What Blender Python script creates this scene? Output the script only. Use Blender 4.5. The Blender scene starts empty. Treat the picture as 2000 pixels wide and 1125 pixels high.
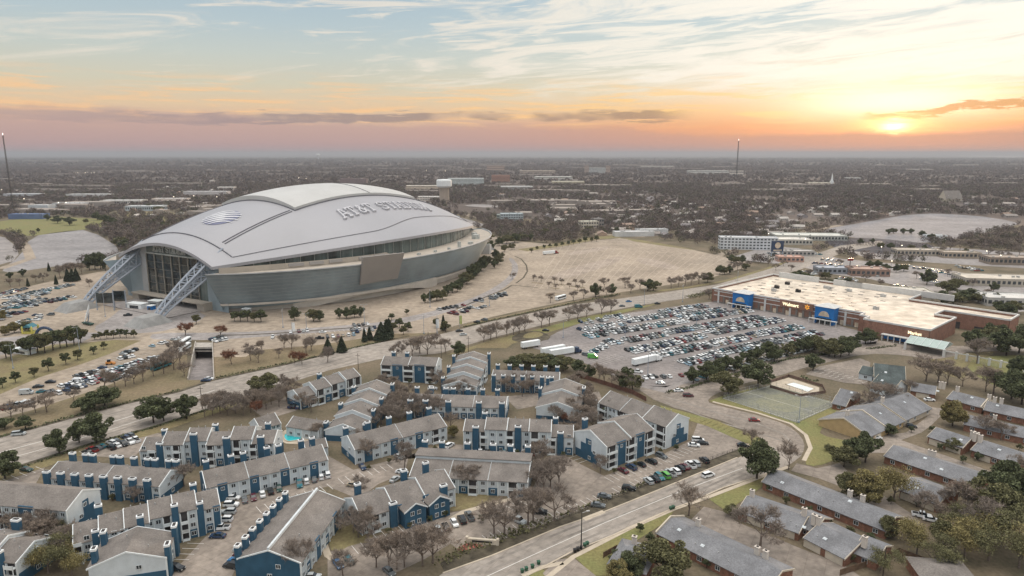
import bpy, math, random
import numpy as np
from mathutils import Vector, Matrix
from mathutils.geometry import tessellate_polygon
R=math.radians
C=bpy.context.scene.collection
rnd=random.Random(7)
# ---------------------------------------------------------------- camera
H=112.0; F=1333.0; PITCH=math.atan(262.5/F); sp,cp=math.sin(PITCH),math.cos(PITCH)
cd=bpy.data.cameras.new('camera'); cam=bpy.data.objects.new('camera',cd); C.objects.link(cam)
cam.location=(0,0,H); cam.rotation_euler=(R(90)-PITCH,0,0)
cd.sensor_width=36; cd.lens=36*F/2000; cd.clip_start=1; cd.clip_end=90000
bpy.context.scene.camera=cam
sc=bpy.context.scene
sc.view_settings.view_transform='Standard'; sc.view_settings.look='None'
sc.view_settings.exposure=0.0; sc.view_settings.gamma=1
sc.render.engine='CYCLES'
sc.cycles.max_bounces=5; sc.cycles.diffuse_bounces=2; sc.cycles.glossy_bounces=2; sc.cycles.transmission_bounces=2
sc.cycles.volume_bounces=0; sc.cycles.use_denoising=True
def at(x,y,z=0.0):
    """a pixel of the 2000x1125 photograph as a point at height z"""
    u=(x-1000)/F; v=(562.5-y)/F; t=(H-z)/(sp-v*cp)
    return Vector((u*t,t*(cp+v*sp),z))
def proj(X,Y,Z=0):
    d=Y*cp-(Z-H)*sp
    return 1000+F*X/d, 562.5-F*(Y*sp+(Z-H)*cp)/d
def lin(c): return tuple((v/255/12.92 if v/255<=.04045 else ((v/255+.055)/1.055)**2.4) for v in c)
# ---------------------------------------------------------------- world: dusk sky
SUN_AZ=R(28.6); SUN_EL=R(1.7)
world=bpy.data.worlds.new("World"); sc.world=world; world.use_nodes=True
nt=world.node_tree; nt.nodes.clear(); NW,LK=nt.nodes.new,nt.links.new
def sock(n,i,v):
    if isinstance(v,bpy.types.NodeSocket): LK(v,n.inputs[i])
    elif v is not None: n.inputs[i].default_value=v
def M(op,a,b=None,c=None,clamp=False):
    n=NW('ShaderNodeMath'); n.operation=op; n.use_clamp=clamp
    sock(n,0,a); sock(n,1,b); sock(n,2,c); return n.outputs[0]
def SS(x,a,b):
    n=NW('ShaderNodeMapRange'); n.interpolation_type='SMOOTHSTEP'; sock(n,0,x); n.inputs[1].default_value=a; n.inputs[2].default_value=b; return n.outputs[0]
def RAMP(x,stops):
    n=NW('ShaderNodeValToRGB'); sock(n,0,x); cr=n.color_ramp
    for i,(p,c) in enumerate(stops):
        e=cr.elements[i] if i<2 else cr.elements.new(p)
        e.position=p; e.color=tuple(c)+(1,)
    return n.outputs[0]
def MIX(f,a,b,mode='MIX'):
    n=NW('ShaderNodeMix'); n.data_type='RGBA'; n.blend_type=mode; sock(n,0,f)
    for i,v in ((6,a),(7,b)):
        if isinstance(v,bpy.types.NodeSocket): LK(v,n.inputs[i])
        else: n.inputs[i].default_value=tuple(v)+(1,)
    return n.outputs[2]
def XYZ(x,y,z=0.0):
    n=NW('ShaderNodeCombineXYZ'); sock(n,0,x); sock(n,1,y); sock(n,2,z); return n.outputs[0]
def NOISE(vec,scale,detail=4,rough=.55,dist=0):
    n=NW('ShaderNodeTexNoise'); LK(vec,n.inputs['Vector']); n.inputs['Scale'].default_value=scale
    n.inputs['Detail'].default_value=detail; n.inputs['Roughness'].default_value=rough; n.inputs['Distortion'].default_value=dist
    return n.outputs[0]
tc=NW('ShaderNodeTexCoord'); sx=NW('ShaderNodeSeparateXYZ'); LK(tc.outputs['Generated'],sx.inputs[0])
dx,dy,dz=sx.outputs
EL=M('MULTIPLY',M('ARCSINE',dz),57.2958)            # degrees above the horizon
AZ=M('MULTIPLY',M('ARCTAN2',dx,dy),57.2958)         # degrees right of north
def stops(l): return [(max(0,min(1,e/20.0)),lin(c)) for e,c in l]
t=M('DIVIDE',EL,20.0,clamp=True)
colL=RAMP(t,stops([(0,(176,148,156)),(.9,(194,162,156)),(2.4,(208,176,160)),(3.6,(226,198,165)),(5.2,(210,204,183)),(7.4,(197,204,198)),(9.6,(182,198,204)),(12,(169,190,203)),(20,(172,190,205))]))
colR=RAMP(t,stops([(0,(176,146,146)),(.9,(212,150,122)),(2.0,(240,160,104)),(3.1,(250,200,140)),(4.6,(243,224,192)),(7.0,(226,229,216)),(9.6,(200,217,219)),(12,(184,208,219)),(20,(200,210,214))]))
azf=SS(AZ,-16,34)
base=MIX(azf,colL,colR)
# cirrus: two streaky layers
wv=XYZ(M('ADD',M('MULTIPLY',AZ,.055),M('MULTIPLY',EL,-.02)),M('ADD',M('MULTIPLY',EL,.42),M('MULTIPLY',AZ,-.035)),3.1)
n1=NOISE(wv,1.5,7,.6,1.1)
wv2=XYZ(M('MULTIPLY',AZ,.10),M('ADD',M('MULTIPLY',EL,1.25),M('MULTIPLY',AZ,-.075)),9.3)
n2=NOISE(wv2,1.3,6,.62,.8)
cov=M('SUBTRACT',M('MULTIPLY',SS(AZ,-34,24),.175),.075)
c1=SS(M('ADD',n1,cov),.50,.68); c2=SS(M('ADD',n2,M('MULTIPLY',cov,1.0)),.54,.66)
hi=SS(EL,3.6,6.5)
ccol=MIX(azf,lin((236,226,212)),lin((255,253,242)))
base=MIX(M('MULTIPLY',M('MULTIPLY',c1,hi),.85),base,ccol)
base=MIX(M('MULTIPLY',M('MULTIPLY',c2,hi),.75),base,ccol)
# peach streaks low down
wv3=XYZ(M('MULTIPLY',AZ,.09),M('MULTIPLY',EL,1.3),1.7)
n3=NOISE(wv3,1.7,6,.6,.7)
band=M('MULTIPLY',SS(EL,1.5,3.2),M('SUBTRACT',1.0,SS(EL,4.2,6.5)))
pcol=MIX(azf,lin((252,202,148)),lin((255,214,132)))
base=MIX(M('MULTIPLY',M('MULTIPLY',SS(n3,.46,.66),band),.75),base,pcol)
# mauve haze layer below the dark bank
mcol=MIX(azf,lin((184,152,154)),lin((176,142,138)))
edge=M('ADD',2.15,M('MULTIPLY',M('SUBTRACT',NOISE(XYZ(M('MULTIPLY',AZ,.07),4.4),1.4,6,.6),.5),2.6))
edge=M('ADD',edge,M('MULTIPLY',SS(AZ,-8,-30),.9))
edge=M('SUBTRACT',edge,M('MULTIPLY',M('MULTIPLY',SS(AZ,5,22),M('SUBTRACT',1.0,SS(AZ,32,38))),.9))
below=M('SUBTRACT',1.0,SS(M('SUBTRACT',EL,edge),-.28,.22))
base=MIX(M('MULTIPLY',below,.42),base,mcol)
# dark long clouds
wv4=XYZ(M('MULTIPLY',AZ,.24),M('MULTIPLY',EL,2.2),6.1)
n4=NOISE(wv4,1.6,9,.66,.3)
ctr=M('ADD',2.55,M('MULTIPLY',SS(AZ,-25,0),.42))
dist=M('ABSOLUTE',M('SUBTRACT',EL,ctr))
bm=M('SUBTRACT',1.0,M('DIVIDE',dist,.95))
win=M('MULTIPLY',SS(AZ,-46,-14),M('SUBTRACT',1.0,SS(AZ,11,15)))
win=M('MULTIPLY',win,SS(NOISE(XYZ(M('MULTIPLY',AZ,.13),M('MULTIPLY',EL,.35),8.8),1.2,3,.5),.36,.5))
dk=SS(M('ADD',M('MULTIPLY',bm,.50),M('MULTIPLY',n4,.85)),.68,.80)
base=MIX(M('MULTIPLY',M('MULTIPLY',dk,win),.74),base,MIX(SS(AZ,-30,12),lin((150,138,146)),lin((140,122,116))))
# clouds right of the sun
n5=NOISE(XYZ(M('MULTIPLY',AZ,.42),M('MULTIPLY',EL,3.2),2.2),1.7,8,.66,.3)
d2=M('ABSOLUTE',M('SUBTRACT',EL,M('ADD',2.6,M('MULTIPLY',SS(AZ,29.5,33),.65))))
k2=SS(M('ADD',M('MULTIPLY',M('SUBTRACT',1.0,M('DIVIDE',d2,.60)),.42),M('MULTIPLY',n5,.95)),.66,.76)
k2=M('MULTIPLY',k2,SS(AZ,26,27.6))
# sun glow
sd=Vector((math.sin(SUN_AZ)*math.cos(SUN_EL),math.cos(SUN_AZ)*math.cos(SUN_EL),math.sin(SUN_EL)))
da=M('SUBTRACT',AZ,28.6)
rag=M('MULTIPLY',M('SUBTRACT',NOISE(XYZ(M('MULTIPLY',AZ,.5),M('MULTIPLY',EL,3.0),5.5),1.5,6,.6),.5),1.1)
def glow(w,h,e0,rg=0): return M('EXPONENT',M('MULTIPLY',M('ADD',M('POWER',M('DIVIDE',da,w),2.0),M('POWER',M('DIVIDE',M('SUBTRACT',EL,e0),h),2.0)),-1.0))
base=MIX(M('MULTIPLY',glow(9,3.6,5.2),.42),base,(1.06,1.02,.90))
base=MIX(M('MULTIPLY',glow(6.0,1.15,3.6),.85),base,(1.5,1.32,.98))
base=MIX(M('MULTIPLY',k2,.78),base,lin((196,140,92)))
base=MIX(M('MULTIPLY',glow(4.2,.75,1.9),.7),base,(1.1,.58,.24))
base=MIX(M('MULTIPLY',glow(2.2,.62,M('ADD',rag,2.15)),.75),base,(1.9,1.35,.62))
base=MIX(M('MULTIPLY',glow(.75,.34,M('ADD',rag,1.9)),1.0,clamp=True),base,(3.2,2.5,1.3))
# horizon bank in front of the sun
hb=M('SUBTRACT',1.0,SS(M('ADD',EL,M('MULTIPLY',NOISE(XYZ(M('MULTIPLY',AZ,.1),.3),2,5),-.9)),.72,1.15))
base=MIX(M('MULTIPLY',M('MULTIPLY',hb,SS(AZ,8,27)),.85),base,lin((170,144,140)))
# upper sky out of view, brightened overhead to add fill light on the ground
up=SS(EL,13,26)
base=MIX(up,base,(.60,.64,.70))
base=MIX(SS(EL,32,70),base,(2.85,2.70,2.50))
nis=NW('ShaderNodeTexSky'); nis.sky_type='NISHITA'; nis.sun_disc=False; nis.sun_elevation=SUN_EL; nis.sun_rotation=SUN_AZ; nis.altitude=100
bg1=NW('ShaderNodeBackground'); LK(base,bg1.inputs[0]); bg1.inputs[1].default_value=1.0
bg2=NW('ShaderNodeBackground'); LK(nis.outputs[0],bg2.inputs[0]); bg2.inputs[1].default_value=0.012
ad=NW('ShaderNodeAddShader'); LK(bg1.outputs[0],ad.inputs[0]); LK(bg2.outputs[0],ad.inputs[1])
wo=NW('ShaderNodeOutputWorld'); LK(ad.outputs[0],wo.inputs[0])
world.cycles.sampling_method='MANUAL'; world.cycles.sample_map_resolution=1024
sl=bpy.data.lights.new('sun','SUN'); sl.energy=1.7; sl.angle=R(8); sl.color=(1,.72,.45)
so=bpy.data.objects.new('sun',sl); C.objects.link(so)
so.rotation_euler=Vector((-sd.x,-sd.y,-math.sin(R(5)))).to_track_quat('-Z','Y').to_euler(); so.location=(300,500,300)
# ---------------------------------------------------------------- helpers
def tag(o,label=None,cat=None,group=None,kind=None):
    if label: o['label']=label
    if cat: o['category']=cat
    if group: o['group']=group
    if kind: o['kind']=kind
    return o
def empty(name,loc=(0,0,0),rz=0.0,label=None,cat=None,group=None):
    o=bpy.data.objects.new(name,None); C.objects.link(o); o.location=loc; o.rotation_euler=(0,0,rz)
    o.empty_display_size=.5
    return tag(o,label,cat,group)
class MB:
    def __init__(s): s.v=[]; s.f=[]; s.m=[]
    def poly(s,pts,m=0):
        b=len(s.v); s.v+= [tuple(p) for p in pts]; s.f.append(tuple(range(b,b+len(pts)))); s.m.append(m)
    def box(s,x0,x1,y0,y1,z0,z1,m=0,bottom=True):
        b=len(s.v); s.v+=[(x0,y0,z0),(x1,y0,z0),(x1,y1,z0),(x0,y1,z0),(x0,y0,z1),(x1,y0,z1),(x1,y1,z1),(x0,y1,z1)]
        fs=[(4,5,6,7),(0,1,5,4),(1,2,6,5),(2,3,7,6),(3,0,4,7)]+([(3,2,1,0)] if bottom else [])
        s.f+=[tuple(b+i for i in f) for f in fs]; s.m+=[m]*len(fs)
    def prism(s,ring,off,m=0,mcap=None):
        """ring of 3D points swept by the vector off"""
        n=len(ring); b=len(s.v); off=Vector(off)
        s.v+=[tuple(p) for p in ring]+[tuple(Vector(p)+off) for p in ring]
        for i in range(n):
            j=(i+1)%n; s.f.append((b+i,b+j,b+n+j,b+n+i)); s.m.append(m)
        c=m if mcap is None else mcap
        s.f.append(tuple(b+i for i in reversed(range(n)))); s.m.append(c)
        s.f.append(tuple(b+n+i for i in range(n))); s.m.append(c)
    def tube(s,p,q,r,r2=None,n=5,m=0,cap=True):
        p,q=Vector(p),Vector(q); d=q-p
        if d.length<1e-6: return
        r2=r if r2 is None else r2; d.normalize(); a=d.orthogonal().normalized(); c=d.cross(a); b=len(s.v)
        for o,rr in ((p,r),(q,r2)):
            for i in range(n):
                w=2*math.pi*i/n; s.v.append(tuple(o+a*(rr*math.cos(w))+c*(rr*math.sin(w))))
        for i in range(n):
            j=(i+1)%n; s.f.append((b+i,b+j,b+n+j,b+n+i)); s.m.append(m)
        if cap:
            s.f.append(tuple(b+n+i for i in range(n))); s.m.append(m)
            s.f.append(tuple(b+i for i in reversed(range(n)))); s.m.append(m)
    def path(s,pts,r,n=5,m=0):
        for a,b in zip(pts,pts[1:]): s.tube(a,b,r,n=n,m=m)
    def lathe(s,prof,cx=0,cy=0,n=12,m=0):
        b=len(s.v)
        for r,z in prof:
            for i in range(n):
                w=2*math.pi*i/n; s.v.append((cx+r*math.cos(w),cy+r*math.sin(w),z))
        for k in range(len(prof)-1):
            for i in range(n):
                j=(i+1)%n; s.f.append((b+k*n+i,b+k*n+j,b+(k+1)*n+j,b+(k+1)*n+i)); s.m.append(m)
        s.f.append(tuple(b+(len(prof)-1)*n+i for i in range(n))); s.m.append(m)
    def grid(s,fn,us,vs,m=0):
        b=len(s.v); nv=len(vs)
        for u in us:
            for v in vs: s.v.append(tuple(fn(u,v)))
        for i in range(len(us)-1):
            for j in range(nv-1):
                s.f.append((b+i*nv+j,b+(i+1)*nv+j,b+(i+1)*nv+j+1,b+i*nv+j+1)); s.m.append(m)
    def mesh(s,name,mats,smooth=False):
        me=bpy.data.meshes.new(name); me.from_pydata(s.v,[],s.f)
        for m in (mats if isinstance(mats,(list,tuple)) else [mats]): me.materials.append(m)
        me.polygons.foreach_set('material_index',s.m)
        if smooth: me.polygons.foreach_set('use_smooth',[True]*len(s.f))
        me.update(); return me
    def build(s,name,mats,parent=None,smooth=False):
        o=bpy.data.objects.new(name,s.mesh(name,mats,smooth)); C.objects.link(o)
        if parent: o.parent=parent
        return o
def link(name,me,parent=None,loc=(0,0,0),rz=0,scale=None):
    o=bpy.data.objects.new(name,me); C.objects.link(o); o.location=loc; o.rotation_euler=(0,0,rz)
    if scale: o.scale=scale
    if parent: o.parent=parent
    return o
MATS={}
def mat(name,col,rough=.8,joint=0,var=.15,scale=.5,metal=0,spec=.3,col2=None,island=0,bump=0,coord='Object',stretch=None,emit=0,fine=0,wave=None,trans=0):
    if name in MATS: return MATS[name]
    m=bpy.data.materials.new(name); m.use_nodes=True; t=m.node_tree; N=t.nodes; L=t.links; b=N['Principled BSDF']
    b.inputs['Roughness'].default_value=rough; b.inputs['Metallic'].default_value=metal; b.inputs['Specular IOR Level'].default_value=spec
    c2=col2 or tuple(c*(1-var*2) for c in col); c1=col if col2 else tuple(min(1,c*(1+var)) for c in col)
    tcn=N.new('ShaderNodeTexCoord'); vec=tcn.outputs[coord]
    if stretch:
        mp=N.new('ShaderNodeMapping'); mp.inputs['Scale'].default_value=stretch; L.new(vec,mp.inputs[0]); vec=mp.outputs[0]
    no=N.new('ShaderNodeTexNoise'); no.inputs['Scale'].default_value=scale; no.inputs['Detail'].default_value=6; no.inputs['Roughness'].default_value=.62
    L.new(vec,no.inputs['Vector'])
    rp=N.new('ShaderNodeValToRGB'); rp.color_ramp.elements[0].position=.34; rp.color_ramp.elements[1].position=.66
    rp.color_ramp.elements[0].color=c2+(1,); rp.color_ramp.elements[1].color=c1+(1,); L.new(no.outputs[0],rp.inputs[0])
    out=rp.outputs[0]
    if island:
        g=N.new('ShaderNodeNewGeometry'); mr=N.new('ShaderNodeMapRange'); mr.inputs[3].default_value=1-island; mr.inputs[4].default_value=1+island
        L.new(g.outputs['Random Per Island'],mr.inputs[0]); mx=N.new('ShaderNodeMix'); mx.data_type='RGBA'; mx.blend_type='MULTIPLY'; mx.inputs[0].default_value=1
        L.new(out,mx.inputs[6]); L.new(mr.outputs[0],mx.inputs[7]); out=mx.outputs[2]
    if wave:
        axis,ws,amt=wave
        wn=N.new('ShaderNodeTexWave'); wn.bands_direction=axis; wn.inputs['Scale'].default_value=ws; wn.inputs['Distortion'].default_value=0
        L.new(tcn.outputs['Object'],wn.inputs[0]); mr=N.new('ShaderNodeMapRange'); mr.inputs[3].default_value=1-amt; mr.inputs[4].default_value=1+amt*.5; L.new(wn.outputs['Fac'],mr.inputs[0])
        mx=N.new('ShaderNodeMix'); mx.data_type='RGBA'; mx.blend_type='MULTIPLY'; mx.inputs[0].default_value=1
        L.new(out,mx.inputs[6]); L.new(mr.outputs[0],mx.inputs[7]); out=mx.outputs[2]
    if fine:
        n2=N.new('ShaderNodeTexNoise'); n2.inputs['Scale'].default_value=fine; n2.inputs['Detail'].default_value=4; L.new(tcn.outputs['Object'],n2.inputs['Vector'])
        mr=N.new('ShaderNodeMapRange'); mr.inputs[1].default_value=.3; mr.inputs[2].default_value=.7; mr.inputs[3].default_value=.78; mr.inputs[4].default_value=1.2; L.new(n2.outputs[0],mr.inputs[0])
        mx=N.new('ShaderNodeMix'); mx.data_type='RGBA'; mx.blend_type='MULTIPLY'; mx.inputs[0].default_value=1
        L.new(out,mx.inputs[6]); L.new(mr.outputs[0],mx.inputs[7]); out=mx.outputs[2]
    if joint:
        br=N.new('ShaderNodeTexBrick'); br.inputs['Scale'].default_value=1.0; br.inputs['Brick Width'].default_value=joint; br.inputs['Row Height'].default_value=joint*.8; br.inputs['Mortar Size'].default_value=.09; br.inputs['Mortar Smooth'].default_value=.6
        br.offset=0; br.inputs[1].default_value=(1,1,1,1); br.inputs[2].default_value=(.93,.93,.93,1); br.inputs[3].default_value=(.74,.72,.70,1)
        mp=N.new('ShaderNodeMapping'); mp.inputs['Rotation'].default_value=(0,0,R(30)); L.new(tcn.outputs['Object'],mp.inputs[0]); L.new(mp.outputs[0],br.inputs[0])
        mx=N.new('ShaderNodeMix'); mx.data_type='RGBA'; mx.blend_type='MULTIPLY'; mx.inputs[0].default_value=1
        L.new(out,mx.inputs[6]); L.new(br.outputs[0],mx.inputs[7]); out=mx.outputs[2]
    L.new(out,b.inputs['Base Color'])
    if emit: b.inputs['Emission Color'].default_value=tuple(col)+(1,); b.inputs['Emission Strength'].default_value=emit
    if bump:
        bn=N.new('ShaderNodeBump'); bn.inputs['Strength'].default_value=bump; L.new(no.outputs[0],bn.inputs['Height']); L.new(bn.outputs[0],b.inputs['Normal'])
    MATS[name]=m; return m
ORD='first second third fourth fifth sixth seventh eighth ninth tenth eleventh twelfth thirteenth fourteenth fifteenth sixteenth seventeenth eighteenth nineteenth twentieth'.split()
def ordw(i):
    i+=1
    if i<=20: return ORD[i-1]
    tens={2:'twenty',3:'thirty',4:'forty',5:'fifty',6:'sixty',7:'seventy',8:'eighty',9:'ninety'}[i//10]
    if i%10==0: return tens[:-1]+'ieth'
    return tens+'-'+ORD[i%10-1]
def pip(poly,X,Y):
    X=np.asarray(X,float); Y=np.asarray(Y,float); ins=np.zeros(X.shape,bool); n=len(poly)
    for i in range(n):
        x1,y1=poly[i]; x2,y2=poly[(i+1)%n]
        if y1==y2: continue
        c=((y1>Y)!=(y2>Y))&(X<(x2-x1)*(Y-y1)/(y2-y1)+x1); ins^=c
    return ins
# ---------------------------------------------------------------- ground, roads, lots
m_soil=mat('dry ground',(.185,.145,.10),.95,col2=(.105,.092,.058),scale=.05,fine=.9)
m_lot=mat('pale concrete',(.36,.298,.235),.9,var=.13,scale=.02,fine=.25,joint=9)
m_lot2=mat('grey concrete',(.315,.29,.28),.9,var=.12,scale=.02,fine=.3,joint=9)
m_road=mat('road concrete',(.335,.298,.262),.9,var=.09,scale=.03,fine=.3,joint=5)
m_asph=mat('grey asphalt',(.245,.222,.215),.9,var=.13,scale=.03,fine=.4)
m_pink=mat('pinkish paving',(.28,.24,.205),.9,var=.14,scale=.05,fine=.5,joint=5)
m_lawn=mat('winter lawn',(.225,.20,.095),.95,col2=(.19,.15,.085),scale=.05,fine=.8)
m_green=mat('green lawn',(.175,.185,.072),.95,col2=(.215,.185,.08),scale=.06,fine=1.2)
m_dry=mat('brown grass',(.215,.165,.105),.95,col2=(.165,.14,.08),scale=.04,fine=.7)
m_dark=mat('dark verge',(.10,.085,.06),.95,var=.3,scale=.3)
m_walk=mat('sidewalk',(.50,.43,.34),.9,var=.08,scale=.3)
m_white=mat('white paint line',(.72,.70,.66),.8,var=.05)
m_redp=mat('red paint line',(.45,.12,.10),.8,var=.1)
m_court=mat('old court',(.17,.175,.16),.9,col2=(.235,.235,.17),scale=.12,fine=.8)
m_water=mat('pool water',(.03,.50,.55),.08,var=.1,scale=.8,spec=.6)
m_lake=mat('lake water',(.9,.88,.84),.25,var=.02,scale=.001,metal=.9)
m_redsoil=mat('mulch',(.20,.11,.075),.95,var=.25,scale=.4)
def tess(loops,z,name,m,kind='structure'):
    vs=[Vector((p[0],p[1],0)) for l in loops for p in l]
    tr=tessellate_polygon([[Vector((p[0],p[1],0)) for p in l] for l in loops])
    me=bpy.data.meshes.new(name)
    fs=[]
    for t3 in tr:
        a,b,c=[vs[i] for i in t3]
        if (b-a).cross(c-a).z<0: t3=(t3[0],t3[2],t3[1])
        fs.append(tuple(t3))
    me.from_pydata([(v.x,v.y,z) for v in vs],[],fs); me.materials.append(m)
    o=bpy.data.objects.new(name,me); C.objects.link(o); o['kind']=kind; return o
def smooth(p,n=2):
    for _ in range(n):
        q=[]
        for i in range(len(p)):
            a,b=Vector(p[i]),Vector(p[(i+1)%len(p)]); q+= [a*.75+b*.25,a*.25+b*.75]
        p=q
    return [tuple(v) for v in p]
KEEP=[]   # paved or open outlines (pixels) where no wild tree grows
def area(name,m,px,lvl,sm=0,keep=True):
    if sm: px=smooth([Vector(p) for p in px],sm)
    if keep: KEEP.append([tuple(p)[:2] for p in px])
    return tess([[at(*p[:2]) for p in px]],lvl*.02,name,m)
def band(name,m,px,w,lvl,keep=False,h=0):
    """a strip w metres wide along a pixel path; h makes it a raised kerb or wall"""
    P=[at(*p) for p in px]; L=[];Rr=[]
    for i,p in enumerate(P):
        d=(P[min(i+1,len(P)-1)]-P[max(i-1,0)]).normalized(); n=Vector((-d.y,d.x,0))*w/2; L.append(p+n); Rr.append(p-n)
    b=MB(); z=lvl*.02
    for i in range(len(P)-1):
        q=[(v.x,v.y,z) for v in (Rr[i],Rr[i+1],L[i+1],L[i])]
        if h: b.prism(q,(0,0,h))
        else: b.poly(q)
    o=b.build(name,m); o['kind']='structure'; return o
# tunnel hole in the ground
UT=[(383,669),(414,669),(417,742),(368,742)]
hole=[at(*p) for p in UT]
S=42000
tess([[(-S,-1500),(S,-1500),(S,S),(-S,S)],[(p.x,p.y) for p in hole]],0,'ground',m_soil)
# far country: woodland floor and hazy plain
m_far=mat('woodland floor',(.145,.115,.098),1,col2=(.092,.074,.066),scale=.02,fine=.004)
area('woodland_floor',m_far,[(-1500,420),(-1500,303),(3500,303),(3500,440),(2050,440),(1600,440),(1500,455),(1150,440),(960,420),(700,400),(400,400),(0,425)],.5,keep=False)
FARPALE=[(300,330,120,3),(140,318,60,2),(560,322,90,2),(1150,328,120,3),(980,340,150,5),(1700,330,120,2),(1850,322,120,2),(700,330,90,2),(1350,345,90,3)]
area('lake_water',m_lake,[(1870,304.8),(1900,302.6),(2300,302.0),(2300,307),(1950,307)],2)
# stadium grounds
area('stadium_concourse',m_lot,[(-90,600),(0,572),(120,545),(250,520),(420,470),(600,440),(900,430),(985,470),(1100,478),(1210,465),(1330,483),(1465,512),(1460,521),(1380,545),(1230,568),(1120,586),(1000,610),(880,638),(850,650),(760,652),(700,662),(620,674),(500,684),(480,697),(417,697),(417,662),(365,658),(365,690),(330,705),(200,757),(60,802),(0,817),(-90,850)],1)
area('dry_bank',m_dry,[(417,697),(480,697),(500,684),(620,674),(700,662),(760,652),(850,650),(760,664),(690,678),(560,710),(417,741)],1.5)
area('dry_bank_west',m_dry,[(-90,850),(0,817),(60,802),(200,757),(330,705),(365,690),(366,742),(400,744),(350,762),(240,788),(120,820),(0,853),(-90,880)],1.5)
area('verge_lawn',m_lawn,[(-80,715),(0,702),(100,674),(160,670),(225,664),(276,665),(215,691),(160,711),(80,736),(0,770),(-80,795)],2)
area('turnaround_lot',m_lot2,[(0,660),(55,655),(110,648),(200,650),(160,668),(100,672),(30,690),(-60,700)],2)
area('west_lot',mat('west asphalt',(.28,.265,.265),.9,var=.12,scale=.02,fine=.2),[(60,462),(120,452),(176,448),(242,490),(214,506),(130,517),(20,533),(0,528),(40,500)],1,1)
area('far_west_lot',m_lot2,[(-150,455),(0,455),(42,490),(20,517),(-150,540)],1,1)
area('park_lawn',m_green,[(-60,440),(15,430),(110,423),(200,428),(215,440),(176,447),(60,461),(20,457),(-60,455)],1)
area('park_lawn',m_lawn,[(240,415),(330,412),(360,425),(300,440),(245,435)],1,keep=False)
area('event_lot',m_lot,[(985,500),(1020,486),(1110,480),(1165,469),(1215,466),(1300,482),(1400,500),(1466,514),(1400,536),(1290,556),(1190,575),(1100,585),(1030,560),(1032,530),(1010,507)],2)
area('lot_bank',m_lawn,[(1010,487),(1100,474),(1160,462),(1200,459),(1215,464),(1165,468),(1110,479),(1030,491)],2.5)
area('lot_bank',m_lawn,[(1215,464),(1260,470),(1340,484),(1360,489),(1300,481),(1240,472)],2.5)
area('ring_road',m_lot2,[(300,650),(425,650),(540,646),(690,634),(740,630),(800,618),(860,604),(920,584),(965,562),(995,540),(1003,520),(992,505),(1000,503),(1014,520),(1008,542),(980,566),(930,592),(880,608),(815,626),(745,640),(620,650),(480,660),(420,664),(330,664),(290,662)],1.5,1)
area('end_plaza',m_lot2,[(180,640),(210,625),(240,600),(290,596),(380,606),(410,620),(330,645),(290,650),(200,655)],1.4,1)
for k_,px_ in enumerate([[(700,655),(760,645),(780,650),(720,662)],[(1060,540),(1200,500),(1230,504),(1100,548)],[(1250,500),(1330,520),(1320,530),(1240,512)],[(1100,495),(1180,480),(1200,484),(1120,500)]]):
    area('patched_paving',mat('patched concrete',(.35,.29,.24),.9,var=.12,scale=.05,fine=.3),px_,2.2,1)
# curved joint around the concourse
band('planter_strip',m_dark,[(1005,500),(1018,506),(1028,518),(1030,530),(1022,543),(1008,553)],1.6,3)
band('planter_strip',m_dark,[(1000,557),(985,566),(960,575),(930,588),(905,598),(890,604)],1.8,3)
band('planter_strip',m_dark,[(1000,557),(1050,562)],1.8,3)
band('planter_strip',m_dark,[(735,636),(690,640),(620,645),(540,651),(480,654),(425,655)],2.0,3)
for i,(a,b,c,d) in enumerate([(1038,552,1060,554),(1078,555,1104,557),(1112,559,1142,562),(1076,562,1092,564),(1068,573,1100,575),(1120,566,1150,569)]):
    band('planter_strip',m_dry,[(a,b),(c,d)],3,3)
# main road north of the flats
area('main_road',m_road,[(-90,880),(0,855),(120,822),(240,790),(350,765),(400,748),(560,712),(690,680),(760,666),(860,653),(960,628),(1010,618),(1100,598),(1250,578),(1400,556),(1545,512),(1640,480),(1720,470),(1730,476),(1650,492),(1560,528),(1420,566),(1340,583),(1250,596),(1100,625),(960,660),(860,690),(740,702),(640,724),(570,747),(430,790),(300,832),(180,864),(0,920),(-90,950)],3)
band('main_road_median',m_dark,[(-60,868),(60,838),(120,822),(240,790),(350,765),(400,748)],2.2,4)
band('main_road_median',m_dark,[(420,742),(480,729),(560,712),(690,679),(760,664),(800,656)],1.8,4)
band('main_road_median',m_dry,[(905,636),(960,624),(1040,607),(1120,590),(1210,574)],4.0,4)
band('main_road_median',m_dark,[(900,640),(960,627),(1040,610),(1120,593),(1210,576)],1.2,5)
band('main_road_median',m_lawn,[(1270,570),(1340,562),(1420,548),(1500,524),(1545,508)],5,4)
band('lane_line',m_white,[(-60,900),(60,868),(200,830),(350,785),(420,762)],.35,4)
band('lane_line',m_white,[(-60,915),(60,884),(200,844),(350,797),(430,772)],.3,4)
band('road_verge',m_lawn,[(-60,975),(0,935),(60,915),(180,874),(300,842),(400,808),(470,785)],7,4)
band('road_verge',m_dark,[(-60,962),(0,922),(60,903),(180,866),(300,834),(400,801),(470,778)],1.6,5)
area('grass_verge',m_green,[(990,660),(1080,635),(1130,622),(1200,608),(1290,592),(1230,608),(1140,630),(1060,652)],4)
area('grass_verge',m_lawn,[(870,694),(960,664),(1060,640),(1100,640),(1040,660),(1000,672),(990,680),(930,680),(900,690)],3.5,keep=False)
area('detention_basin',m_dark,[(1000,655),(1040,645),(1066,650),(1078,662),(1050,668),(1000,668)],4.5,1)
area('detention_basin_bank',m_lawn,[(1025,652),(1048,647),(1064,653),(1050,660),(1020,661)],5,1)
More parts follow.
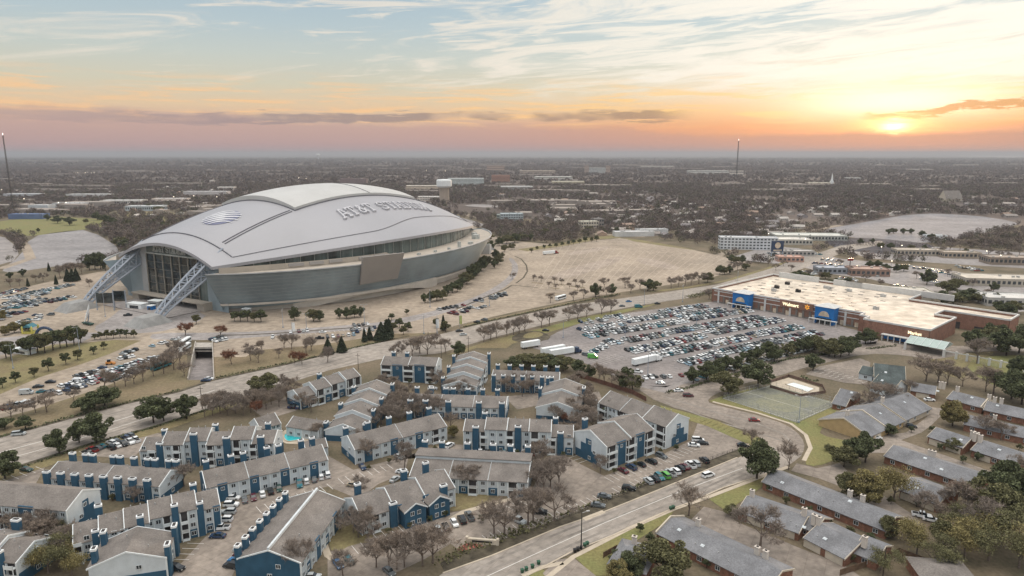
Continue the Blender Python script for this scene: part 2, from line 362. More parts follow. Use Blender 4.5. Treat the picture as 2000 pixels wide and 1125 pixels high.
# store lot
area('store_lot',m_asph,[(1055,668),(1090,648),(1140,629),(1230,611),(1330,597),(1400,588),(1500,600),(1600,625),(1660,642),(1720,655),(1710,672),(1600,672),(1500,690),(1400,722),(1300,757),(1240,752),(1180,726),(1120,700),(1080,690),(1040,680)],4)
area('store_lot_entrance',m_lot2,[(1240,752),(1300,757),(1330,745),(1400,722),(1400,735),(1330,752),(1300,768),(1235,752)],4.5)
# collector road and curve
area('side_street',m_pink,[(1235,752),(1310,756),(1400,733),(1450,722),(1525,695),(1560,700),(1640,690),(1680,672),(1730,664),(1800,672),(1893,677),(2100,670),(2100,690),(1900,684),(1850,700),(1810,702),(1770,694),(1690,690),(1600,712),(1565,720),(1520,735),(1440,752),(1392,772),(1380,785),(1400,792),(1480,811),(1538,830),(1566,853),(1573,875),(1560,898),(1500,930),(1486,905),(1502,880),(1486,852),(1438,834),(1400,818),(1290,790)],4,1)
area('street',m_road,[(780,1180),(865,1120),(960,1087),(1093,1031),(1173,1004),(1280,961),(1340,936),(1440,895),(1500,870),(1566,890),(1520,920),(1413,953),(1340,985),(1304,998),(1240,1029),(1117,1078),(1030,1125),(960,1180)],4.5)
band('lane_line',m_white,[(900,1150),(1040,1085),(1180,1022),(1330,960),(1450,915)],.22,6)
m_tyre=mat('tyre worn lane',(.265,.237,.21),.9,var=.14,scale=.08,fine=.4)
for o_ in (10,24,44,58): band('worn_lane',m_tyre,[(840+o_*2.2,1150),(960+o_*.62,1087+o_*.82),(1093+o_*.5,1031+o_*.78),(1280+o_*.45,961+o_*.62),(1440+o_*.3,896+o_*.52)],1.0,5.2)
for o_ in (8,20,34,46): band('worn_lane',m_tyre,[(-60,872+o_),(60,843+o_),(200,805+o_),(350,768+o_*.8),(430,748+o_*.75),(560,716+o_*.62),(700,683+o_*.5)],1.2,3.4)
for o_ in (12,30): band('worn_lane',m_tyre,[(1300,768+o_*.6),(1400,794+o_),(1480,816+o_),(1530,838+o_*.8),(1548,862+o_*.5)],1.0,4.2)
band('kerb',m_walk,[(865,1120),(960,1086),(1093,1030),(1173,1003),(1280,960),(1340,935),(1440,894)],.5,4,h=.12)
band('kerb',m_walk,[(1030,1125),(1117,1078),(1240,1029),(1304,998),(1340,985),(1413,953),(1510,922)],.5,4,h=.12)
band('sidewalk',m_walk,[(1070,1128),(1120,1088),(1230,1032),(1318,994),(1376,974),(1465,940),(1540,912)],1.6,6)
band('sidewalk',m_walk,[(1392,785),(1480,807),(1545,828),(1574,850),(1583,875),(1570,900)],1.6,6)
band('sidewalk',m_walk,[(1020,1125),(1060,1108),(1100,1100)],1.6,6)
area('bus_pad',m_walk,[(1137,1012),(1176,997),(1183,1002),(1144,1018)],6.5)
area('street_verge',m_dark,[(860,1100),(900,1078),(960,1062),(1080,1018),(1160,985),(1280,938),(1345,915),(1440,878),(1490,862),(1500,869),(1440,892),(1340,934),(1280,958),(1173,1001),(1093,1028),(960,1084),(868,1118)],5)
area('street_verge',m_green,[(1290,792),(1400,822),(1438,838),(1484,856),(1497,872),(1470,872),(1380,832),(1290,805)],5)
# flats: drives and car parks
area('flats_car_park',m_pink,[(1368,812),(1440,840),(1495,860),(1440,880),(1345,917),(1280,940),(1160,987),(1080,1020),(960,1064),(905,1080),(880,1062),(830,1092),(760,1125),(640,1135),(640,1080),(690,1060),(770,1038),(850,1008),(960,985),(1040,955),(1060,915),(1085,880),(1130,905),(1180,930),(1290,890),(1350,860)],3)
area('flats_car_park',m_pink,[(560,900),(640,890),(690,918),(760,900),(830,880),(870,868),(1000,872),(1030,882),(900,885),(800,886),(790,925),(740,945),(700,975),(640,950),(590,965),(520,1030),(480,1075),(440,1150),(320,1150),(350,1105),(400,1050),(430,1030),(445,985),(480,970),(640,930)],3)
area('flats_car_park',m_pink,[(-60,960),(0,940),(60,915),(180,876),(300,845),(330,850),(280,875),(260,895),(150,890),(95,900),(70,945),(0,950)],3)
area('flats_car_park',m_pink,[(490,798),(560,775),(600,782),(585,800),(520,820)],3)
area('flats_car_park',m_pink,[(985,775),(1050,768),(1060,790),(1010,800)],3)
area('flats_car_park',m_pink,[(1130,770),(1170,765),(1180,790),(1165,810),(1120,830)],3)
area('gate_paving',m_redp if False else m_redsoil,[(893,1072),(925,1052),(958,1082),(905,1090)],4)
area('garden_lawn',m_lawn,[(648,1020),(700,1020),(740,1060),(690,1062),(650,1085),(640,1050)],3.5,1,keep=False)
area('garden_lawn',m_lawn,[(850,960),(930,950),(965,975),(900,1000),(860,995)],3.5,1,keep=False)
band('garden_path',m_walk,[(660,1010),(645,1030),(632,1060),(640,1085),(655,1095)],2,5)
band('garden_path',m_walk,[(1000,975),(960,985),(905,1000),(880,1015)],2,5)
band('garden_path',m_walk,[(320,1070),(360,1050),(420,1015),(440,1000)],1.2,5)
# offices, court, pool
area('office_car_park',m_pink,[(1573,731),(1600,716),(1680,700),(1700,708),(1694,752),(1650,748)],5)
area('pool_terrace',m_walk,[(1505,748),(1540,738),(1600,757),(1600,765),(1560,772),(1510,758)],5)
area('court_lawn',m_green,[(1380,782),(1505,748),(1560,775),(1620,790),(1669,792),(1670,805),(1640,815),(1605,835),(1600,850),(1660,862),(1680,880),(1640,895),(1595,912),(1568,906),(1585,875),(1575,850),(1545,826),(1480,805),(1400,788)],4.2,1)
area('old_court',m_court,[(1410,778),(1506,752),(1640,789),(1556,826)],6)
area('old_court_worn_patch',mat('worn court',(.245,.24,.165),.9,col2=(.185,.19,.15),scale=.25,fine=1.2),[(1470,782),(1515,768),(1560,775),(1590,790),(1545,808),(1490,800)],6.5,1)
area('estate_drive',m_pink,[(1640,870),(1700,855),(1770,845),(1810,815),(1820,795),(1850,800),(1820,830),(1800,845),(1760,860),(1990,940),(1980,960),(1900,965),(1730,885),(1690,885)],4)
area('estate_drive',m_pink,[(1556,905),(1595,915),(1640,905),(1660,925),(1700,955),(1680,965),(1600,935),(1545,920)],4.2)
area('estate_drive',m_pink,[(1375,990),(1415,1000),(1440,1020),(1560,1070),(1650,1105),(1700,1140),(1560,1140),(1475,1075),(1420,1050),(1350,1015)],4.2)
area('estate_drive',m_pink,[(1650,965),(1720,965),(1790,1010),(1800,1030),(1730,1005),(1650,975)],4.2)
area('estate_drive',m_pink,[(1090,1093),(1120,1090),(1170,1130),(1180,1160),(1090,1160),(1060,1120)],4.2)
area('estate_lawn',m_green,[(1120,1086),(1318,996),(1300,1020),(1190,1090),(1210,1125),(1160,1125)],4.1,keep=False)
area('estate_lawn',m_green,[(1385,975),(1450,948),(1500,930),(1490,950),(1440,985),(1420,1000)],4.1,keep=False)
area('estate_lawn',m_green,[(1000,1130),(1060,1112),(1100,1140),(1000,1160)],4.1,keep=False)
area('playing_field',m_green,[(1880,708),(1950,692),(2080,700),(2080,770),(1990,768),(1920,745)],4,1,keep=False)
area('playing_field_edge',m_lawn,[(1800,700),(1880,690),(1960,686),(1880,712),(1890,740),(1850,735)],3.8,1,keep=False)
# commercial strip beyond the store
area('strip_paving',m_lot2,[(1420,505),(1500,480),(1560,485),(1640,505),(1800,520),(1900,535),(2100,545),(2100,600),(1980,610),(1930,585),(1800,570),(1700,545),(1620,535),(1560,520)],1.2)
area('strip_paving',m_lot2,[(1650,490),(1800,480),(2100,500),(2100,530),(1850,515),(1700,505)],1.3)
m_nl=mat('blue grey asphalt',(.25,.24,.25),.9,var=.12,scale=.02,fine=.2)
area('north_lot',m_nl,[(1595,450),(1700,432),(1790,416),(1900,420),(1980,432),(1990,440),(1900,460),(1850,470),(1790,472),(1700,465),(1640,462)],1,1)
area('north_lot_lower',m_nl,[(1600,448),(1690,436),(1780,440),(1900,452),(1870,466),(1800,476),(1720,470),(1650,462)],1.4,1)
area('ice_lot',mat('dark cemetery field',(.085,.078,.085),1,var=.2,scale=.05),[(1600,468),(1680,463),(1760,470),(1830,478),(1800,492),(1740,498),(1640,488)],1.6,1)
for k,p in enumerate([[(950,392),(1010,396),(1040,392),(1020,388)],[(1060,410),(1110,414),(1140,408),(1080,405)],[(900,402),(960,406),(990,402),(930,398)],[(790,398),(840,410),(960,440),(930,444),(870,425)],[(760,380),(830,392),(860,402),(800,396)]]):
    area('far_lot',m_lot2,p,1.5,1)
band('far_avenue',m_lot,[(905,418),(960,432),(1010,440),(1080,452),(1180,458),(1260,462)],14,1.7)
band('far_avenue',m_lot,[(1400,500),(1480,470),(1560,455),(1640,440)],10,1.7)
band('far_avenue',m_lot,[(0,525),(60,505),(50,480),(30,462)],10,1.7)
# stall markings -------------------------------------------------
def stalls(name,rows,m=m_white,w=.16):
    b=MB()
    for (x0,y0,x1,y1,ln,sp_,lv) in rows:
        P,Q=at(x0,y0),at(x1,y1); d=(Q-P); L=d.length; d/=L; n=Vector((-d.y,d.x,0)); k=int(L/sp_)
        for i in range(k+1):
            p=P+d*(i*sp_); q=p+n*ln; e=d*w/2; z=lv*.02
            b.poly([(p.x-e.x,p.y-e.y,z),(p.x+e.x,p.y+e.y,z),(q.x+e.x,q.y+e.y,z),(q.x-e.x,q.y-e.y,z)])
    o=b.build(name,m); o['kind']='structure'
stalls('parking_stall_lines',[(740,1056,850,1018,5,2.7,5),(700,1082,780,1054,5,2.7,5),(960,1062,1200,973,5.2,2.7,5),(1130,905,1085,880,-5,2.7,5),(1180,932,1290,892,-5,2.7,5),(1215,965,1330,920,5,2.7,5),(1380,820,1460,846,-5,2.7,5),(1290,895,1350,866,-5,2.7,5),
 (660,935,760,905,-5,2.7,5),(500,990,640,945,-5,2.7,5),(410,1040,445,990,5,2.7,5),(360,1105,400,1060,5,2.7,5),(150,893,260,858,5,2.7,5),(20,942,100,912,5,2.7,5),(540,1012,500,1055,5,2.7,5),(1600,722,1685,748,5,2.7,6),(1590,728,1640,742,5,2.7,6),(1010,1000,1060,975,5,2.7,5)])
m_fade=mat('faded paint line',(.55,.52,.48),.9,var=.05)
stalls('stalls_far',[(x0,y0+1,x1,y1+1,10.5,2.7,5) for (x0,y0,x1,y1) in [(1144,633,1385,599),(1141,648,1424,606),(1152,660,1480,607),(1192,673,1500,621),(1238,690,1535,626),(1288,697,1570,640),(1344,713,1610,652),(1150,690,1230,672),(1180,712,1230,698)]]
 +[(x0,y0,x1,y1,5,3,3) for (x0,y0,x1,y1) in [(100,775,330,700),(140,740,300,690),(160,725,340,665),(30,790,150,755),(530,664,735,640),(850,612,1000,580),(890,622,960,602),(880,640,960,620),(0,612,95,583),(30,640,110,612),(0,600,150,556),(60,600,160,578)]],m_fade,.2)
stalls('event_lot_rows',[(1040+k*22,500+k*6.2,1230+k*20,474+k*4.5,3,9,4) for k in range(10)],mat('worn paint line',(.58,.49,.41),.9,var=.1),.3)
stalls('north_lot_rows',[(1680,440+k*4,1900,426+k*7,4,6,3.5) for k in range(6)]+[(80,500-k*9,215,496-k*8,4,6,3) for k in range(6)],m_fade,.4)
stalls('fire_lane_marks',[(905,1078,945,1066,3,1.2,5)],m_redp,.3)
ev=MB()
for k in range(26):
    x0=1040+k*14.5; 
    p,q=at(x0,566-k*1.3),at(x0+60,478+k*1.0)
    d=(q-p).normalized(); e=Vector((-d.y,d.x,0))*.12
    ev.poly([(v.x,v.y,.055) for v in (p-e,p+e,q+e,q-e)])
o=ev.build('event_lot_lines',mat('worn paint line',(.60,.50,.41),.9,var=.1)); o['kind']='structure'
for X in ((1412,779,1504,755),(1504,755,1634,790),(1634,790,1556,823),(1556,823,1412,779),(1460,767,1596,807)):
    band('court_line',m_white,[X[:2],X[2:]],.15,6.8)
# underpass ramp -------------------------------------------------
b=MB(); tl,tr_,br,bl=hole
dn=-7.5
b.poly([(bl.x,bl.y,-.02),(br.x,br.y,-.02),(tr_.x,tr_.y,dn),(tl.x,tl.y,dn)])
far=Vector((tl.x-tr_.x,tl.y-tr_.y,0)).normalized(); fw=Vector((far.y,-far.x,0))
if fw.y<0: fw=-fw
b.poly([(tl.x,tl.y,dn),(tr_.x,tr_.y,dn),(tr_.x+fw.x*60,tr_.y+fw.y*60,dn),(tl.x+fw.x*60,tl.y+fw.y*60,dn)])
o=b.build('underpass_road',m_asph); o['kind']='structure'
ut=empty('underpass',(tl.x,tl.y,0),0,'concrete walled underpass ramp diving below the stadium concourse','underpass')
def rel(p): return (p[0]-tl.x,p[1]-tl.y,p[2])
m_conc=mat('concrete wall',(.42,.39,.35),.85,var=.12,scale=.3,bump=.1)
for a,c in ((bl,tl),(br,tr_)):
    w=MB(); d=(c-a).normalized(); n=Vector((-d.y,d.x,0))*(.5 if a is bl else -.5)
    w.prism([rel((a.x,a.y,-.6)),rel((c.x,c.y,dn-.4)),rel((c.x,c.y,1.0)),rel((a.x,a.y,1.0))],n); w.build('retaining_wall',m_conc,ut)
ul,ur=tl.lerp(bl,.2),tr_.lerp(br,.2)
w=MB(); w.prism([rel((ul.x,ul.y,-1.6)),rel((ur.x,ur.y,-1.6)),rel((ur.x,ur.y,1.1)),rel((ul.x,ul.y,1.1))],fw*1.0); w.build('portal_beam',m_conc,ut)
w=MB(); w.prism([rel((ul.x,ul.y,-.9)),rel((ur.x,ur.y,-.9)),rel((tr_.x,tr_.y,-.9)),rel((tl.x,tl.y,-.9))],(0,0,.88)); w.build('tunnel_roof',m_conc,ut)
w=MB()
for a in (tl,tr_):
    w.poly([rel((a.x,a.y,dn)),rel((a.x+fw.x*60,a.y+fw.y*60,dn)),rel((a.x+fw.x*60,a.y+fw.y*60,-.1)),rel((a.x,a.y,-.1))])
w.build('tunnel_wall',m_conc,ut)
# pools
def pool(px,label,m,name='swimming_pool'):
    P=[at(*p) for p in px]; c=sum(P,Vector())/len(P); e=empty(name,c,0,label,'pool')
    a=MB(); a.prism([(p.x-c.x,p.y-c.y,.1) for p in P],(0,0,.12)); a.build('water',m,e)
    a=MB()
    for i in range(len(P)):
        p,q=P[i]-c,P[(i+1)%len(P)]-c; d=(q-p).normalized(); n=Vector((d.y,-d.x,0))*.5
        a.prism([(p.x,p.y,.06),(q.x,q.y,.06),(q.x+n.x,q.y+n.y,.06),(p.x+n.x,p.y+n.y,.06)],(0,0,.22))
    a.build('coping',m_walk,e)
pool(smooth([Vector(p) for p in [(551,852),(560,846),(572,846),(580,843),(590,850),(592,858),(576,862),(558,864)]],2),'turquoise curved pool in the courtyard of the blue and white flats',m_water)
pool([(1533,751),(1550,747),(1592,760),(1578,767)],'pale covered rectangular pool beside the old tennis court',mat('pool cover',(.75,.80,.80),.4,var=.08,scale=.5))
area('pool_deck',m_walk,[(545,866),(548,842),(580,836),(606,848),(600,868)],3,1)
# ---------------------------------------------------------------- the stadium
ANG=math.radians(59.5); axv=Vector((math.cos(ANG),math.sin(ANG),0)); bxv=Vector((math.sin(ANG),-math.cos(ANG),0))
SC=Vector((-176,644,0)); A_=165.0
m_roof=mat('roof membrane',(.35,.35,.375),.45,var=.04,scale=.012,spec=.45,wave=('Y',.28,.05))
m_retr=mat('translucent roof fabric',(.50,.50,.49),.5,var=.05,scale=.03)
m_seam=mat('roof seam',(.17,.17,.19),.7,var=.1)
m_glass=mat('blue green glass',(.30,.375,.42),.28,var=.18,scale=.02,spec=.45,wave=('Z',.42,.07))
m_clere=mat('clerestory glass',(.10,.135,.13),.2,var=.4,scale=.12,spec=.7,stretch=(1,1,.05))
m_panel=mat('light grey cladding',(.42,.43,.44),.5,var=.07,scale=.1)
m_beige=mat('beige precast',(.42,.375,.32),.8,var=.07,scale=.1)
m_steel=mat('painted steel',(.31,.35,.41),.4,var=.06,spec=.5)
m_screen=mat('screen back',(.34,.325,.315),.7,var=.04,scale=.05,wave=('X',.9,.08))
m_mull=mat('mullion',(.46,.48,.46),.5)
m_dglass=mat('dark door glass',(.035,.05,.055),.12,var=.5,scale=.15,spec=.8,wave=('Z',.55,.5))
def L2(s,q,z): return (s,-q,z)     # local frame: x along, -y across
stad=empty('stadium',SC,ANG,'huge domed white stadium with arched roof and sloped blue glass wall','stadium')
def ze(s): return 34+9*(1-(s/A_)**2)
def qe(s): return 57+55*(1-(s/A_)**2)
def Rr_(s): return 47+33.5*(1-abs(s/A_)**2.0)
def zr(s,q):
    t_=min(1,abs(q/qe(s))); return ze(s)+(Rr_(s)-ze(s))*(1-t_**2.0)
def ring(th,w,a):   # superellipse-like oval
    return a*math.cos(th),w*math.sin(th)
us=[-A_+i*2*A_/90 for i in range(91)]; vs=[-1+j/28 for j in range(57)]
def ext(s): return s
b=MB()
b.grid(lambda s,v:L2(s,-v*qe(s),zr(s,v*qe(s))),us,vs)
b.grid(lambda s,v:L2(s,v*qe(s)*.995,zr(s,v*qe(s))-2.2),us,vs)
for sg in (-1,1):
    b.grid(lambda s,v:L2(s,sg*qe(s),ze(s)-2.2*v),us,[0,1]) if sg>0 else b.grid(lambda s,v:L2(s,-qe(s),ze(s)-2.2*(1-v)),us,[0,1])
    b.grid(lambda v,w_:L2(sg*A_,v*57,zr(A_,v*57)-2.2*w_),vs,[0,1])
b.build('roof_shell',m_roof,stad,True)
# seams
def ssf(t): t=max(0,min(1,t)); return t*t*(3-2*t)
def on(s,q,dz=.35): return L2(s,q,zr(s,q)+dz)
b=MB()
for sg in (-1,1):
    pts=[]
    for i in range(61):
        s=-150+i*5; f=.90-.085*ssf((s+45)/70)*(1-ssf((s-95)/55))
        pts.append(on(s,sg*qe(s)*f))
    b.path(pts,.24,4)
    for e in (-1,1):
        b.path([on(e*150,sg*qe(150)*(1-k/12)*.89) for k in range(13)],.45,4)
b.build('roof_seam',m_seam,stad)
for q0,nm in ((44,'arch_seam'),(-44,'arch_seam')):
    for e in (-1,1):
        for o_ in (-1.3,1.3):
            b=MB(); b.path([on(e*(80+k*4.6),q0+o_,.3) for k in range(15)],.42,4); b.build(nm,m_seam,stad)
# retractable roof
b=MB(); RL,RW=77,45.5
def rt(s,q): return zr(s,q)+2.6+1.6*(1-(q/RW)**2)
uu=[-RL+i*2*RL/40 for i in range(41)]; vv=[-RW+i*2*RW/20 for i in range(21)]
b.grid(lambda s,q:L2(s,-q,rt(s,-q)),uu,vv)
for sg in (-1,1):
    b.grid(lambda s,w_:L2(s,sg*RW,zr(s,RW)+ (rt(s,RW)-zr(s,RW))*w_+.1),uu,[0,1],0)
    b.grid(lambda q,w_:L2(sg*RL,q,zr(RL,q)+(rt(RL,q)-zr(RL,q))*w_+.1),vv,[0,1],0)
b.build('retractable_roof',[m_retr,m_seam],stad,False)
b=MB(); b.path([L2(12,q,rt(12,q)+.2) for q in vv],.3,4); b.build('roof_joint',m_seam,stad)
for sg in (-1,1):
    b=MB(); b.path([L2(s,sg*RW,zr(s,RW)+.4) for s in uu],.6,4); b.build('roof_edge',m_seam,stad)
    b=MB(); b.path([L2(sg*RL,q,zr(RL,q)+.4) for q in vv],.6,4); b.build('roof_edge',m_seam,stad)
# outer sloped glass ring; ends left open for the glass end walls
def W(th): return (195*math.cos(th),138*math.sin(th))
th0=math.asin(62/138)
def span(t0,t1,n): return [t0+(t1-t0)*i/n for i in range(n+1)]
def top(th,z=30,k=0): x,y=W(th); f=1-k/150; return L2(x*f,y*f,z)
def bot(th,z=6,k=0):
    x,y=W(th); f=.905-k/150; z=z if z!=6 else 2.2+4.3*min(1,max(0,(170-abs(x))/130)); return L2(x*f,y*f,z)
sides=[(th0,math.pi-th0),(math.pi+th0,2*math.pi-th0)]
for t0,t1 in sides:
    T=span(t0,t1,70)
    b=MB()
    b.grid(lambda th,v:Vector(bot(th)).lerp(Vector(top(th)),v),T,[i/8 for i in range(9)])
    b.build('glass_facade',m_glass,stad,True)
    b=MB()
    for k in range(1,10): b.path([Vector(bot(th)).lerp(Vector(top(th)),k/10)*1.0 for th in T],.07,3)
    b.path([top(th,30.2) for th in T],.55,4)
    b.build('facade_rail',m_panel,stad)
    # plinth and deck
    b=MB(); b.grid(lambda th,v:Vector(L2(W(th)[0]*.893,W(th)[1]*.893,0)).lerp(Vector(L2(W(th)[0]*.893,W(th)[1]*.893,6)),v),T,[0,1])
    b.grid(lambda th,v:Vector(L2(W(th)[0]*.925,W(th)[1]*.925,5.0)).lerp(Vector(L2(W(th)[0]*.925,W(th)[1]*.925,6.6)),v),T,[0,1])
    b.build('plinth',mat('pale plinth',(.56,.51,.45),.8,var=.07,scale=.1),stad)
    b=MB(); b.grid(lambda th,v:Vector(top(th,29.2)).lerp(Vector(L2(W(th)[0]*.62,W(th)[1]*.62,29.2)),v),T,[0,1]); b.build('roof_deck',m_beige,stad)
    b=MB(); b.grid(lambda th,v:Vector(L2(W(th)[0]*.72,W(th)[1]*.86,6)).lerp(Vector(L2(W(th)[0]*.72,W(th)[1]*.86,9)),v),T[30:60],[0,1]); b.build('podium_band',m_mull,stad)
# corner return walls of the facade
for th in (th0,math.pi-th0,math.pi+th0,2*math.pi-th0):
    x,y=W(th); b=MB(); inn=(x*.80,y*.80)
    b.poly([bot(th,0),L2(inn[0],inn[1],0),L2(inn[0],inn[1],30),top(th,30)]); b.build('corner_wall',m_glass,stad)
# clerestory under the eaves
for sg in (-1,1):
    b=MB(); ss=[-158+i*4 for i in range(80)]
    b.grid(lambda s,v:L2(s,sg*(qe(s)-3),29.2+(ze(s)-1.0-29.2)*v),ss,[0,1]); b.build('clerestory',m_clere,stad)
    b=MB()
    for s in range(-140,160,10): b=MB(); b.tube(L2(s,sg*(qe(s)-2.6),29.3),L2(s,sg*(qe(s)-2.6),ze(s)-1.2),.16,n=4); b.build('clerestory_mullion',m_mull,stad)
    b=MB(); ss=[-164+i*4 for i in range(34)]
    b.grid(lambda s,v:L2(s,sg*(qe(s)+5-6*max(0,(s+60)/60 if s>-60 else 0)),29.0+(4.4 if s<-40 else 2.6)*v),ss,[0,1])
    b.build('parapet_band',m_beige,stad)
    for s in (-118,-104,-90,-66,-52):
        v=MB(); x0,x1=s-5,s+5; y=qe(s)+5.2
        v.prism([L2(x0,sg*(qe(x0)+5.0),30.6),L2(x1,sg*(qe(x1)+5.0),30.6),L2(x1,sg*(qe(x1)+5.0),32.8),L2(x0,sg*(qe(x0)+5.0),32.8)],L2(0,sg*.8,0)); v.build('louvre_box',m_screen,stad)
# end walls
EW=158.0
m_mast=mat('bronze mast',(.30,.28,.24),.5)
for e in (-1,1):
    b=MB(); qs=[-62+i*4 for i in range(32)]
    def under(q): return zr(156,min(57,abs(q)))-2.4 if abs(q)<=57 else 30
    for q0,q1,mm in ((-62,-40,1),(-40,-31,0),(40,62,1),(31,40,2)):
        b.poly([L2(e*EW,q0,0),L2(e*EW,q1,0),L2(e*EW,q1,under(q1)),L2(e*EW,q0,under(q0))],mm)
    qs=[-31+i*62/16 for i in range(17)]
    b.poly([L2(e*EW,q,37) for q in qs[:1]+qs[-1:]]+[L2(e*EW,q,under(q)) for q in reversed(qs)],2)
    b.build('end_wall',[m_panel,m_glass,m_clere],stad)
    b=MB(); b.prism([L2(e*(EW-.4),-31,3),L2(e*(EW-.4),31,3),L2(e*(EW-.4),31,37),L2(e*(EW-.4),-31,37)],L2(e*.3,0,0)); b.build('end_glass_doors',m_dglass,stad)
    for k in range(7):
        q=-31+k*62/6; b=MB(); b.box(*sorted((e*(EW+.2),e*(EW+1))),-q-.3,-q+.3,0,37.5 if k in(0,6) else 37); b.build('door_mast',m_mast,stad)
    b=MB()
    for z in (8.5,14,19.5,25,30.5): b.box(*sorted((e*(EW+.05),e*(EW+.4))),-31,31,z,z+.12)
    b.build('door_transom',m_mast,stad); b=MB(); b.box(*sorted((e*(EW+.2),e*(EW+1))),-33,33,36.6,37.6); b.build('door_header',m_mull,stad)
    b=MB(); b.box(*sorted((e*EW,e*(EW+8))),-44,44,5.0,6.0); b.box(*sorted((e*EW,e*(EW+7))),-44,-36,0,5); b.box(*sorted((e*EW,e*(EW+7))),36,44,0,5); b.build('entrance_canopy',m_beige,stad)
    b=MB(); b.box(*sorted((e*149,e*190)),-40,40,.05,.6); b.build('entrance_terrace',m_lot2,stad)
# exposed arch legs
m_foot=mat('footing concrete',(.30,.30,.295),.85,var=.1,scale=.2)
def leg(e,q0):
    n=9; F0=Vector(L2(e*203,q0,2.5)); 
    P=[]
    for i in range(n+1):
        t_=i/n; s=203-54*t_; z=2.5+42*(t_**.86)
        P.append((e*s,q0,z,2.2+2.4*min(1,t_*2),2.6+6.0*min(1,t_*1.4)))
    ch=[]
    for i,(s,q,z,wd,dp) in enumerate(P):
        j=min(i+1,n); k=max(i-1,0); dsv=Vector((P[j][0]-P[k][0],0,P[j][2]-P[k][2])).normalized(); nn=Vector((-dsv.z*(1 if e<0 else -1),0,abs(dsv.x)))
        if nn.z<0: nn=-nn
        c=Vector((s,-q,z)); ch.append([c+nn*0+Vector((0,wd,0)),c+Vector((0,-wd,0)),c-nn*dp+Vector((0,wd,0)) ,c-nn*dp+Vector((0,-wd,0))])
    b=MB()
    for k in range(4): b.path([c[k] for c in ch],.8,6)
    b.build('arch_chord',m_steel,stad)
    b=MB()
    for i in range(n+1):
        c=ch[i]
        for a,d in ((0,1),(2,3),(0,2),(1,3)): b.tube(c[a],c[d],.4,n=5)
        if i<n:
            m=ch[i+1]
            for a,d in ((0,2),(1,3),(0,1),(2,3)):
                b.tube(c[a],m[d],.36,n=5); b.tube(c[d],m[a],.36,n=5)
    b.build('arch_bracing',m_steel,stad)
    b=MB(); x=e*207
    rg=[(-13,8,0),(12,9,0),(12,-9,0),(-13,-8,0)]; tp=[(-6,5,6.2),(6,5,5.6),(6,-5,5.6),(-6,-5,6.2)]
    rg=[(x-p[0]*e*-1,-q0+p[1],p[2]) for p in rg]; tp=[(x-p[0]*e*-1,-q0+p[1],p[2]) for p in tp]
    for i in range(4): b.poly([rg[i],rg[(i+1)%4],tp[(i+1)%4],tp[i]])
    b.poly(tp); b.build('arch_footing',m_foot,stad)
for e in (-1,1):
    for q0 in (44,-44): leg(e,q0)
# screen on the long wall
def fp(s,v,out=0):
    th=math.acos(s/195); c=Vector(bot(th)).lerp(Vector(top(th)),v); n=Vector((math.cos(th)*138,-math.sin(th)*190,0)).normalized()
    return c+n*out
b=MB(); s0,s1=-87,-52
q_=[fp(s0,.34,2.5),fp(s1,.34,2.5),fp(s1,1.26,2.5),fp(s0,1.26,2.5)]
b.prism(q_,(fp(s0,.5,0)-fp(s0,.5,1.8))); b.build('video_screen',m_screen,stad)
# arched side entrance: pale wall that sweeps over dark doorways
b=MB(); S=[-118+i*4 for i in range(31)]
def hh(s): return 6.0
b2=MB()
for a,c in zip(S,S[1:]):
    def pt(s,z,o): 
        th=math.acos(max(-1,min(1,s/ (190*.86)))); x,y=190*.86*math.cos(th),138*.86*math.sin(th); n=Vector((math.cos(th)*138,-math.sin(th)*190,0)).normalized(); return Vector((x,-y,z))+n*o
    f=lambda s:max(0.0,4.6*(1-((s+58)/46)**2))
    b.poly([pt(a,f(a),9),pt(c,f(c),9),pt(c,7.0,9),pt(a,7.0,9)])
    b.poly([pt(a,7.0,9),pt(c,7.0,9),pt(c,7.0,0),pt(a,7.0,0)])
b.build('side_canopy',mat('pale plinth',(.56,.51,.45)),stad)
b=MB()
for s in (-80,-72,-64,-56,-48): 
    p0,p1=pt(s,.2,.4),pt(s+6,.2,.4); b.poly([p0,p1,p1+Vector((0,0,4.2)),p0+Vector((0,0,4.2))])
for s in (8,14,20,26,32,38):
    p0,p1=pt(s,1,.3),pt(s+2.6,1,.3); b.poly([p0,p1,p1+Vector((0,0,4.0)),p0+Vector((0,0,4.0))])
b.build('side_doorway',m_dglass,stad)
# letters ---------------------------------------------------------
GL={'A':[[(0,0),(.42,1),(.58,1),(1,0)],[(.2,.36),(.8,.36)]],'T':[[(.5,0),(.5,1)],[(0,.82),(0,1),(1,1),(1,.82)]],
'S':[[(.95,.80),(.85,.97),(.5,1.0),(.15,.95),(.05,.75),(.2,.58),(.8,.42),(.95,.25),(.85,.05),(.5,0),(.15,.03),(.05,.22)]],
'D':[[(.05,0),(.05,1),(.55,1),(.85,.88),(1,.5),(.85,.12),(.55,0),(.05,0)]],'I':[[(.5,0),(.5,1)]],'U':[[(.05,1),(.05,.3),(.2,.05),(.5,0),(.8,.05),(.95,.3),(.95,1)]],
'M':[[(0,0),(0,1),(.5,.25),(1,1),(1,0)]],'&':[[(1,0),(.3,.72),(.28,.9),(.45,1),(.62,.9),(.6,.72),(.12,.42),(.05,.2),(.2,.03),(.5,0),(.75,.12),(.95,.42)]],' ':[]}
SER={'A':[(0,0),(1,0)],'T':[(.5,0)],'I':[(.5,0),(.5,1)],'U':[(.05,1),(.95,1)],'M':[(0,0),(0,1),(1,0),(1,1)],'D':[],'S':[],'&':[],' ':[]}
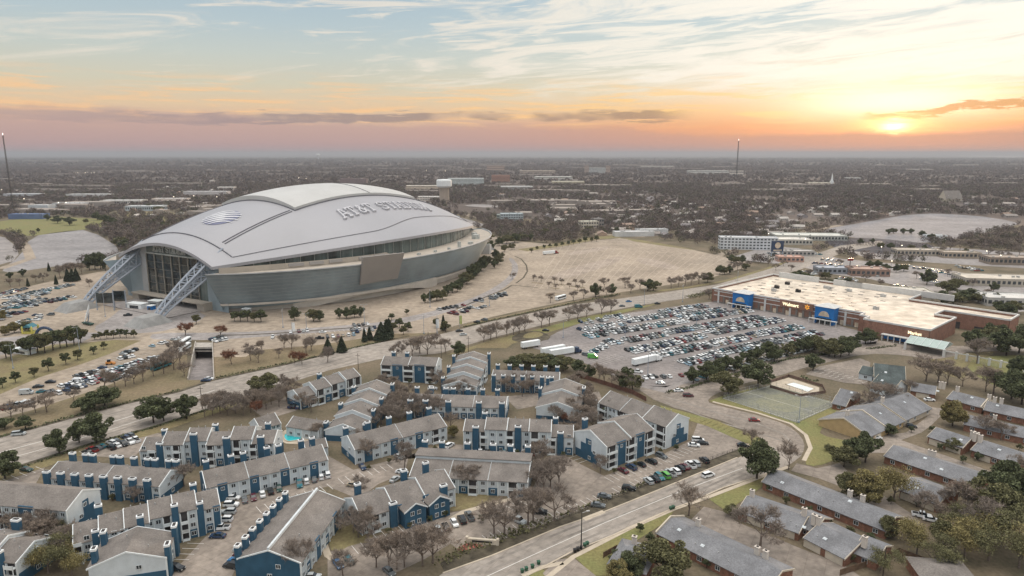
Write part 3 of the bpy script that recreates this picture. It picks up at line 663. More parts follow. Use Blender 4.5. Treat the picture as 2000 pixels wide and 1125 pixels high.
def letters(txt,w,h,gap,fn,sw,up):
    """fn(x,y)->point on the surface, up(x,y)->outward vector; each stroke is a raised bar"""
    out=[]; x=0
    for chh in txt:
        ww=w*(.45 if chh in 'I ' else 1.0); b=MB()
        st=[list(s) for s in GL[chh]]
        for (sx_,sy_) in SER[chh]:
            st.append([(sx_-.17*(w/ww),sy_),(sx_+.17*(w/ww),sy_)])
        for s in st:
            for (ax_,ay_),(bx_,by_) in zip(s,s[1:]):
                p0=Vector((x+ax_*ww,ay_*h)); p1=Vector((x+bx_*ww,by_*h)); d=(p1-p0); L=d.length
                if L<1e-5: continue
                d/=L; n=Vector((-d.y,d.x))*sw/2; p0=p0-d*sw*.45; p1=p1+d*sw*.45
                k=max(1,int((p1-p0).length/3))
                for i in range(k):
                    a=p0.lerp(p1,i/k); c=p0.lerp(p1,(i+1)/k)
                    rg=[fn(*(a+n)),fn(*(a-n)),fn(*(c-n)),fn(*(c+n))]; rg=[Vector(r_) for r_ in rg]
                    b.prism(rg,up)
        if b.v: out.append(b)
        x+=ww+gap*w
    return out,x
q_b=77
def rf(x,y):
    s=-52+x; q=q_b-1-(y*1.0); return on(s,q,.05)
ls,tot=letters('AT&T STADIUM',7.4,11.5,.42,rf,1.4,Vector((0,-.4,1.5)))
m_let=mat('roof letter steel',(.50,.50,.53),.5,var=.05)
m_letd=m_seam
for b in ls: b.build('roof_letter',m_let,stad)
def ef(x,y): return L2(-EW-.9,-20+x,39.0+y)
ls,tot=letters('AT&T STADIUM',2.7,4.2,.3,ef,.75,Vector((-.5,0,0)))
for b in ls: b.build('end_wall_letter',m_mull,stad)
# striped globe on the end slope of the roof
m_lw=mat('logo white',(.62,.63,.66),.5,var=.03); m_lb=mat('logo blue',(.17,.18,.28),.5,var=.05)
cx_,cq=-119,10; rx,rq=15,15
def gp(u,v,dz=.25): return on(cx_+(u+v)*.707*rx,cq+(v-u)*.707*rq,dz)    # u uphill, v across
b=MB(); n=40; 
for j in range(12):
    for i in range(n):
        a0,a1=2*math.pi*i/n,2*math.pi*(i+1)/n; r0,r1=j/13,(j+1)/13
        b.poly([gp(r0*math.cos(a0),-r0*math.sin(a0),.3),gp(r1*math.cos(a0),-r1*math.sin(a0),.3),gp(r1*math.cos(a1),-r1*math.sin(a1),.3),gp(r0*math.cos(a1),-r0*math.sin(a1),.3)])
b.build('logo_disc',m_lb,stad)
b=MB()
for k,(u0,th_) in enumerate([(-.80,.13),(-.52,.17),(-.20,.20),(.14,.21),(.48,.20),(.80,.14)]):
    N_=18; 
    for i in range(N_):
        def cv(i):
            f=-1+2*i/N_; 
            u=u0*.93+.24*(1-f*f)-.10*f-.10; hw=math.sqrt(max(0,1-min(1,(u0)**2)))*1.0; v=f*hw
            wth=th_*1.25*(1-.6*abs(f)**1.5)*(.8+.2*(f<.2)); return u,v,wth
        u0a,va,wa=cv(i); u1a,vb,wb=cv(i+1)
        b.poly([gp(u0a-wa/2,va,.65),gp(u1a-wb/2,vb,.65),gp(u1a+wb/2,vb,.65),gp(u0a+wa/2,va,.65)])
b.build('logo_stripe',m_lw,stad)
# deck clutter
for i,(s,q,l,w_,h) in enumerate([(96,106,7,5,4),(150,60,6,4,3),(60,124,5,3,2),(36,128,3,2,5),(120,88,5,4,2.5),(-20,126,3,2,1.6),(0,128,2.5,2,1.6),(20,128,2.5,2,1.6)]):
    b=MB(); b.box(s-l/2,s+l/2,-q-w_/2,-q+w_/2,29.2,29.2+h); b.box(s-l/2+.3,s+l/2-.3,-q-w_/2+.3,-q+w_/2-.3,29.2+h,29.5+h); b.build('plant_room',m_mull,stad)
# ---------------------------------------------------------------- vehicles
PAINT={'white':(.82,.84,.85),'silver':(.46,.49,.50),'grey':(.13,.145,.155),'black':(.016,.02,.024),'dark blue':(.02,.045,.10),'blue':(.04,.16,.34),'red':(.22,.025,.025),'maroon':(.10,.02,.03),
'beige':(.40,.34,.25),'dark green':(.02,.06,.05),'teal':(.03,.16,.20),'lime green':(.12,.40,.08),'orange':(.60,.25,.05),'pale blue':(.35,.50,.60)}
PM={k:mat('paint '+k,v,.25,var=.04,scale=.3,spec=.6) for k,v in PAINT.items()}
m_cg=mat('car glass',(.012,.02,.026),.06,var=.2,spec=.9); m_ty=mat('tyre',(.018,.018,.018),.9); m_rim=mat('wheel rim',(.35,.36,.37),.35,metal=.6); m_hl=mat('headlight',(.75,.75,.7),.2); m_tl=mat('tail light',(.35,.01,.01),.3); m_trim=mat('black trim',(.02,.02,.022),.6)
PROF={ # length,width,height; body profile, greenhouse profile (x,z)
'saloon':(4.7,1.8,1.45,[(-2.35,.35),(-2.3,.85),(-1.5,.98),(1.2,.95),(2.2,.78),(2.35,.5),(2.35,.3)],[(-1.75,.95),(-1.1,1.42),(.35,1.45),(1.15,.93)]),
'hatchback':(4.1,1.76,1.5,[(-2.05,.35),(-2.02,.95),(-1.7,1.02),(1.05,.98),(1.9,.8),(2.05,.5),(2.05,.3)],[(-1.95,.98),(-1.55,1.45),(.3,1.5),(1.1,.96)]),
'estate car':(4.75,1.9,1.72,[(-2.37,.4),(-2.35,1.05),(-2.1,1.12),(1.2,1.08),(2.2,.95),(2.37,.6),(2.37,.35)],[(-2.25,1.1),(-1.95,1.66),(.3,1.72),(1.15,1.06)]),
'pickup':(5.6,1.95,1.85,[(-2.8,.5),(-2.8,1.12),(-.85,1.12),(-.8,1.12),(1.5,1.12),(2.6,1.05),(2.8,.7),(2.8,.42)],[(-.85,1.1),(-.7,1.8),(.75,1.85),(1.45,1.1)]),
'minivan':(5.0,1.95,1.8,[(-2.5,.4),(-2.48,1.1),(-2.3,1.15),(1.5,1.05),(2.35,.9),(2.5,.55),(2.5,.35)],[(-2.42,1.12),(-2.2,1.75),(.6,1.8),(1.7,1.02)]),
'van':(5.8,2.05,2.5,[(-2.9,.45),(-2.9,2.4),(-2.7,2.5),(1.1,2.5),(1.7,1.9),(2.2,1.35),(2.9,1.1),(2.9,.4)],[(1.12,1.5),(1.15,2.4),(1.2,2.42),(2.15,1.4)])}
def car_parts(kind):
    Lg,w,h,bp,gp_=PROF[kind]; hw=w/2; b=MB()
    # body: profile loop both sides with a slight tuck below
    n=len(bp); zb=.28 
    ring=[(bp[0][0],zb)]+bp+[(bp[-1][0],zb)]
    for sg in (-1,1):
        pts=[(x,sg*hw*(.93 if z>.8 else 1),z) for x,z in ring]; b.poly(pts if sg<0 else pts[::-1])
    for i in range(len(ring)):
        a,c=ring[i],ring[(i+1)%len(ring)]; fa=.93 if a[1]>.8 else 1; fc=.93 if c[1]>.8 else 1
        b.poly([(a[0],hw*fa,a[1]),(c[0],hw*fc,c[1]),(c[0],-hw*fc,c[1]),(a[0],-hw*fa,a[1])])
    # roof panel
    g=gp_; t0,t1=g[1],g[2]
    if kind=='van': pass
    else: b.prism([(t0[0],-hw*.72,t0[1]),(t1[0],-hw*.72,t1[1]),(t1[0],hw*.72,t1[1]),(t0[0],hw*.72,t0[1])],(0,0,.05))
    if kind=='pickup': b.box(-2.65,-.95,-hw*.8,hw*.8,1.125,1.13,2)
    G=MB()
    if kind=='van':
        G.poly([(1.14,-hw*.8,2.44),(1.72,-hw*.8,1.93),(1.72,hw*.8,1.93),(1.14,hw*.8,2.44)]); G.poly([(1.74,-hw*.8,1.91),(2.24,-hw*.8,1.37),(2.24,hw*.8,1.37),(1.74,hw*.8,1.91)])
        for sg in (-1,1): G.poly([(.5,sg*(hw*.935),1.5),(1.75,sg*(hw*.935),1.45),(1.3,sg*hw*.935,2.1),(.5,sg*hw*.935,2.1)])
    else:
        lo=[(g[0][0],g[0][1]),(g[3][0],g[3][1])]
        for sg in (-1,1): G.poly([(g[0][0],sg*hw*.9,g[0][1]),(g[3][0],sg*hw*.9,g[3][1]),(t1[0],sg*hw*.72,t1[1]),(t0[0],sg*hw*.72,t0[1])])
        G.poly([(g[0][0],-hw*.9,g[0][1]),(t0[0],-hw*.72,t0[1]),(t0[0],hw*.72,t0[1]),(g[0][0],hw*.9,g[0][1])])
        G.poly([(g[3][0],-hw*.9,g[3][1]),(t1[0],-hw*.72,t1[1]),(t1[0],hw*.72,t1[1]),(g[3][0],hw*.9,g[3][1])])
    return b,G,Lg,w
def wheel_mb(r=.33):
    b=MB(); b.tube((0,-.11,0),(0,.11,0),r,n=10,m=0); return b
WHEEL=wheel_mb().mesh('wheel',[m_ty,m_rim]); CM={}
RIM=MB(); RIM.tube((0,-.125,0),(0,.125,0),.2,n=8); RIM=RIM.mesh('rim',m_rim)
def car_mesh(kind,col,full):
    k=(kind,col,full)
    if k in CM: return CM[k]
    b,G,Lg,w=car_parts(kind)
    if full:
        CM[k]=b.mesh('body',[PM[col],m_cg,m_trim]); return CM[k]
    o=len(b.v); b.v+=G.v; b.f+=[tuple(i+o for i in f) for f in G.f]; b.m+=[1]*len(G.f)
    for sx_ in (-1,1):
        for sy_ in (-1,1): b.tube((sx_*Lg*.3,sy_*(w/2-.14),.33),(sx_*Lg*.3,sy_*(w/2+.01),.33),.33,n=6,m=2)
    CM[k]=b.mesh('vehicle',[PM[col],m_cg,m_trim]); return CM[k]
GM={}; HLM={}
for k in PROF:
    _,G,Lg,w=car_parts(k); GM[k]=G.mesh('windows',m_cg)
    h=MB(); 
    h.box(Lg/2-.06,Lg/2+.02,-w/2+.1,-w/2+.45,.62 if k!='van' else .8,.76 if k!='van' else .98); HLM[k]=h.mesh('headlight',m_hl)
    h=MB(); h.box(-Lg/2-.02,-Lg/2+.05,-w/2+.06,-w/2+.34,.7,.88); HLM[k,'t']=h.mesh('tail_light',m_tl)
NAME={'saloon':'car','hatchback':'car','estate car':'car','pickup':'pickup_truck','minivan':'minivan','van':'van'}
CAT={'saloon':'car','hatchback':'car','estate car':'car','pickup':'pickup','minivan':'minivan','van':'van'}
TOTC=0
def put_car(kind,col,p,rz,label,group,full):
    if full:
        e=empty(NAME[kind],p,rz,label,CAT[kind],group); Lg,w=PROF[kind][:2]
        link('body',car_mesh(kind,col,True),e); link('windows',GM[kind],e)
        for sx_ in (-1,1):
            for sy_ in (-1,1): wl_=link('wheel',WHEEL,e,(sx_*Lg*.3,sy_*(w/2-.1),.33)); link('rim',RIM,wl_)
        link('headlight',HLM[kind],e); link('headlight',HLM[kind],e,(0,w-.55,0)); link('tail_light',HLM[kind,'t'],e); link('tail_light',HLM[kind,'t'],e,(0,w-.4,0))
    else:
        e=link(NAME[kind],car_mesh(kind,col,False),None,p,rz); tag(e,label,CAT[kind],group)
    return e
KINDS=['saloon']*6+['estate car']*6+['hatchback']*2+['pickup']*3+['minivan']*2
COLS=['white']*10+['silver']*6+['pale blue']+['grey']*4+['black']*5+['dark blue']*2+['teal','maroon','red','beige','dark green']
CARS=[]   # (dist, kind, colour, point, angle, where, group, z)
def crow(x0,y0,x1,y1,place,group,n=None,sp_=2.75,fill=1.0,side=1,ang=90,double=False,cols=None,z=.1,end='west'):
    """a row of parked cars between two pixels; n cars or as many as fit"""
    P,Q=at(x0,y0),at(x1,y1); d=Q-P; L=d.length; d/=L; k=n or int(L/sp_); step=L/max(1,k-1) if n else sp_
    th=math.atan2(d.y,d.x); nn=Vector((-d.y,d.x,0)); idx=0
    for r_ in ((0,1) if double else (0,)):
        idx=0
        for i in range(k):
            if rnd.random()>fill: continue
            kd=rnd.choice(KINDS); c=(cols[i] if cols and r_==0 and i<len(cols) else rnd.choice(COLS))
            if c in PROF: kd=c; c='white'
            if isinstance(c,tuple): kd,c=c
            p=P+d*(i*step+rnd.uniform(-.15,.15))+nn*(rnd.uniform(-.3,.3)+(5.4 if r_ else 0)); p.z=z
            a=th+R(ang)+(math.pi if rnd.random()<.25 else 0)+rnd.uniform(-.03,.03)
            CARS.append([p.length,kd,c,p,a,(place+(', rear line' if r_ else ''),idx,end),group]); idx+=1
def car1(x,y,ang,kind,col,label,z=.12):
    p=at(x,y); p.z=z; CARS.append([0,kind,col,p,R(ang),label,None])
# ---------------------------------------------------------------- trees
m_bark=mat('bark',(.19,.15,.125),.95,var=.2,scale=2); m_bark2=mat('dark bark',(.07,.055,.045),.95,var=.2,scale=2)
m_twig=mat('bare twigs',(.265,.215,.175),1,var=.1,island=.35); m_twig2=mat('greyish twigs',(.24,.20,.17),1,var=.1,island=.35); m_twigr=mat('rusty twigs',(.20,.09,.055),1,var=.15,island=.4)
m_leaf=mat('evergreen leaves',(.115,.13,.068),.85,var=.2,scale=.25,island=.55,spec=.15); m_leaf2=mat('olive leaves',(.155,.15,.076),.85,var=.2,scale=.25,island=.5,spec=.15)
m_leafy=mat('yellow green leaves',(.235,.20,.09),.9,var=.2,scale=.25,island=.45,spec=.15); m_leafd=mat('dark conifer leaves',(.060,.075,.046),.9,var=.2,scale=.3,island=.5,spec=.15)
def tri_mesh(name,V,n,m,smooth_=False):
    """V: (k*n,3) array of k faces with n corners each"""
    me=bpy.data.meshes.new(name); V=np.ascontiguousarray(V,dtype=np.float32); nv=len(V); k=nv//n
    me.vertices.add(nv); me.vertices.foreach_set('co',V.ravel()); me.loops.add(nv); me.loops.foreach_set('vertex_index',np.arange(nv,dtype=np.int32))
    me.polygons.add(k); me.polygons.foreach_set('loop_start',np.arange(0,nv,n,dtype=np.int32)); me.polygons.foreach_set('loop_total',np.full(k,n,dtype=np.int32))
    me.materials.append(m); me.update(calc_edges=True); return me
def leaf_faces(cent,size,rg,n=4):
    """random oriented leaf clumps at given centres"""
    k=len(cent); a=rg.normal(size=(k,3)); a/=np.linalg.norm(a,axis=1)[:,None]; b=rg.normal(size=(k,3)); b-=a*(a*b).sum(1)[:,None]; b/=np.linalg.norm(b,axis=1)[:,None]
    s=(size*rg.uniform(.6,1.35,k))[:,None]
    if n==3: c=np.stack([cent+a*s,cent-a*s*.6+b*s*.8,cent-a*s*.5-b*s*.8],1)
    else: c=np.stack([cent+a*s,cent+b*s*.75,cent-a*s,cent-b*s*.75],1)
    return c.reshape(-1,3)
def branches(seed,h,spread,levels=5,up=.35,r0=.19,trunk=.25,fork=3):
    rg=random.Random(seed); b=MB(); tips=[]
    def grow(p,d,L,r,lv):
        q=p+d*L; b.tube(p,q,r,r*.62,n=5 if lv<2 else 3,cap=False)
        if lv>=levels: tips.append((q,d)); return
        for _ in range(fork+(1 if lv==0 else 0)):
            nd=(d+Vector((rg.gauss(0,1),rg.gauss(0,1),rg.gauss(up*.5,.45)))*spread).normalized()
            if nd.z<-.1: nd.z=.05; nd.normalize()
            grow(p+d*L*rg.uniform(.65,1.0),nd,L*rg.uniform(.6,.85),r*.55,lv+1)
    grow(Vector((0,0,-.2)),Vector((rg.uniform(-.08,.08),rg.uniform(-.08,.08),1)).normalized(),h*trunk,r0,0)
    zm=max(t_[0].z for t_ in tips); f=h/zm*.93
    b.v=[(v[0]*f,v[1]*f,v[2]*f if v[2]>0 else v[2]) for v in b.v]; tips=[(t_[0]*f,t_[1]) for t_ in tips]
    return b,tips
def bare_proto(seed,h,spread,wd,m):
    b,tips=branches(seed,h,spread); rg=np.random.default_rng(seed)
    T=np.array([tuple(t_[0]) for t_ in tips]); D=np.array([tuple(t_[1]) for t_ in tips])
    k=9; T=np.repeat(T,k,0); D=np.repeat(D,k,0)+rg.normal(size=(len(T),3))*.55; D[:,2]+=.15; D/=np.linalg.norm(D,axis=1)[:,None]
    L=rg.uniform(.5,1.5,len(T))[:,None]*h/10; S=np.cross(D,rg.normal(size=D.shape)); S/=np.linalg.norm(S,axis=1)[:,None]; w_=wd
    T0=T-D*rg.uniform(0,1.4,len(T))[:,None]; V=np.stack([T0-S*w_,T0+S*w_,T0+D*L],1).reshape(-1,3)
    return b.mesh('trunk',m_bark),tri_mesh('twigs',V,3,m)
BARE=[bare_proto(11+i,10,[.55,.62,.5,.7][i],.042,[m_twig,m_twig2,m_twig,m_twig2][i]) for i in range(4)]
BARER=[bare_proto(31,10,.6,.07,m_twigr)]
def ever_proto(seed,h,w,m,nclump=26,nleaf=260,size=.27,low=.2,mb=m_bark2):
    rg=np.random.default_rng(seed); b=MB(); b.tube((0,0,-.2),(0,0,h*.35),.3,.2,n=7,cap=False); cs=[]
    for i in range(nclump):
        u=rg.normal(size=3); u/=np.linalg.norm(u); u[2]=u[2]*.95+.05; r=rg.uniform(.35,1.0)
        c=np.array([u[0]*w/2*r,u[1]*w/2*r,h*(low+(1-low)*.5)+u[2]*h*(1-low)*.48*r]); c[:2]*=(1-.35*max(0,u[2]*r)); cs.append((c,rg.uniform(.55,1.15)*w*.165))
        if i<9: b.tube((0,0,h*rg.uniform(.18,.35)),tuple(c),.12,.04,n=4,cap=False)
    P=[]
    for c,r in cs:
        k=int(nleaf*(r/(w*.15))); d=rg.normal(size=(k,3)); d/=np.linalg.norm(d,axis=1)[:,None]; P.append(c+d*(r*rg.uniform(.6,1.15,k)**.6)[:,None]*np.array([1,1,.75]))
    P=np.concatenate(P); return b.mesh('trunk',mb),tri_mesh('crown',leaf_faces(P,np.full(len(P),size),rg),4,m)
OAK=[ever_proto(51+i,10,[10.0,9,10.8][i],[m_leaf,m_leaf,m_leaf2][i],34,300,.26) for i in range(3)]
ROUND=[ever_proto(61,10,8,m_leaf,22,280,.28,.2),ever_proto(62,10,7.5,m_leaf2,22,280,.28,.18)]
BUSH=[ever_proto(71,10,9.5,m_leafy,40,330,.22,.08),ever_proto(72,10,9,m_leaf2,36,330,.22,.08)]
def cone_proto(seed,h,w,m):
    rg=np.random.default_rng(seed); k=5200; z=rg.uniform(0,1,k)**1.3; r=(1-z)**.85*w/2*(.8+.25*np.sin(z*40+rg.uniform(0,6.28,k)))*rg.uniform(.55,1,k)**.5; a=rg.uniform(0,6.283,k)
    P=np.stack([r*np.cos(a),r*np.sin(a),h*(.08+.92*z)],1); b=MB(); b.tube((0,0,-.2),(0,0,h*.5),.25,.1,n=6,cap=False)
    return b.mesh('trunk',m_bark2),tri_mesh('crown',leaf_faces(P,np.full(k,.28),rg),4,m)
CONE=[cone_proto(81,10,5.5,m_leafd),cone_proto(82,10,4.2,m_leafd)]
def sprout(seed,h,m):
    t_,_=None,None; b,tips=branches(seed,h,.6); rg=np.random.default_rng(seed); T=np.array([tuple(q[0]) for q in tips]); T=np.repeat(T,16,0)+rg.normal(size=(len(T)*16,3))*.55
    return b.mesh('trunk',m_bark),tri_mesh('crown',leaf_faces(T,np.full(len(T),.15),rg),4,m)
SPR=[sprout(91,10,m_leafy),sprout(92,10,m_leaf2),sprout(93,10,m_leafy)]
KT={'sprout':(SPR,'budding_tree','thin yellow-green tree','crown'),'bare':(BARE,'bare_tree','bare tree','twigs'),'rusty':(BARER,'rusty_tree','rusty brown tree','twigs'),'oak':(OAK,'evergreen_oak','dark evergreen','crown'),'round':(ROUND,'round_tree','round evergreen','crown'),
'cone':(CONE,'conifer','pointed conifer','crown'),'shrub':(ROUND,'shrub','low dark shrub','crown'),'bush':(BUSH,'bushy_tree','yellow-green tree','crown')}
TREES=[]
def trees(kind,place,group,pts,end='west'):
    pts=sorted([p for p in pts if p[2]>1],key=(lambda p:-p[1]) if end=='near end' else (lambda p:p[0]))
    for i,p in enumerate(pts):
        TREES.append((kind,place,group,i,len(pts),p,end))
def put_tree(kind,x,y,h,label,group,wf=1.0):
    pr_,nm,_,cn=KT[kind]; tm,cm=pr_[rnd.randrange(len(pr_))]; p=at(x,y); s=h/10*rnd.uniform(.93,1.07)
    s*={'oak':.86,'bush':.74,'round':.95,'bare':.97,'sprout':.85}.get(kind,1); e=empty(nm,p,rnd.uniform(0,6.28),label,'shrub' if kind=='shrub' else 'tree',group); sw=s*wf*rnd.uniform(.92,1.1); e.scale=(sw,sw,s)
    link('trunk',tm,e); link(cn,cm,e)
def place_trees():
    for kind,place,group,i,n,p,end in TREES:
        x,y,h=p[:3]; wf=p[3] if len(p)>3 else 1.0; d=KT[kind][2]
        w=ordw(i)
        lab=f"{d} {place}" if n==1 else f"{d}, {w} from {'west' if end=='west' else 'the near end'}, {place}"
        put_tree(kind,x,y,h,lab,group,wf)
# ---------------------------------------------------------------- buildings
m_wwall=mat('white siding',(.62,.67,.70),.7,var=.06,scale=.3,wave=('Z',1.6,.05)); m_blue=mat('blue siding',(.034,.102,.17),.65,var=.10,scale=.3,wave=('Z',1.6,.08))
m_shing=mat('brown grey shingles',(.205,.185,.17),.95,var=.12,scale=.18,fine=2.5); m_shing2=mat('blue grey shingles',(.205,.208,.22),.95,var=.12,scale=.2,fine=2.5)
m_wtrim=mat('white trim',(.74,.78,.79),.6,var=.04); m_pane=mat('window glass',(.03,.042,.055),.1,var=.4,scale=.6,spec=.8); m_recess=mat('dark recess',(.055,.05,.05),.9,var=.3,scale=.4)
m_cap=mat('chimney cap',(.80,.83,.84),.5,var=.03); m_brick=mat('brown brick',(.27,.135,.09),.9,var=.18,scale=.8,fine=3); m_cream=mat('cream siding',(.60,.53,.43),.8,var=.06,scale=.4); m_yel=mat('tan stucco',(.50,.36,.19),.85,var=.06)
m_vent=mat('roof vent',(.45,.45,.44),.6); m_rail=mat('balcony rail',(.52,.53,.53),.6)
WM={}
def win_mesh(w=1.5,h=1.3):
    if (w,h) in WM: return WM[w,h]
    b=MB(); b.box(-w/2,w/2,-.02,.05,0,h,1); fr=.09
    b.box(-w/2-fr,w/2+fr,-.10,0,-fr,0,0); b.box(-w/2-fr,w/2+fr,-.10,0,h,h+fr,0)
    for x in (-w/2-fr,w/2,-.04): b.box(x,x+fr,-.10,-.001,0,h,0)
    WM[w,h]=b.mesh('window',[m_wtrim,m_pane]); return WM[w,h]
def chim_mesh(w,d,z0,z1):
    b=MB(); b.box(-w/2,w/2,-d/2,d/2,z0,z1-.6,0)
    return b.mesh('chimney',m_blue)
def cap_mesh(w,d,z1):
    b=MB(); b.box(-w/2-.06,w/2+.06,-d/2-.06,d/2+.06,z1-.6,z1,0); b.box(-w/2+.3,w/2-.3,-d/2+.25,d/2-.25,z1,z1+.12,1); return b.mesh('chimney_cap',[m_cap,m_recess])
def flats(label,A,B,he,D,front='cwkw',back='',units=1,dzs=None,dys=None,rise=2.6,ridge=.5,chz=2.4,sup=1.5,ends='b',axis='x',roofm=None,sto=None,name='apartment_block',wallm=None,lowm=None,group='blue and white flats',clerestory=False,trim=True):
    Aw,Bw=at(A[0],A[1],he),at(B[0],B[1],he)
    ex=(Bw-Aw); ex.z=0; L=ex.length; ex/=L; ey=Vector((-ex.y,ex.x,0)); org=Vector((Aw.x,Aw.y,0))
    if axis=='y': w_=L; org=org+ex*w_; ex,ey=ey,-ex; L,D=D,w_
    e=empty(name,org,math.atan2(ex.y,ex.x),label,'apartment block' if name=='apartment_block' else name.replace('_',' '),group)
    sto=sto or max(1,round(he/2.9)); sh=he/sto; wm=wallm or m_wwall; lm=lowm or m_blue; rm=roofm or m_shing
    nu=units; dzs=dzs or [0]*nu; dys=dys or [0]*nu; uw=L/nu; yr=D*ridge; hr=he+rise
    wb=MB(); rb=MB(); tb=MB(); lb=MB()
    for u in range(nu):
        x0,x1=u*uw,(u+1)*uw; dz,dy_=dzs[u],dys[u]; xi0,xi1=x0+.01*(u>0),x1-.01*(u<nu-1)
        pr_=[(dy_,0),(D+dy_,0),(D+dy_,he+dz),(yr+dy_,hr+dz),(dy_,he+dz)]
        wb.prism([(xi0,y,z) for y,z in pr_],(xi1-xi0,0,0))
        ov=.5; t_=.22
        sl0=(hr-he)/yr; sl1=(hr-he)/(D-yr)
        for (ya,za,yb,zb) in ((dy_-ov,he+dz-ov*sl0,yr+dy_,hr+dz),(yr+dy_,hr+dz,D+dy_+ov,he+dz-ov*sl1)):
            rb.prism([(xi0,ya,za+.03),(xi0,yb,zb+.03),(xi0,yb,zb+t_),(xi0,ya,za+t_)],(xi1-xi0,0,0))
        if trim:
            for xx in ((x0-.12,x0+.10),(x1-.10,x1+.12)):
                tb=MB()
                for (ya,za,yb,zb) in ((dy_-ov,he+dz-ov*sl0,yr+dy_,hr+dz),(yr+dy_,hr+dz,D+dy_+ov,he+dz-ov*sl1)):
                    tb.prism([(xx[0],ya,za-.15),(xx[0],yb,zb-.15),(xx[0],yb,zb+t_+.10),(xx[0],ya,za+t_+.10)],(xx[1]-xx[0],0,0))
                tb.build('gable_trim',m_wtrim,e)
    wb.build('wall',wm,e); rb.build('roof',rm,e); 
    if clerestory=='thin':
        b=MB(); b.box(0,L,yr-.3,yr+.3,hr-.2,hr+.9); b.build('clerestory_wall',m_wwall,e)
    elif clerestory:
        b=MB(); b.box(0,L,yr-.2,yr+2.4,hr-.3,hr+1.1); b.build('clerestory_wall',m_wwall,e); b=MB(); b.box(-.3,L+.3,yr-.5,yr+D*.35,hr+1.1,hr+1.35); b.build('clerestory_roof',rm,e)
    if ends:   # blue panel on both end gables
        for xx,sg,u in ((-.12,-1,0),(L+.0,1,nu-1)):
            b=MB(); dy_=dys[u]; top_=he*.55
            if ends=='full': pr_=[(dy_,0),(D+dy_,0),(D+dy_,he+dzs[u]),(yr+dy_,hr+dzs[u]-.1),(dy_,he+dzs[u])]
            elif ends=='mural': pr_=[(dy_+D*.25,0),(dy_+D*.95,0),(dy_+D*.95,he*.35),(dy_+D*.78,he*.35),(dy_+D*.78,he*.72),(dy_+D*.62,he*.72),(dy_+D*.62,he*.98),(dy_+D*.45,he*.98),(dy_+D*.45,he*.5),(dy_+D*.25,he*.38)]
            else: pr_=[(dy_,0),(D+dy_,0),(D+dy_,he*.42),(dy_,he*.42)]
            b.prism([(xx,y,z) for y,z in pr_],(.12,0,0)); b.build('end_panel',lm,e)
            for k in range(sto):
                link('window',win_mesh(1.2,1.1),e,(xx if sg<0 else L+.12,dy_+D*(.35 if k%2 else .5),k*sh+1.0),R(-90) if sg<0 else R(90))
    def bays(pat,side):
        n=len(pat); bw=L/n
        for i,ch_ in enumerate(pat):
            xc=(i+.5)*bw; u=min(nu-1,int(xc/uw)); dy_=dys[u]; dz=dzs[u]; H_=he+dz; y0=dy_ if side<0 else D+dy_; rz=0 if side<0 else math.pi
            def yy(o,d): return (y0-o-d,y0-o) if side<0 else (y0+o,y0+o+d)
            if ch_=='w' or ch_=='v':
                if ch_=='w': b=MB(); b.box(xc-bw*.46,xc+bw*.46,*yy(0,.10),0,sh*1.0 if sto>1 else .8); b.build('lower_panel',lm,e)
                for k in range(sto):
                    for o_ in ((-.22,.22) if bw>4.2 else (0,)):
                        link('window',win_mesh(1.2,1.2),e,(xc+o_*bw,y0+side*.11,k*sh+.95),rz)
            elif ch_=='b':
                b=MB(); b.box(xc-bw*.46,xc+bw*.46,*yy(0,.35),0,H_+.35); b.build('blue_panel',lm,e)
                link('window',win_mesh(1.0,1.0),e,(xc,y0+side*.36,sh*(sto-1)+1.0),rz)
            elif ch_=='k' or ch_=='d':
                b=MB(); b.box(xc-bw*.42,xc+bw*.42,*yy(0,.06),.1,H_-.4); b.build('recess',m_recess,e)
                for k in range(sto):
                    z=k*sh+(0 if k else .12); b=MB(); b.box(xc-bw*.45,xc+bw*.45,*yy(0,1.35),z,z+.22,0)
                    if ch_=='k' or k:
                        b.box(xc-bw*.45,xc+bw*.45,*yy(1.25,.08),z+.22,z+1.05,0 if k%2==0 else 1)
                    b.build('balcony',[m_wtrim,m_rail],e)
                b=MB()
                for xx in (xc-bw*.45,xc+bw*.45-.18): b.box(xx,xx+.18,*yy(1.2,.18),0,H_-.3)
                b.build('balcony_post',m_wtrim,e)
            elif ch_=='c' or ch_=='s':
                wdt=min(2.3,bw*.8); o=link('chimney',chim_mesh(wdt if ch_=='c' else 1.9,1.3,0 if ch_=='c' else he-1,H_+(chz+1.0 if ch_=='c' else rise+sup)),e,(xc,y0+side*.55 if ch_=='c' else y0-side*1.2,0)); link('chimney_cap',cap_mesh(wdt if ch_=='c' else 1.9,1.3,H_+(chz+1.0 if ch_=='c' else rise+sup)),o)
                if ch_=='c' and bw>4:
                    for k in range(sto): link('window',win_mesh(1.0,1.1),e,(xc+bw*.36,y0+side*.11,k*sh+.95),rz)
    if front:
        for i in range(len(front)+1):
            xb=min(L-.12,max(.12,i*L/len(front))); u=min(nu-1,int(min(xb,L-.01)/uw)); b=MB(); b.box(xb-.13,xb+.13,dys[u]-.42,dys[u]-.002,0,he+dzs[u]-.1); b.build('corner_board',m_wtrim,e)
    for k in range(nu*2):
        g=.25+.5*((k*37)%10)/10; u=k//2; x=(u+.3+.4*(k%2))*uw; z=he+dzs[u]+rise*(1-abs(g*D-yr)/(yr if g*D<yr else D-yr)); b=MB(); b.tube((0,0,-.1),(0,0,.75),.16,n=6); v_=b.build('roof_vent',m_vent,e); v_.location=(x,g*D+dys[u],z+.15)
    if front: bays(front,-1)
    if back: bays(back,1)
    return e,L,D,ex,ey,org
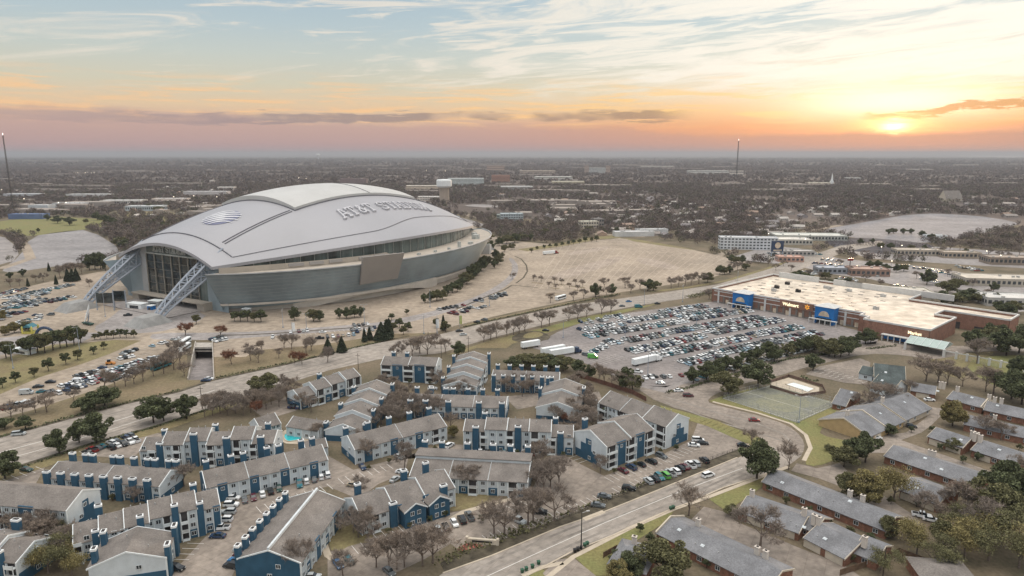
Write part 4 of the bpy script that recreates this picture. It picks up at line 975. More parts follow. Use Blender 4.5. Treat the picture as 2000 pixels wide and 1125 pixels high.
def gabled_bay(e,xc,w,d,he,rise=2.0):
    b=MB(); b.prism([(xc-w/2,-d,0),(xc+w/2,-d,0),(xc+w/2,-d,he),(xc,-d,he+rise),(xc-w/2,-d,he)],(0,d-.36,0)); bay=b.build('gabled_bay',m_blue,e)
    for s_ in (-1,1):
        b=MB(); b.prism([(xc+s_*(w/2+.4),-d-.3,he-.2),(xc,-d-.3,he+rise+.05),(xc,-d-.3,he+rise+.3),(xc+s_*(w/2+.4),-d-.3,he+.05)],(0,d+4.2,0)); b.build('bay_roof',m_shing,bay)
        b=MB(); b.prism([(xc+s_*(w/2+.45),-d-.45,he-.35),(xc,-d-.45,he+rise-.1),(xc,-d-.45,he+rise+.32),(xc+s_*(w/2+.45),-d-.45,he+.07)],(0,.14,0)); b.build('bay_trim',m_wtrim,bay)
    for k in range(2):
        for o_ in (-1.1,1.1): link('window',win_mesh(1.1,1.2),bay,(xc+o_,-d-.02,k*2.9+1.0))
def house(label,A,B,he,D,name='brick_bungalow',roofm=None,wallm=None,rise=2.2,garage='',chim=(),hip=0,group=None,front_trim=False,parapets=()):
    Aw,Bw=at(A[0],A[1],he),at(B[0],B[1],he); ex=(Bw-Aw); ex.z=0; L=ex.length; ex/=L; ang=math.atan2(ex.y,ex.x)
    e=empty(name,(Aw.x,Aw.y,0),ang,label,'house',group); hr=he+rise; yr=D/2; wm=wallm or m_brick; rm=roofm or m_shing2
    b=MB(); b.prism([(0,y,z) for y,z in ((0,0),(D,0),(D,he),(yr,hr-(0 if not hip else rise)),(0,he))],(L,0,0)); b.build('wall',wm,e)
    b=MB(); ov=.6; sl=rise/yr; t_=.2; h_=hip
    a0=(-.3,-ov,he-ov*sl); a1=(L+.3,-ov,he-ov*sl); b0=(-.3,D+ov,he-ov*sl); b1=(L+.3,D+ov,he-ov*sl); r0=(-.3+h_,yr,hr); r1=(L+.3-h_,yr,hr)
    up=lambda p:(p[0],p[1],p[2]+t_)
    for f in ((a0,a1,r1,r0),(b1,b0,r0,r1)): b.poly([up(p) for p in f]); b.poly([(p[0],p[1],p[2]+.02) for p in reversed(f)])
    if h_: b.poly([up(p) for p in (b0,a0,r0)]); b.poly([up(p) for p in (a1,b1,r1)])
    for p,q in ((a0,a1),(b1,b0)): b.poly([p,q,up(q),up(p)])
    b.build('roof',rm,e)
    if not hip:
        b=MB()
        for xx in (-.34,L+.22):
            for p,q in (((-ov,he-ov*sl),(yr,hr)),((yr,hr),(D+ov,he-ov*sl))): b.prism([(xx,p[0],p[1]-.2),(xx,q[0],q[1]-.2),(xx,q[0],q[1]+.28),(xx,p[0],p[1]+.28)],(.14,0,0))
        b.build('gable_board',m_cream,e)
    for f,w_ in [(x,5.2) for x in (garage or ())]:
        b=MB(); b.box(f*L-w_/2,f*L+w_/2,-.12,0,.05,2.3); b.build('garage_door',m_cream,e)
    k=int(L/5)
    for i in range(k):
        x=(i+.5)*L/k
        if any(abs(x-f*L)<3.6 for f in (garage or ())): continue
        link('window',win_mesh(1.3,1.2),e,(x,-.02,1.0))
    for f,g in chim:
        o=link('chimney',mc_chim,e,(f*L,g*D,he+rise*(1-abs(g-.5)*2)-.4))
    for i in range(int(L/7)):
        x=rnd.uniform(1,L-1); g=rnd.uniform(.12,.4); b=MB(); z=he+rise*2*g; b.tube((0,0,-.1),(0,0,.55),.14,n=6); v_=b.build('roof_vent',m_vent,e); v_.location=(x,g*D,z)
        if i%3==0:
            b=MB(); s_=rise/yr; b.prism([(0,0,.26),(1.1,0,.26),(1.1,.9,.26+.9*s_),(0,.9,.26+.9*s_)],(0,0,.08)); v_=b.build('skylight',mat('skylight dome',(.6,.65,.68),.3),e); v_.location=(x+1.5,g*D,z)
    for f in parapets:
        b=MB(); b.prism([(f*L-.25,-ov,he-ov*sl),(f*L-.25,yr,hr+.0),(f*L-.25,D+ov,he-ov*sl),(f*L-.25,D+ov,he-ov*sl+.7),(f*L-.25,yr,hr+.75),(f*L-.25,-ov,he-ov*sl+.7)],(.4,0,0)); b.build('fire_wall',m_cream,e)
    return e
_b=MB(); _b.box(-.65,.65,-.5,.5,-.3,2.9,0); _b.box(-.75,.75,-.6,.6,2.9,3.1,0); _b.box(-.3,.3,-.2,.2,3.1,3.3,1); mc_chim=_b.mesh('chimney',[mat('pale chimney siding',(.62,.56,.50),.8,var=.05),m_recess])
FB={}
def block(x,y,w,d,h,ang,col,label,group,name='low_building',win=0,wcol=(.05,.06,.07),roof=(.42,.40,.37)):
    """a flat roofed building: walls with a parapet, roof slab, ribbon windows"""
    p=at(x,y); key=(name,tuple(col)); m=mat('wall %s'%(tuple(round(c,2) for c in col),),col,.85,var=.08,scale=.1); mr=mat('flat roof %s'%(tuple(round(c,2) for c in roof),),roof,.9,var=.12,scale=.1)
    e=empty(name,p,R(ang),label,'building',group); b=MB(); b.box(-w/2,w/2,0,d,0,h)
    for q in ((-w/2,w/2,0,.4),(-w/2,w/2,d-.4,d),(-w/2,-w/2+.4,.4,d-.4),(w/2-.4,w/2,.4,d-.4)): b.box(q[0],q[1],q[2],q[3],h,h+.8)
    b.build('wall',m,e); b=MB(); b.box(-w/2+.4,w/2-.4,.4,d-.4,h+.01,h+.12); 
    b.build('roof',mr,e)
    for _ in range(2+int(w/25)): b=MB(); xx,yy=rnd.uniform(-w/2+2,w/2-3),rnd.uniform(1,max(1.5,d-3)); b.box(xx,xx+2,yy,yy+1.5,h+.12,h+1.5); b.build('rooftop_unit',m_vent,e)
    if win:
        for k in range(win):
            z=(k+.35)*h/win; hh_=h/win*.45; b=MB(); n=max(2,int(w/4)); 
            for i in range(n): x0=-w/2+(i+.2)*w/n; b.box(x0,x0+w/n*.6,-.08,0,z,z+hh_)
            nn=max(2,int(d/4))
            for i in range(nn):
                y0=(i+.2)*d/nn
                for sx_ in (-w/2-.08,w/2): b.box(sx_,sx_+.08,y0,y0+d/nn*.6,z,z+hh_)
            b.build('window_band',mat('ribbon window %s'%(wcol,),wcol,.15,spec=.8),e)
    return e
# ---------------------------------------------------------------- blue and white flats
flats('white gabled flats with a stepped blue mural on the end wall',(-120,975),(131,997),9,13,'kwbkwbkw','',1,ends='mural',rise=3)
flats('long brown roof flats with eight blue chimneys beside the road car park',(88,932),(312,950),5.8,12,'cwcwcwcwcwcwcwcw','swsswwsswswsswss',2,rise=2.6,chz=1.6)
flats('tall white and blue flats with balconies beside the evergreen oaks',(272,868),(535,862),8.8,11,'wdcwkwcwkwcdwkcw','swsws',6,dzs=[-2.4,0,.8,-.4,.9,-.6],dys=[0,-.8,.4,-.8,.6,0],rise=2.6,chz=2.2)
flats('long two storey flats below the pool courtyard',(402,953),(640,897),5.9,13,'vbvvbvvbvvbv','swsswsswss',3,rise=3,ends='full',chz=2.2)
flats('stepped white and blue flats above the curving drive',(140,1052),(430,985),8.2,12,'dwcwwvdcwwkcdwcwb','sws',6,dzs=[-2.2,-.8,0,.3,1.0,-.4],dys=[1,0,-.8,.4,-.8,0],rise=2.6,chz=2.0)
flats('partly cropped blue and white flats behind the leafy shrubs',(-70,1082),(32,1092),7.5,12,'ckwck','cw',2,dzs=[0,-1],rise=2.4)
flats('white hipped flats with twin chimneys at the bottom edge',(172,1112),(322,1090),6,13,'cwwc','sws',1,axis='y',rise=3.2)
flats('long flats with a blue gable end and chimney row along the drive',(585,1100),(672,978),5.9,17,'vwvbvwvbvw','cvcvcvcvcvcvcvcv',1,clerestory='thin',rise=3,ends='full',chz=2.6,ridge=.5)
eb,Lb,*_=flats('two storey flats with twin blue gabled bays by the entrance drive',(705,1010),(888,955),6,14,'vdvcbwdbvcv','swss',3,dzs=[-.4,0,.6],rise=3.2,chz=1.4)
gabled_bay(eb,Lb*.50,7,4.2,5.6); gabled_bay(eb,Lb*.76,7,4.2,5.6)
flats('long two storey flats with seven blue chimneys along the ridge',(692,878),(872,832),5.9,13,'vbvvbvvbvkv','swwswwswwswws',2,rise=3,chz=2.6)
flats('low flats with a white clerestory strip and bare trees in front',(800,929),(1031,942),5.4,17,'wvdwvwdvwvdw','swswwswwswsws',3,rise=2.4,clerestory=True,sup=3.6)
flats('three storey flats with wide blue chimney towers in the middle of the estate',(905,838),(1120,846),8.8,11,'wckwwdcwkwdcw','sws',5,dzs=[-.6,.7,0,.6,-1.6],dys=[0,-.8,.5,-.8,0],rise=2.4,chz=1.2)
flats('three storey flats with a white gable end facing the street car park',(1184,873),(1276,841),8.8,17,'kbdbk','sww',2,dzs=[0,.5],rise=3.4,ends='mural',chz=2.6,ridge=.5)
flats('long stepped flats with a blue stepped mural beside the side street',(1170,786),(1302,836),8.6,14,'kwkwkwk','',3,dzs=[0,0,.4],rise=3.4,ends='mural')
flats('three storey flats with blue stair towers nearest the main road',(744,712),(852,717),8.4,11,'kbdbk','ssww',2,dzs=[0,.5],rise=2.6,chz=2.2)
flats('four gabled flats stepping up beside the main road junction',(930,750),(955,704),6.2,16,'wkwkwc','cwcwcw',4,dzs=[-1.6,0,1.0,1.8],rise=2.6)
flats('low flats with six blue chimneys near the lorries',(960,741),(1092,746),5.8,13,'cwcwcwcwcwcwcw','swswswswsws',2,rise=2.6,chz=1.8)
flats('beige roof flats with pale gable facing the drive',(1130,802),(1142,758),5.8,18,'wvcv','wvcvs',2,dzs=[0,.9],rise=3,ends='b')
flats('white stepped flats beside the large evergreen oak',(585,770),(702,737),7.2,11,'wkdwkwdk','wsw',4,dzs=[-1.8,0,.2,1.0],dys=[0,-.6,.4,-.6],rise=2.4)
flats('stack of four white gables stepping up towards the main road',(706,838),(768,764),5.6,15,'cwcwcwkc','cwwcwwcw',4,dzs=[-1.2,.4,1.4,2.2],rise=2.8,chz=1.6)
flats('low brown roof flats behind the three storey blue towers',(795,791),(988,797),5.6,14,'cwcwwcwwwcwwc','swswsswswswsw',3,rise=2.4,chz=1.8)
flats('grey clubhouse wing above the swimming pool',(560,832),(622,842),4.2,9,'vvvv','',1,rise=2.4,ends='',name='clubhouse',chz=1)
flats('grey clubhouse wing with a high gable beside the chimneys',(508,838),(548,826),5,9,'vw','',1,rise=3.0,ends='',name='clubhouse')
flats('grey poolside pavilion below the swimming pool',(597,880),(640,872),3.6,8,'vv','',1,rise=1.8,ends='',name='clubhouse')
# ---------------------------------------------------------------- brick bungalow estate
G='grey roofed brick bungalows'
house('long grey roof bungalow at the bottom edge with brick wall facing the verge',(1283,1040),(1500,1150),3,13,chim=((.2,.8),(.75,.75),(.82,.75)),parapets=(.0,))
house('small grey roof bungalow beside the street with a wooden yard fence',(1188,1100),(1262,1120),3,13,chim=((.4,.8),),hip=3)
house('long grey roof terrace between the two alleys with brick wall and vents',(1490,940),(1730,1036),3,12,chim=((.62,.8),(.72,.8)))
house('terrace with cream garage doors below the long grey roof',(1442,998),(1560,1040),2.8,13,garage=(.3,.8),chim=((.05,.6),(.95,.5)))
house('recessed terrace link behind a small blue car and shrubs',(1552,1022),(1590,1038),2.9,11,chim=())
house('terrace end unit with a single chimney by the yellow shrubs',(1668,1078),(1712,1096),2.9,11)
house('terrace with paired chimneys and cream garages beside the brick alley',(1572,1050),(1650,1090),2.8,14,garage=(.2,.75),chim=((.0,.45),(-.12,.45),(1.1,.5)))
house('grey roof terrace below the yellow end bungalow',(1728,890),(1905,950),3,13,chim=((.38,.75),(.42,.75)))
house('grey roof garage terrace behind the big bushy tree',(1758,956),(1832,985),3,14,garage=(.25,.7),chim=((1.1,.5),))
house('garage terrace with a cream front and round shrub in its forecourt',(1813,852),(1880,874),3,12,garage=(.25,.75),chim=((1.1,.5),(1.25,.5)))
house('garage terrace right of the round shrub',(1898,878),(1990,908),3,13,garage=(.25,.75),chim=((-.1,.5),(-.2,.5)))
house('grey roof terrace running off the right edge above the garages',(1883,828),(2060,868),3,12,chim=((.3,.8),))
house('grey roof bungalow with cream gable behind the yellow bungalow',(1779,762),(1826,770),3,11,garage=(.5,),chim=((1.15,.5),(1.3,.5)))
house('long dark grey roof terrace beside the playing field',(1850,778),(1918,796),3,12,chim=((.1,.5),(.98,.6)),parapets=(.98,))
house('dark grey roof terrace at the right edge by the trees',(1922,800),(2060,830),3,12,chim=((.1,.5),(.2,.5)))
house('tan stucco gabled bungalow beside the old tennis court',(1697,852),(1765,822),2.8,21,wallm=m_yel,rise=4,garage=(.25,),chim=((.15,.55),),parapets=(.5,))
house('grey gabled bungalow joined behind the tan bungalow',(1768,820),(1818,797),2.8,20,rise=4,wallm=m_cream,garage=(.6,),chim=((.1,.55),))
house('hipped brown roof house in the bottom corner behind shrubs',(1815,1150),(1930,1160),3,14,roofm=m_shing,hip=5)
house('brick pool house with a grey roof beside the covered pool',(1626,787),(1652,793),2.8,9,garage=())
house('second small pool house with a gabled grey roof',(1635,772),(1668,780),2.8,8)
m_dshing=mat('dark green shingles',(.095,.115,.115),.95,var=.15,scale=.2,fine=2)
house('dark roofed day centre with white gables by the office car park',(1700,752),(1742,764),3.4,14,name='office_building',roofm=m_dshing,wallm=m_wwall,rise=4)
house('tall dark roofed day centre wing nearest the service road',(1708,735),(1768,742),4.2,15,name='office_building',roofm=m_dshing,wallm=m_wwall,rise=4.5)
house('low dark roofed day centre wing with a white front',(1678,728),(1704,733),3.2,12,name='office_building',roofm=m_dshing,wallm=m_wwall,rise=2.2)
# ---------------------------------------------------------------- superstore
m_sroof=mat('pale roof membrane',(.70,.62,.52),.8,col2=(.56,.48,.39),scale=.06,fine=.12)
m_sbrick=mat('red brown brick wall',(.27,.145,.105),.9,var=.12,scale=.4,fine=2); m_sgrey=mat('grey block band',(.20,.18,.165),.9,var=.1,scale=.4)
m_scap=mat('parapet capping',(.60,.60,.59),.7,var=.05); m_sblue=mat('signal blue panel',(.01,.16,.47),.5,var=.04); m_slit=mat('lit sign letters',(1,.88,.6),.5,emit=1.1); m_sun=mat('lit orange spark',(1,.42,.05),.5,emit=.75); m_arch=mat('cream arch',(.62,.52,.40),.6); m_canopy=mat('green glass canopy',(.36,.45,.42),.25,var=.06,spec=.6)
PH=10.0
P0=at(1391,564,PH); P1=at(1688,613,PH); ex=(P1-P0); ex.z=0; L1=ex.length; ex/=L1; sang=math.atan2(ex.y,ex.x); eyv=Vector((-ex.y,ex.x,0))
store=empty('superstore',(P0.x,P0.y,0),sang,'huge brick superstore with pale flat roof and two bright blue entrances','superstore')
def sl(x,y,z=0):
    p=at(x,y,z)-Vector((P0.x,P0.y,0)); return (p.dot(ex),p.dot(eyv))
dep=sl(1500,542,PH)[1]; r1=sl(1783,574,PH); fr=sl(1966,626,PH); s3=sl(1673,622,PH); s3b=sl(1829,641,PH); s3c=sl(1882,624,PH); bk=sl(1995,614,PH)
D1=r1[1]; 
# outline of the whole roof, front then right wing then back
OUT=[(0,0),(L1,0),(L1,-6),(s3[0],-6),(s3[0],s3[1]),(s3b[0],s3b[1]),(s3c[0]+1,s3c[1]),(s3c[0]-16,s3c[1]+4),(s3c[0]-14,fr[1]+6),(fr[0],fr[1]),(bk[0],bk[1]),(bk[0]-6,bk[1]+14),(r1[0]+70,r1[1]-4),(r1[0]+8,r1[1]),(0,D1)]
print('STORE',[tuple(round(v) for v in p) for p in OUT],'L1',round(L1),'dep',round(dep))
OUT=[(0,0),(L1,0),(L1,-8),(s3[0]+4,-8),(s3[0]+4,s3[1]),(s3b[0],s3[1]),(s3b[0],s3c[1]),(s3b[0]-12,s3c[1]),(s3b[0]-12,fr[1]),(bk[0],fr[1]),(bk[0],fr[1]+22),(r1[0]+6,fr[1]+22),(r1[0]+6,D1),(0,D1)]
tr=tessellate_polygon([[Vector((x,y,0)) for x,y in OUT]]); b=MB(); b.v=[(x,y,PH-1.2) for x,y in OUT]
for t3 in tr:
    a,c,d=[Vector(OUT[i]+(0,)) for i in t3]; 
    b.f.append(tuple(t3) if (c-a).cross(d-a).z>0 else (t3[0],t3[2],t3[1])); b.m.append(0)
b.build('roof',m_sroof,store)
wb=MB(); cb=MB(); gb=MB()
n=len(OUT)
for i in range(n):
    a,c=Vector(OUT[i]+(0,)),Vector(OUT[(i+1)%n]+(0,)); d=(c-a).normalized(); o=Vector((d.y,-d.x,0))
    z0,z1=0,PH
    wb.prism([(a.x,a.y,0),(c.x,c.y,0),(c.x,c.y,PH),(a.x,a.y,PH)],(-o.x*.5,-o.y*.5,0),0)
    cb.prism([(a.x+o.x*.15,a.y+o.y*.15,PH),(c.x+o.x*.15,c.y+o.y*.15,PH),(c.x+o.x*.15,c.y+o.y*.15,PH+1.0),(a.x+o.x*.15,a.y+o.y*.15,PH+1.0)],(-o.x*.9,-o.y*.9,0))
wb.build('brick_wall',m_sbrick,store); cb.build('parapet_cap',m_scap,store)
b=MB(); b.box(2,L1,-.25,-.003,0,1.2,0); b.box(2,L1,-.22,-.003,5.6,6.1,1); b.box(2,L1,-.2,-.003,8.6,9.2,1)
b.build('wall_band',[m_sgrey,m_scap],store)
nb=22
for i in range(nb):
    x=6+i*(L1-8)/nb; b=MB(); b.box(x-.7,x+.7,-.5,-.26,0,9.6 if i%4==0 else 5.4); b.build('pilaster',m_scap if i%4==0 else m_sgrey,store)
    if i%2: b=MB(); b.box(x+1.6,x+4.2,-.36,-.26,.3,3.4); b.build('doorway',m_arch,store)
for fx in (sl(1453,601,0)[0],sl(1611,632,0)[0]):
    w_=6.3; b=MB(); b.box(fx-w_,fx+w_,-7,.5,4.2,11.6,0)
    for sx_ in (-1,1): b.box(fx+sx_*w_-1.2*(sx_>0),fx+sx_*w_+1.2*(sx_<0),-7,.5,0,4.2,0)
    b.poly([(fx-w_-.5,-7.5,11.6),(fx+w_+.5,-7.5,11.6),(fx,-2,14)],1); b.poly([(fx+w_+.5,-7.5,11.6),(fx+w_+.5,5,11.6),(fx,-2,14)],1); b.poly([(fx+w_+.5,5,11.6),(fx-w_-.5,5,11.6),(fx,-2,14)],1); b.poly([(fx-w_-.5,5,11.6),(fx-w_-.5,-7.5,11.6),(fx,-2,14)],1)
    b.build('blue_entrance',[m_sblue,m_scap],store)
    b=MB(); rr=3.5; ring=[(fx+rr*math.cos(math.pi*k/16),-7.3,5.4+rr*math.sin(math.pi*k/16)) for k in range(17)]; b.prism(ring,(0,.28,0)); b.build('entrance_arch',m_arch,store)
    b=MB(); b.box(fx-w_+1.3,fx+w_-1.3,-5,-4.8,0,3.4); b.build('entrance_glass',m_dglass,store)
    b=MB(); b.box(fx-w_-3,fx+w_+3,-9,-7.4,3.0,3.4); 
    for k in range(6): b.box(fx-w_-3+k*(2*w_+5.6)/5,fx-w_-2.6+k*(2*w_+5.6)/5,-9,-8.6,0,3.0)
    b.build('entrance_pergola',m_scap,store)
# lit sign: Walmart
sg0=sl(1513,600,6)[0]; b=MB(); b.box(sg0,sg0+24,-.9,-.26,5.8,10.6,0); b.build('sign_panel',m_sbrick,store)
def textmesh(txt,h,name,m,parent,loc,rot,depth=.12,bold=.0):
    cu=bpy.data.curves.new(name,'FONT'); cu.body=txt; cu.size=h; cu.extrude=depth; cu.offset=bold
    o=bpy.data.objects.new('tmp_text',cu); C.objects.link(o); me=bpy.data.meshes.new_from_object(o.evaluated_get(bpy.context.evaluated_depsgraph_get())); bpy.data.objects.remove(o)
    me.name=name; me.materials.clear(); me.materials.append(m); q=bpy.data.objects.new(name,me); C.objects.link(q); q.location=loc; q.rotation_euler=rot
    if parent: q.parent=parent
    return q
textmesh('Walmart',3.2,'sign_lettering',m_slit,store,(sg0+2.2,-1.1,7.0),(R(90),0,0),bold=.06)
b=MB()
for k in range(6):
    a=math.pi*k/3+math.pi/6; c=Vector((sg0+19.8,-1.1,8.3)); d=Vector((math.cos(a),0,math.sin(a))); nn_=Vector((-d.z,0,d.x))*.28
    b.prism([c+d*.55-nn_,c+d*1.7-nn_,c+d*1.7+nn_,c+d*.55+nn_],(0,.12,0))
b.build('sign_spark',m_sun,store)
textmesh('Market',2.6,'market_lettering',m_slit,store,(s3[0]+30,s3[1]-.2,6.2),(R(90),0,0),bold=.04)
# right-hand front: garden centre canopy, blue boards, piers
gx=s3[0]+34; gy=s3[1]
b=MB(); b.poly([(gx,gy-15,4.2),(gx+20,gy-15,4.2),(gx+20,gy-7,7.2),(gx,gy-7,7.2)]); b.poly([(gx,gy-7,7.2),(gx+20,gy-7,7.2),(gx+20,gy+.4,4.6),(gx,gy+.4,4.6)])
b.poly([(gx,gy-15,4.2),(gx,gy-7,7.2),(gx,gy+.4,4.6)]); b.poly([(gx+20,gy-15,4.2),(gx+20,gy-7,7.2),(gx+20,gy+.4,4.6)])
b.build('garden_canopy',m_canopy,store)
for k in range(6): b=MB(); b.tube((gx+k*4,gy-15.1,4.35),(gx+k*4,gy-7,7.35),.12,n=4); b.tube((gx+k*4,gy-7,7.35),(gx+k*4,gy+.3,4.75),.12,n=4); b.build('canopy_rib',m_wtrim,store)
for x in (gx,gx+20): b=MB(); b.box(x-.6,x+.6,gy-15.2,gy-14,0,4.3); b.build('canopy_pier',m_scap,store)
b=MB(); b.box(gx-17,gx-1,gy-.3,gy-.01,.6,3.2); b.build('blue_board',m_sblue,store)
b=MB()
for k in range(5): b.box(gx-17+k*3.4,gx-16.5+k*3.4,gy-4,gy-3.4,0,3.6)
b.box(gx-17.5,gx,gy-4.2,gy-.31,3.6,4.0); b.build('front_colonnade',m_scap,store)
for k in range(8):
    x=gx+26+k*5.2; b=MB(); b.box(x-.55,x+.55,gy-15,gy-13.9,0,4.2); b.build('fence_pier',m_scap,store)
b=MB(); b.box(gx+20.7,gx+63,gy-14.6,gy-14.3,3.3,3.8); 
for k in range(70): b.box(gx+21+k*.6,gx+21.06+k*.6,gy-14.5,gy-14.44,.2,3.3)
b.build('garden_fence',m_scap,store)
# blank door and dock on the right wing
b=MB(); b.box(s3b[0]-11.5,s3b[0]-2,fr[1]-.2,fr[1]-.01,0,4.5); b.box(s3b[0]+6,s3b[0]+12,fr[1]-.2,fr[1]-.01,.5,3.2); b.build('dock_door',m_recess,store)
# skylights and rooftop plant
sk=MB()
for i in range(20):
    for j in range(11):
        x,y=10+i*11.4+(j%2)*3,12+j*11
        if x>L1+14 and y>D1-8: continue
        if y>D1-8 or x>r1[0]-6: continue
        sk.box(x,x+3.0,y,y+1.8,PH-1.18,PH-.85)
sk.build('skylights',mat('aged skylight',(.33,.29,.26),.5,var=.2,scale=.3),store)['kind']='stuff'
for i in range(9):
    x,y=rnd.uniform(20,L1),rnd.uniform(14,D1-14); b=MB(); b.box(x,x+3.4,y,y+2.2,PH-1.1,PH+.9); b.box(x+.3,x+1.5,y+.3,y+1.9,PH+.9,PH+1.2); b.build('rooftop_unit',m_vent if i%3 else m_trim,store)
for i,(x,y,w_) in enumerate([(6,D1+.1,34),(52,D1+.1,22),(L1*.55,D1+.1,75)]): b=MB(); b.box(x,x+w_,y-1.6,y-.3,PH-1.1,PH+3.2); b.build('raised_parapet',m_scap,store)
# ---------------------------------------------------------------- stadium surroundings
def pole(name,x,y,h,label,cat,group=None,r=.18,arms=2,col=m_steel):
    e=empty(name,at(x,y),rnd.uniform(0,3),label,cat,group); b=MB(); b.lathe([(.45,0),(.45,.9),(r,.95),(r*.55,h)],n=8); b.build('pole',col,e)
    for k in range(arms): b=MB(); a=k*math.pi; dx_,dy_=math.cos(a),math.sin(a); b.tube((0,0,h-.2),(dx_*1.6,dy_*1.6,h+.1),.07,n=5); b.box(dx_*1.9-.5,dx_*1.9+.5,dy_*1.9-.22,dy_*1.9+.22,h,h+.2); b.build('lamp_head',m_vent,e)
    return e
LP=[(26,720,13,'beside the verge lawn at the west edge'),(156,688,15,'rising from the verge lawn beside the clipped trees'),(206,619,17,'between the satellite dish and the twin screens'),(331,1010,6,'in front of the stepped flats'),
(553,640,12,'by the planter strip below the stadium glass wall'),(599,648,12,'second along the stadium forecourt kerb'),(712,632,13,'outside the arched side entrance'),(828,652,12,'at the banner corner by the junction'),(854,652,12,'at the junction near the road hedge'),(840,600,13,'beside the pale kiosk slab of the forecourt'),(956,598,10,'among the cars of the stadium side car park'),
(1000,545,12,'on the curved planter strip'),(1221,660,11,'in the middle of the superstore car park'),(1265,735,12,'at the lorry end of the superstore car park'),(1394,714,11,'at the tree edge of the superstore car park'),(1100,660,11,'near the detention basin'),(1360,640,11,'among the dense rows near the first blue entrance'),(1480,660,11,'among the rows before the second blue entrance'),(1560,826,12,'on the lawn at the corner of the old tennis court'),(1258,596,13,'between the main road and the event car park'),(1333,590,13,'on the grass beside the superstore'),(1440,560,13,'at the main road bend behind the superstore')]
for x,y,h,pl in LP: pole('lamp_post',x,y,h,'pale steel lamp post '+pl,'lamp post','tall lamp posts')
m_blackp=mat('black pole',(.02,.02,.022),.5)
e=pole('street_lamp',1135,1072,11.5,'black street lamp on the kerb beside the wheelie bins','street lamp',None,.2,1,m_blackp)
for x,y,h,pl in [(395,800,11,'behind the twin evergreen oaks'),(820,730,10,'left of the tower flats by the road'),(700,722,9,'beside the main road below the dry bank'),(915,690,10,'between the main road trees'),(862,700,10,'behind the bare trees at the junction'),(1724,1128,9,'with wires above the wooden fence')]:
    e=empty('utility_pole',at(x,y),0,'dark wooden utility pole '+pl,'utility pole','wooden utility poles'); b=MB(); b.tube((0,0,0),(0,0,h),.16,.11,n=6); b.build('pole',m_bark2,e); b=MB(); b.box(-1.2,1.2,-.07,.07,h-1.2,h-1.05); b.build('crossarm',m_bark2,e)
# satellite dish
p=at(172,634); e=empty('satellite_dish',p,R(-30),'big white satellite dish on a green trailer beside the arch footing','satellite dish')
b=MB(); pr_=[]
dv=Vector((-.45,-.80,.28)).normalized(); a=dv.orthogonal().normalized(); c=dv.cross(a); ctr_=Vector((0,0,8.2)); n=20; rings=[[ctr_+dv*(1.3*(r_/6.6)**2-1.3)+ (a*math.cos(2*math.pi*k/n)+c*math.sin(2*math.pi*k/n))*r_ for k in range(n)] for r_ in (.1,2,3.8,5.4,6.6)]
for q in range(4):
    for k in range(n): b.poly([rings[q][k],rings[q][(k+1)%n],rings[q+1][(k+1)%n],rings[q+1][k]])
b.build('dish',m_cap,e,True); b=MB(); b.tube((0,0,1.2),tuple(ctr_-dv*1.3),.4,n=6); b.tube(tuple(ctr_-dv*1),tuple(ctr_+dv*3),.1,n=4); b.build('mount',m_steel,e); b=MB(); b.box(-5,5,-1.3,1.3,.6,1.4); b.build('trailer',mat('dark green paint',(.03,.08,.06),.5),e)
for x in (-3,3):
    for y in (-1.2,1.2): w_=link('wheel',WHEEL,e,(x,y,.4)); w_.scale=(1.3,1.3,1.3)
# twin outdoor screens
for x,y,w_,pl in ((207,606,13,'nearest the dish'),(236,602,9,'nearest the glass doors')):
    p=at(x,y); e=empty('outdoor_screen',p,R(-4),'dark outdoor screen on two white posts '+pl,'screen','outdoor screens'); b=MB(); b.box(-w_/2,w_/2,-.3,.3,5.5,13); b.build('display_panel',m_dglass,e)
    for s_ in (-1,1): b=MB(); b.box(s_*w_/2-.3,s_*w_/2+.3,-.35,.35,0,13.6); b.build('post',m_steel,e)
# booth tents and gate sheds near the glass doors
for i,(x,y,w_,d,h,m,pl) in enumerate([(262,604,14,6,4,m_cap,'left of the glass doors'),(300,600,10,6,4.5,m_panel,'right under the glass doors'),(292,607,4,4,3.5,m_sblue,'blue and smallest'),(40,692,12,5,2.5,m_cap,'behind the verge trees'),(478,612,5,4,3,m_panel,'below the glass facade corner')]):
    p=at(x,y); e=empty('kiosk',p,R(-20),'flat roofed kiosk '+pl,'kiosk','kiosks around the stadium'); b=MB(); b.box(-w_/2,w_/2,0,d,0,h); b.build('wall',m,e); b=MB(); b.box(-w_/2-.4,w_/2+.4,-.4,d+.4,h,h+.3); b.build('roof',m_wtrim,e); b=MB(); b.box(-w_*.3,w_*.3,-.08,0,.5,h*.7); b.build('window',m_pane,e)
# inflatable arch
p=at(88,655); e=empty('inflatable_arch',p,R(10),'blue and yellow inflatable arch beside the hedge of young conifers','inflatable arch'); b=MB(); pts=[(5*math.cos(math.pi*k/12),0,5*math.sin(math.pi*k/12)) for k in range(13)]; b.path(pts,.9,8); b.build('tube',PM['dark blue'],e)
p=at(60,650); e=empty('bounce_house',p,0,'yellow and teal inflatable bounce house','inflatable'); b=MB(); b.box(-3,3,-3,3,0,1.2); 
for x in (-3,3):
    for y in (-3,3): b.lathe([(.6,0),(.6,4),(.2,5)],x,y,8)
b.build('inflatable_body',mat('yellow vinyl',(.55,.50,.12),.5),e); b=MB(); b.prism([(-3.2,-3.2,4),(3.2,-3.2,4),(0,-3.2,6)],(0,6.4,0)); b.build('canopy',PM['teal'],e)
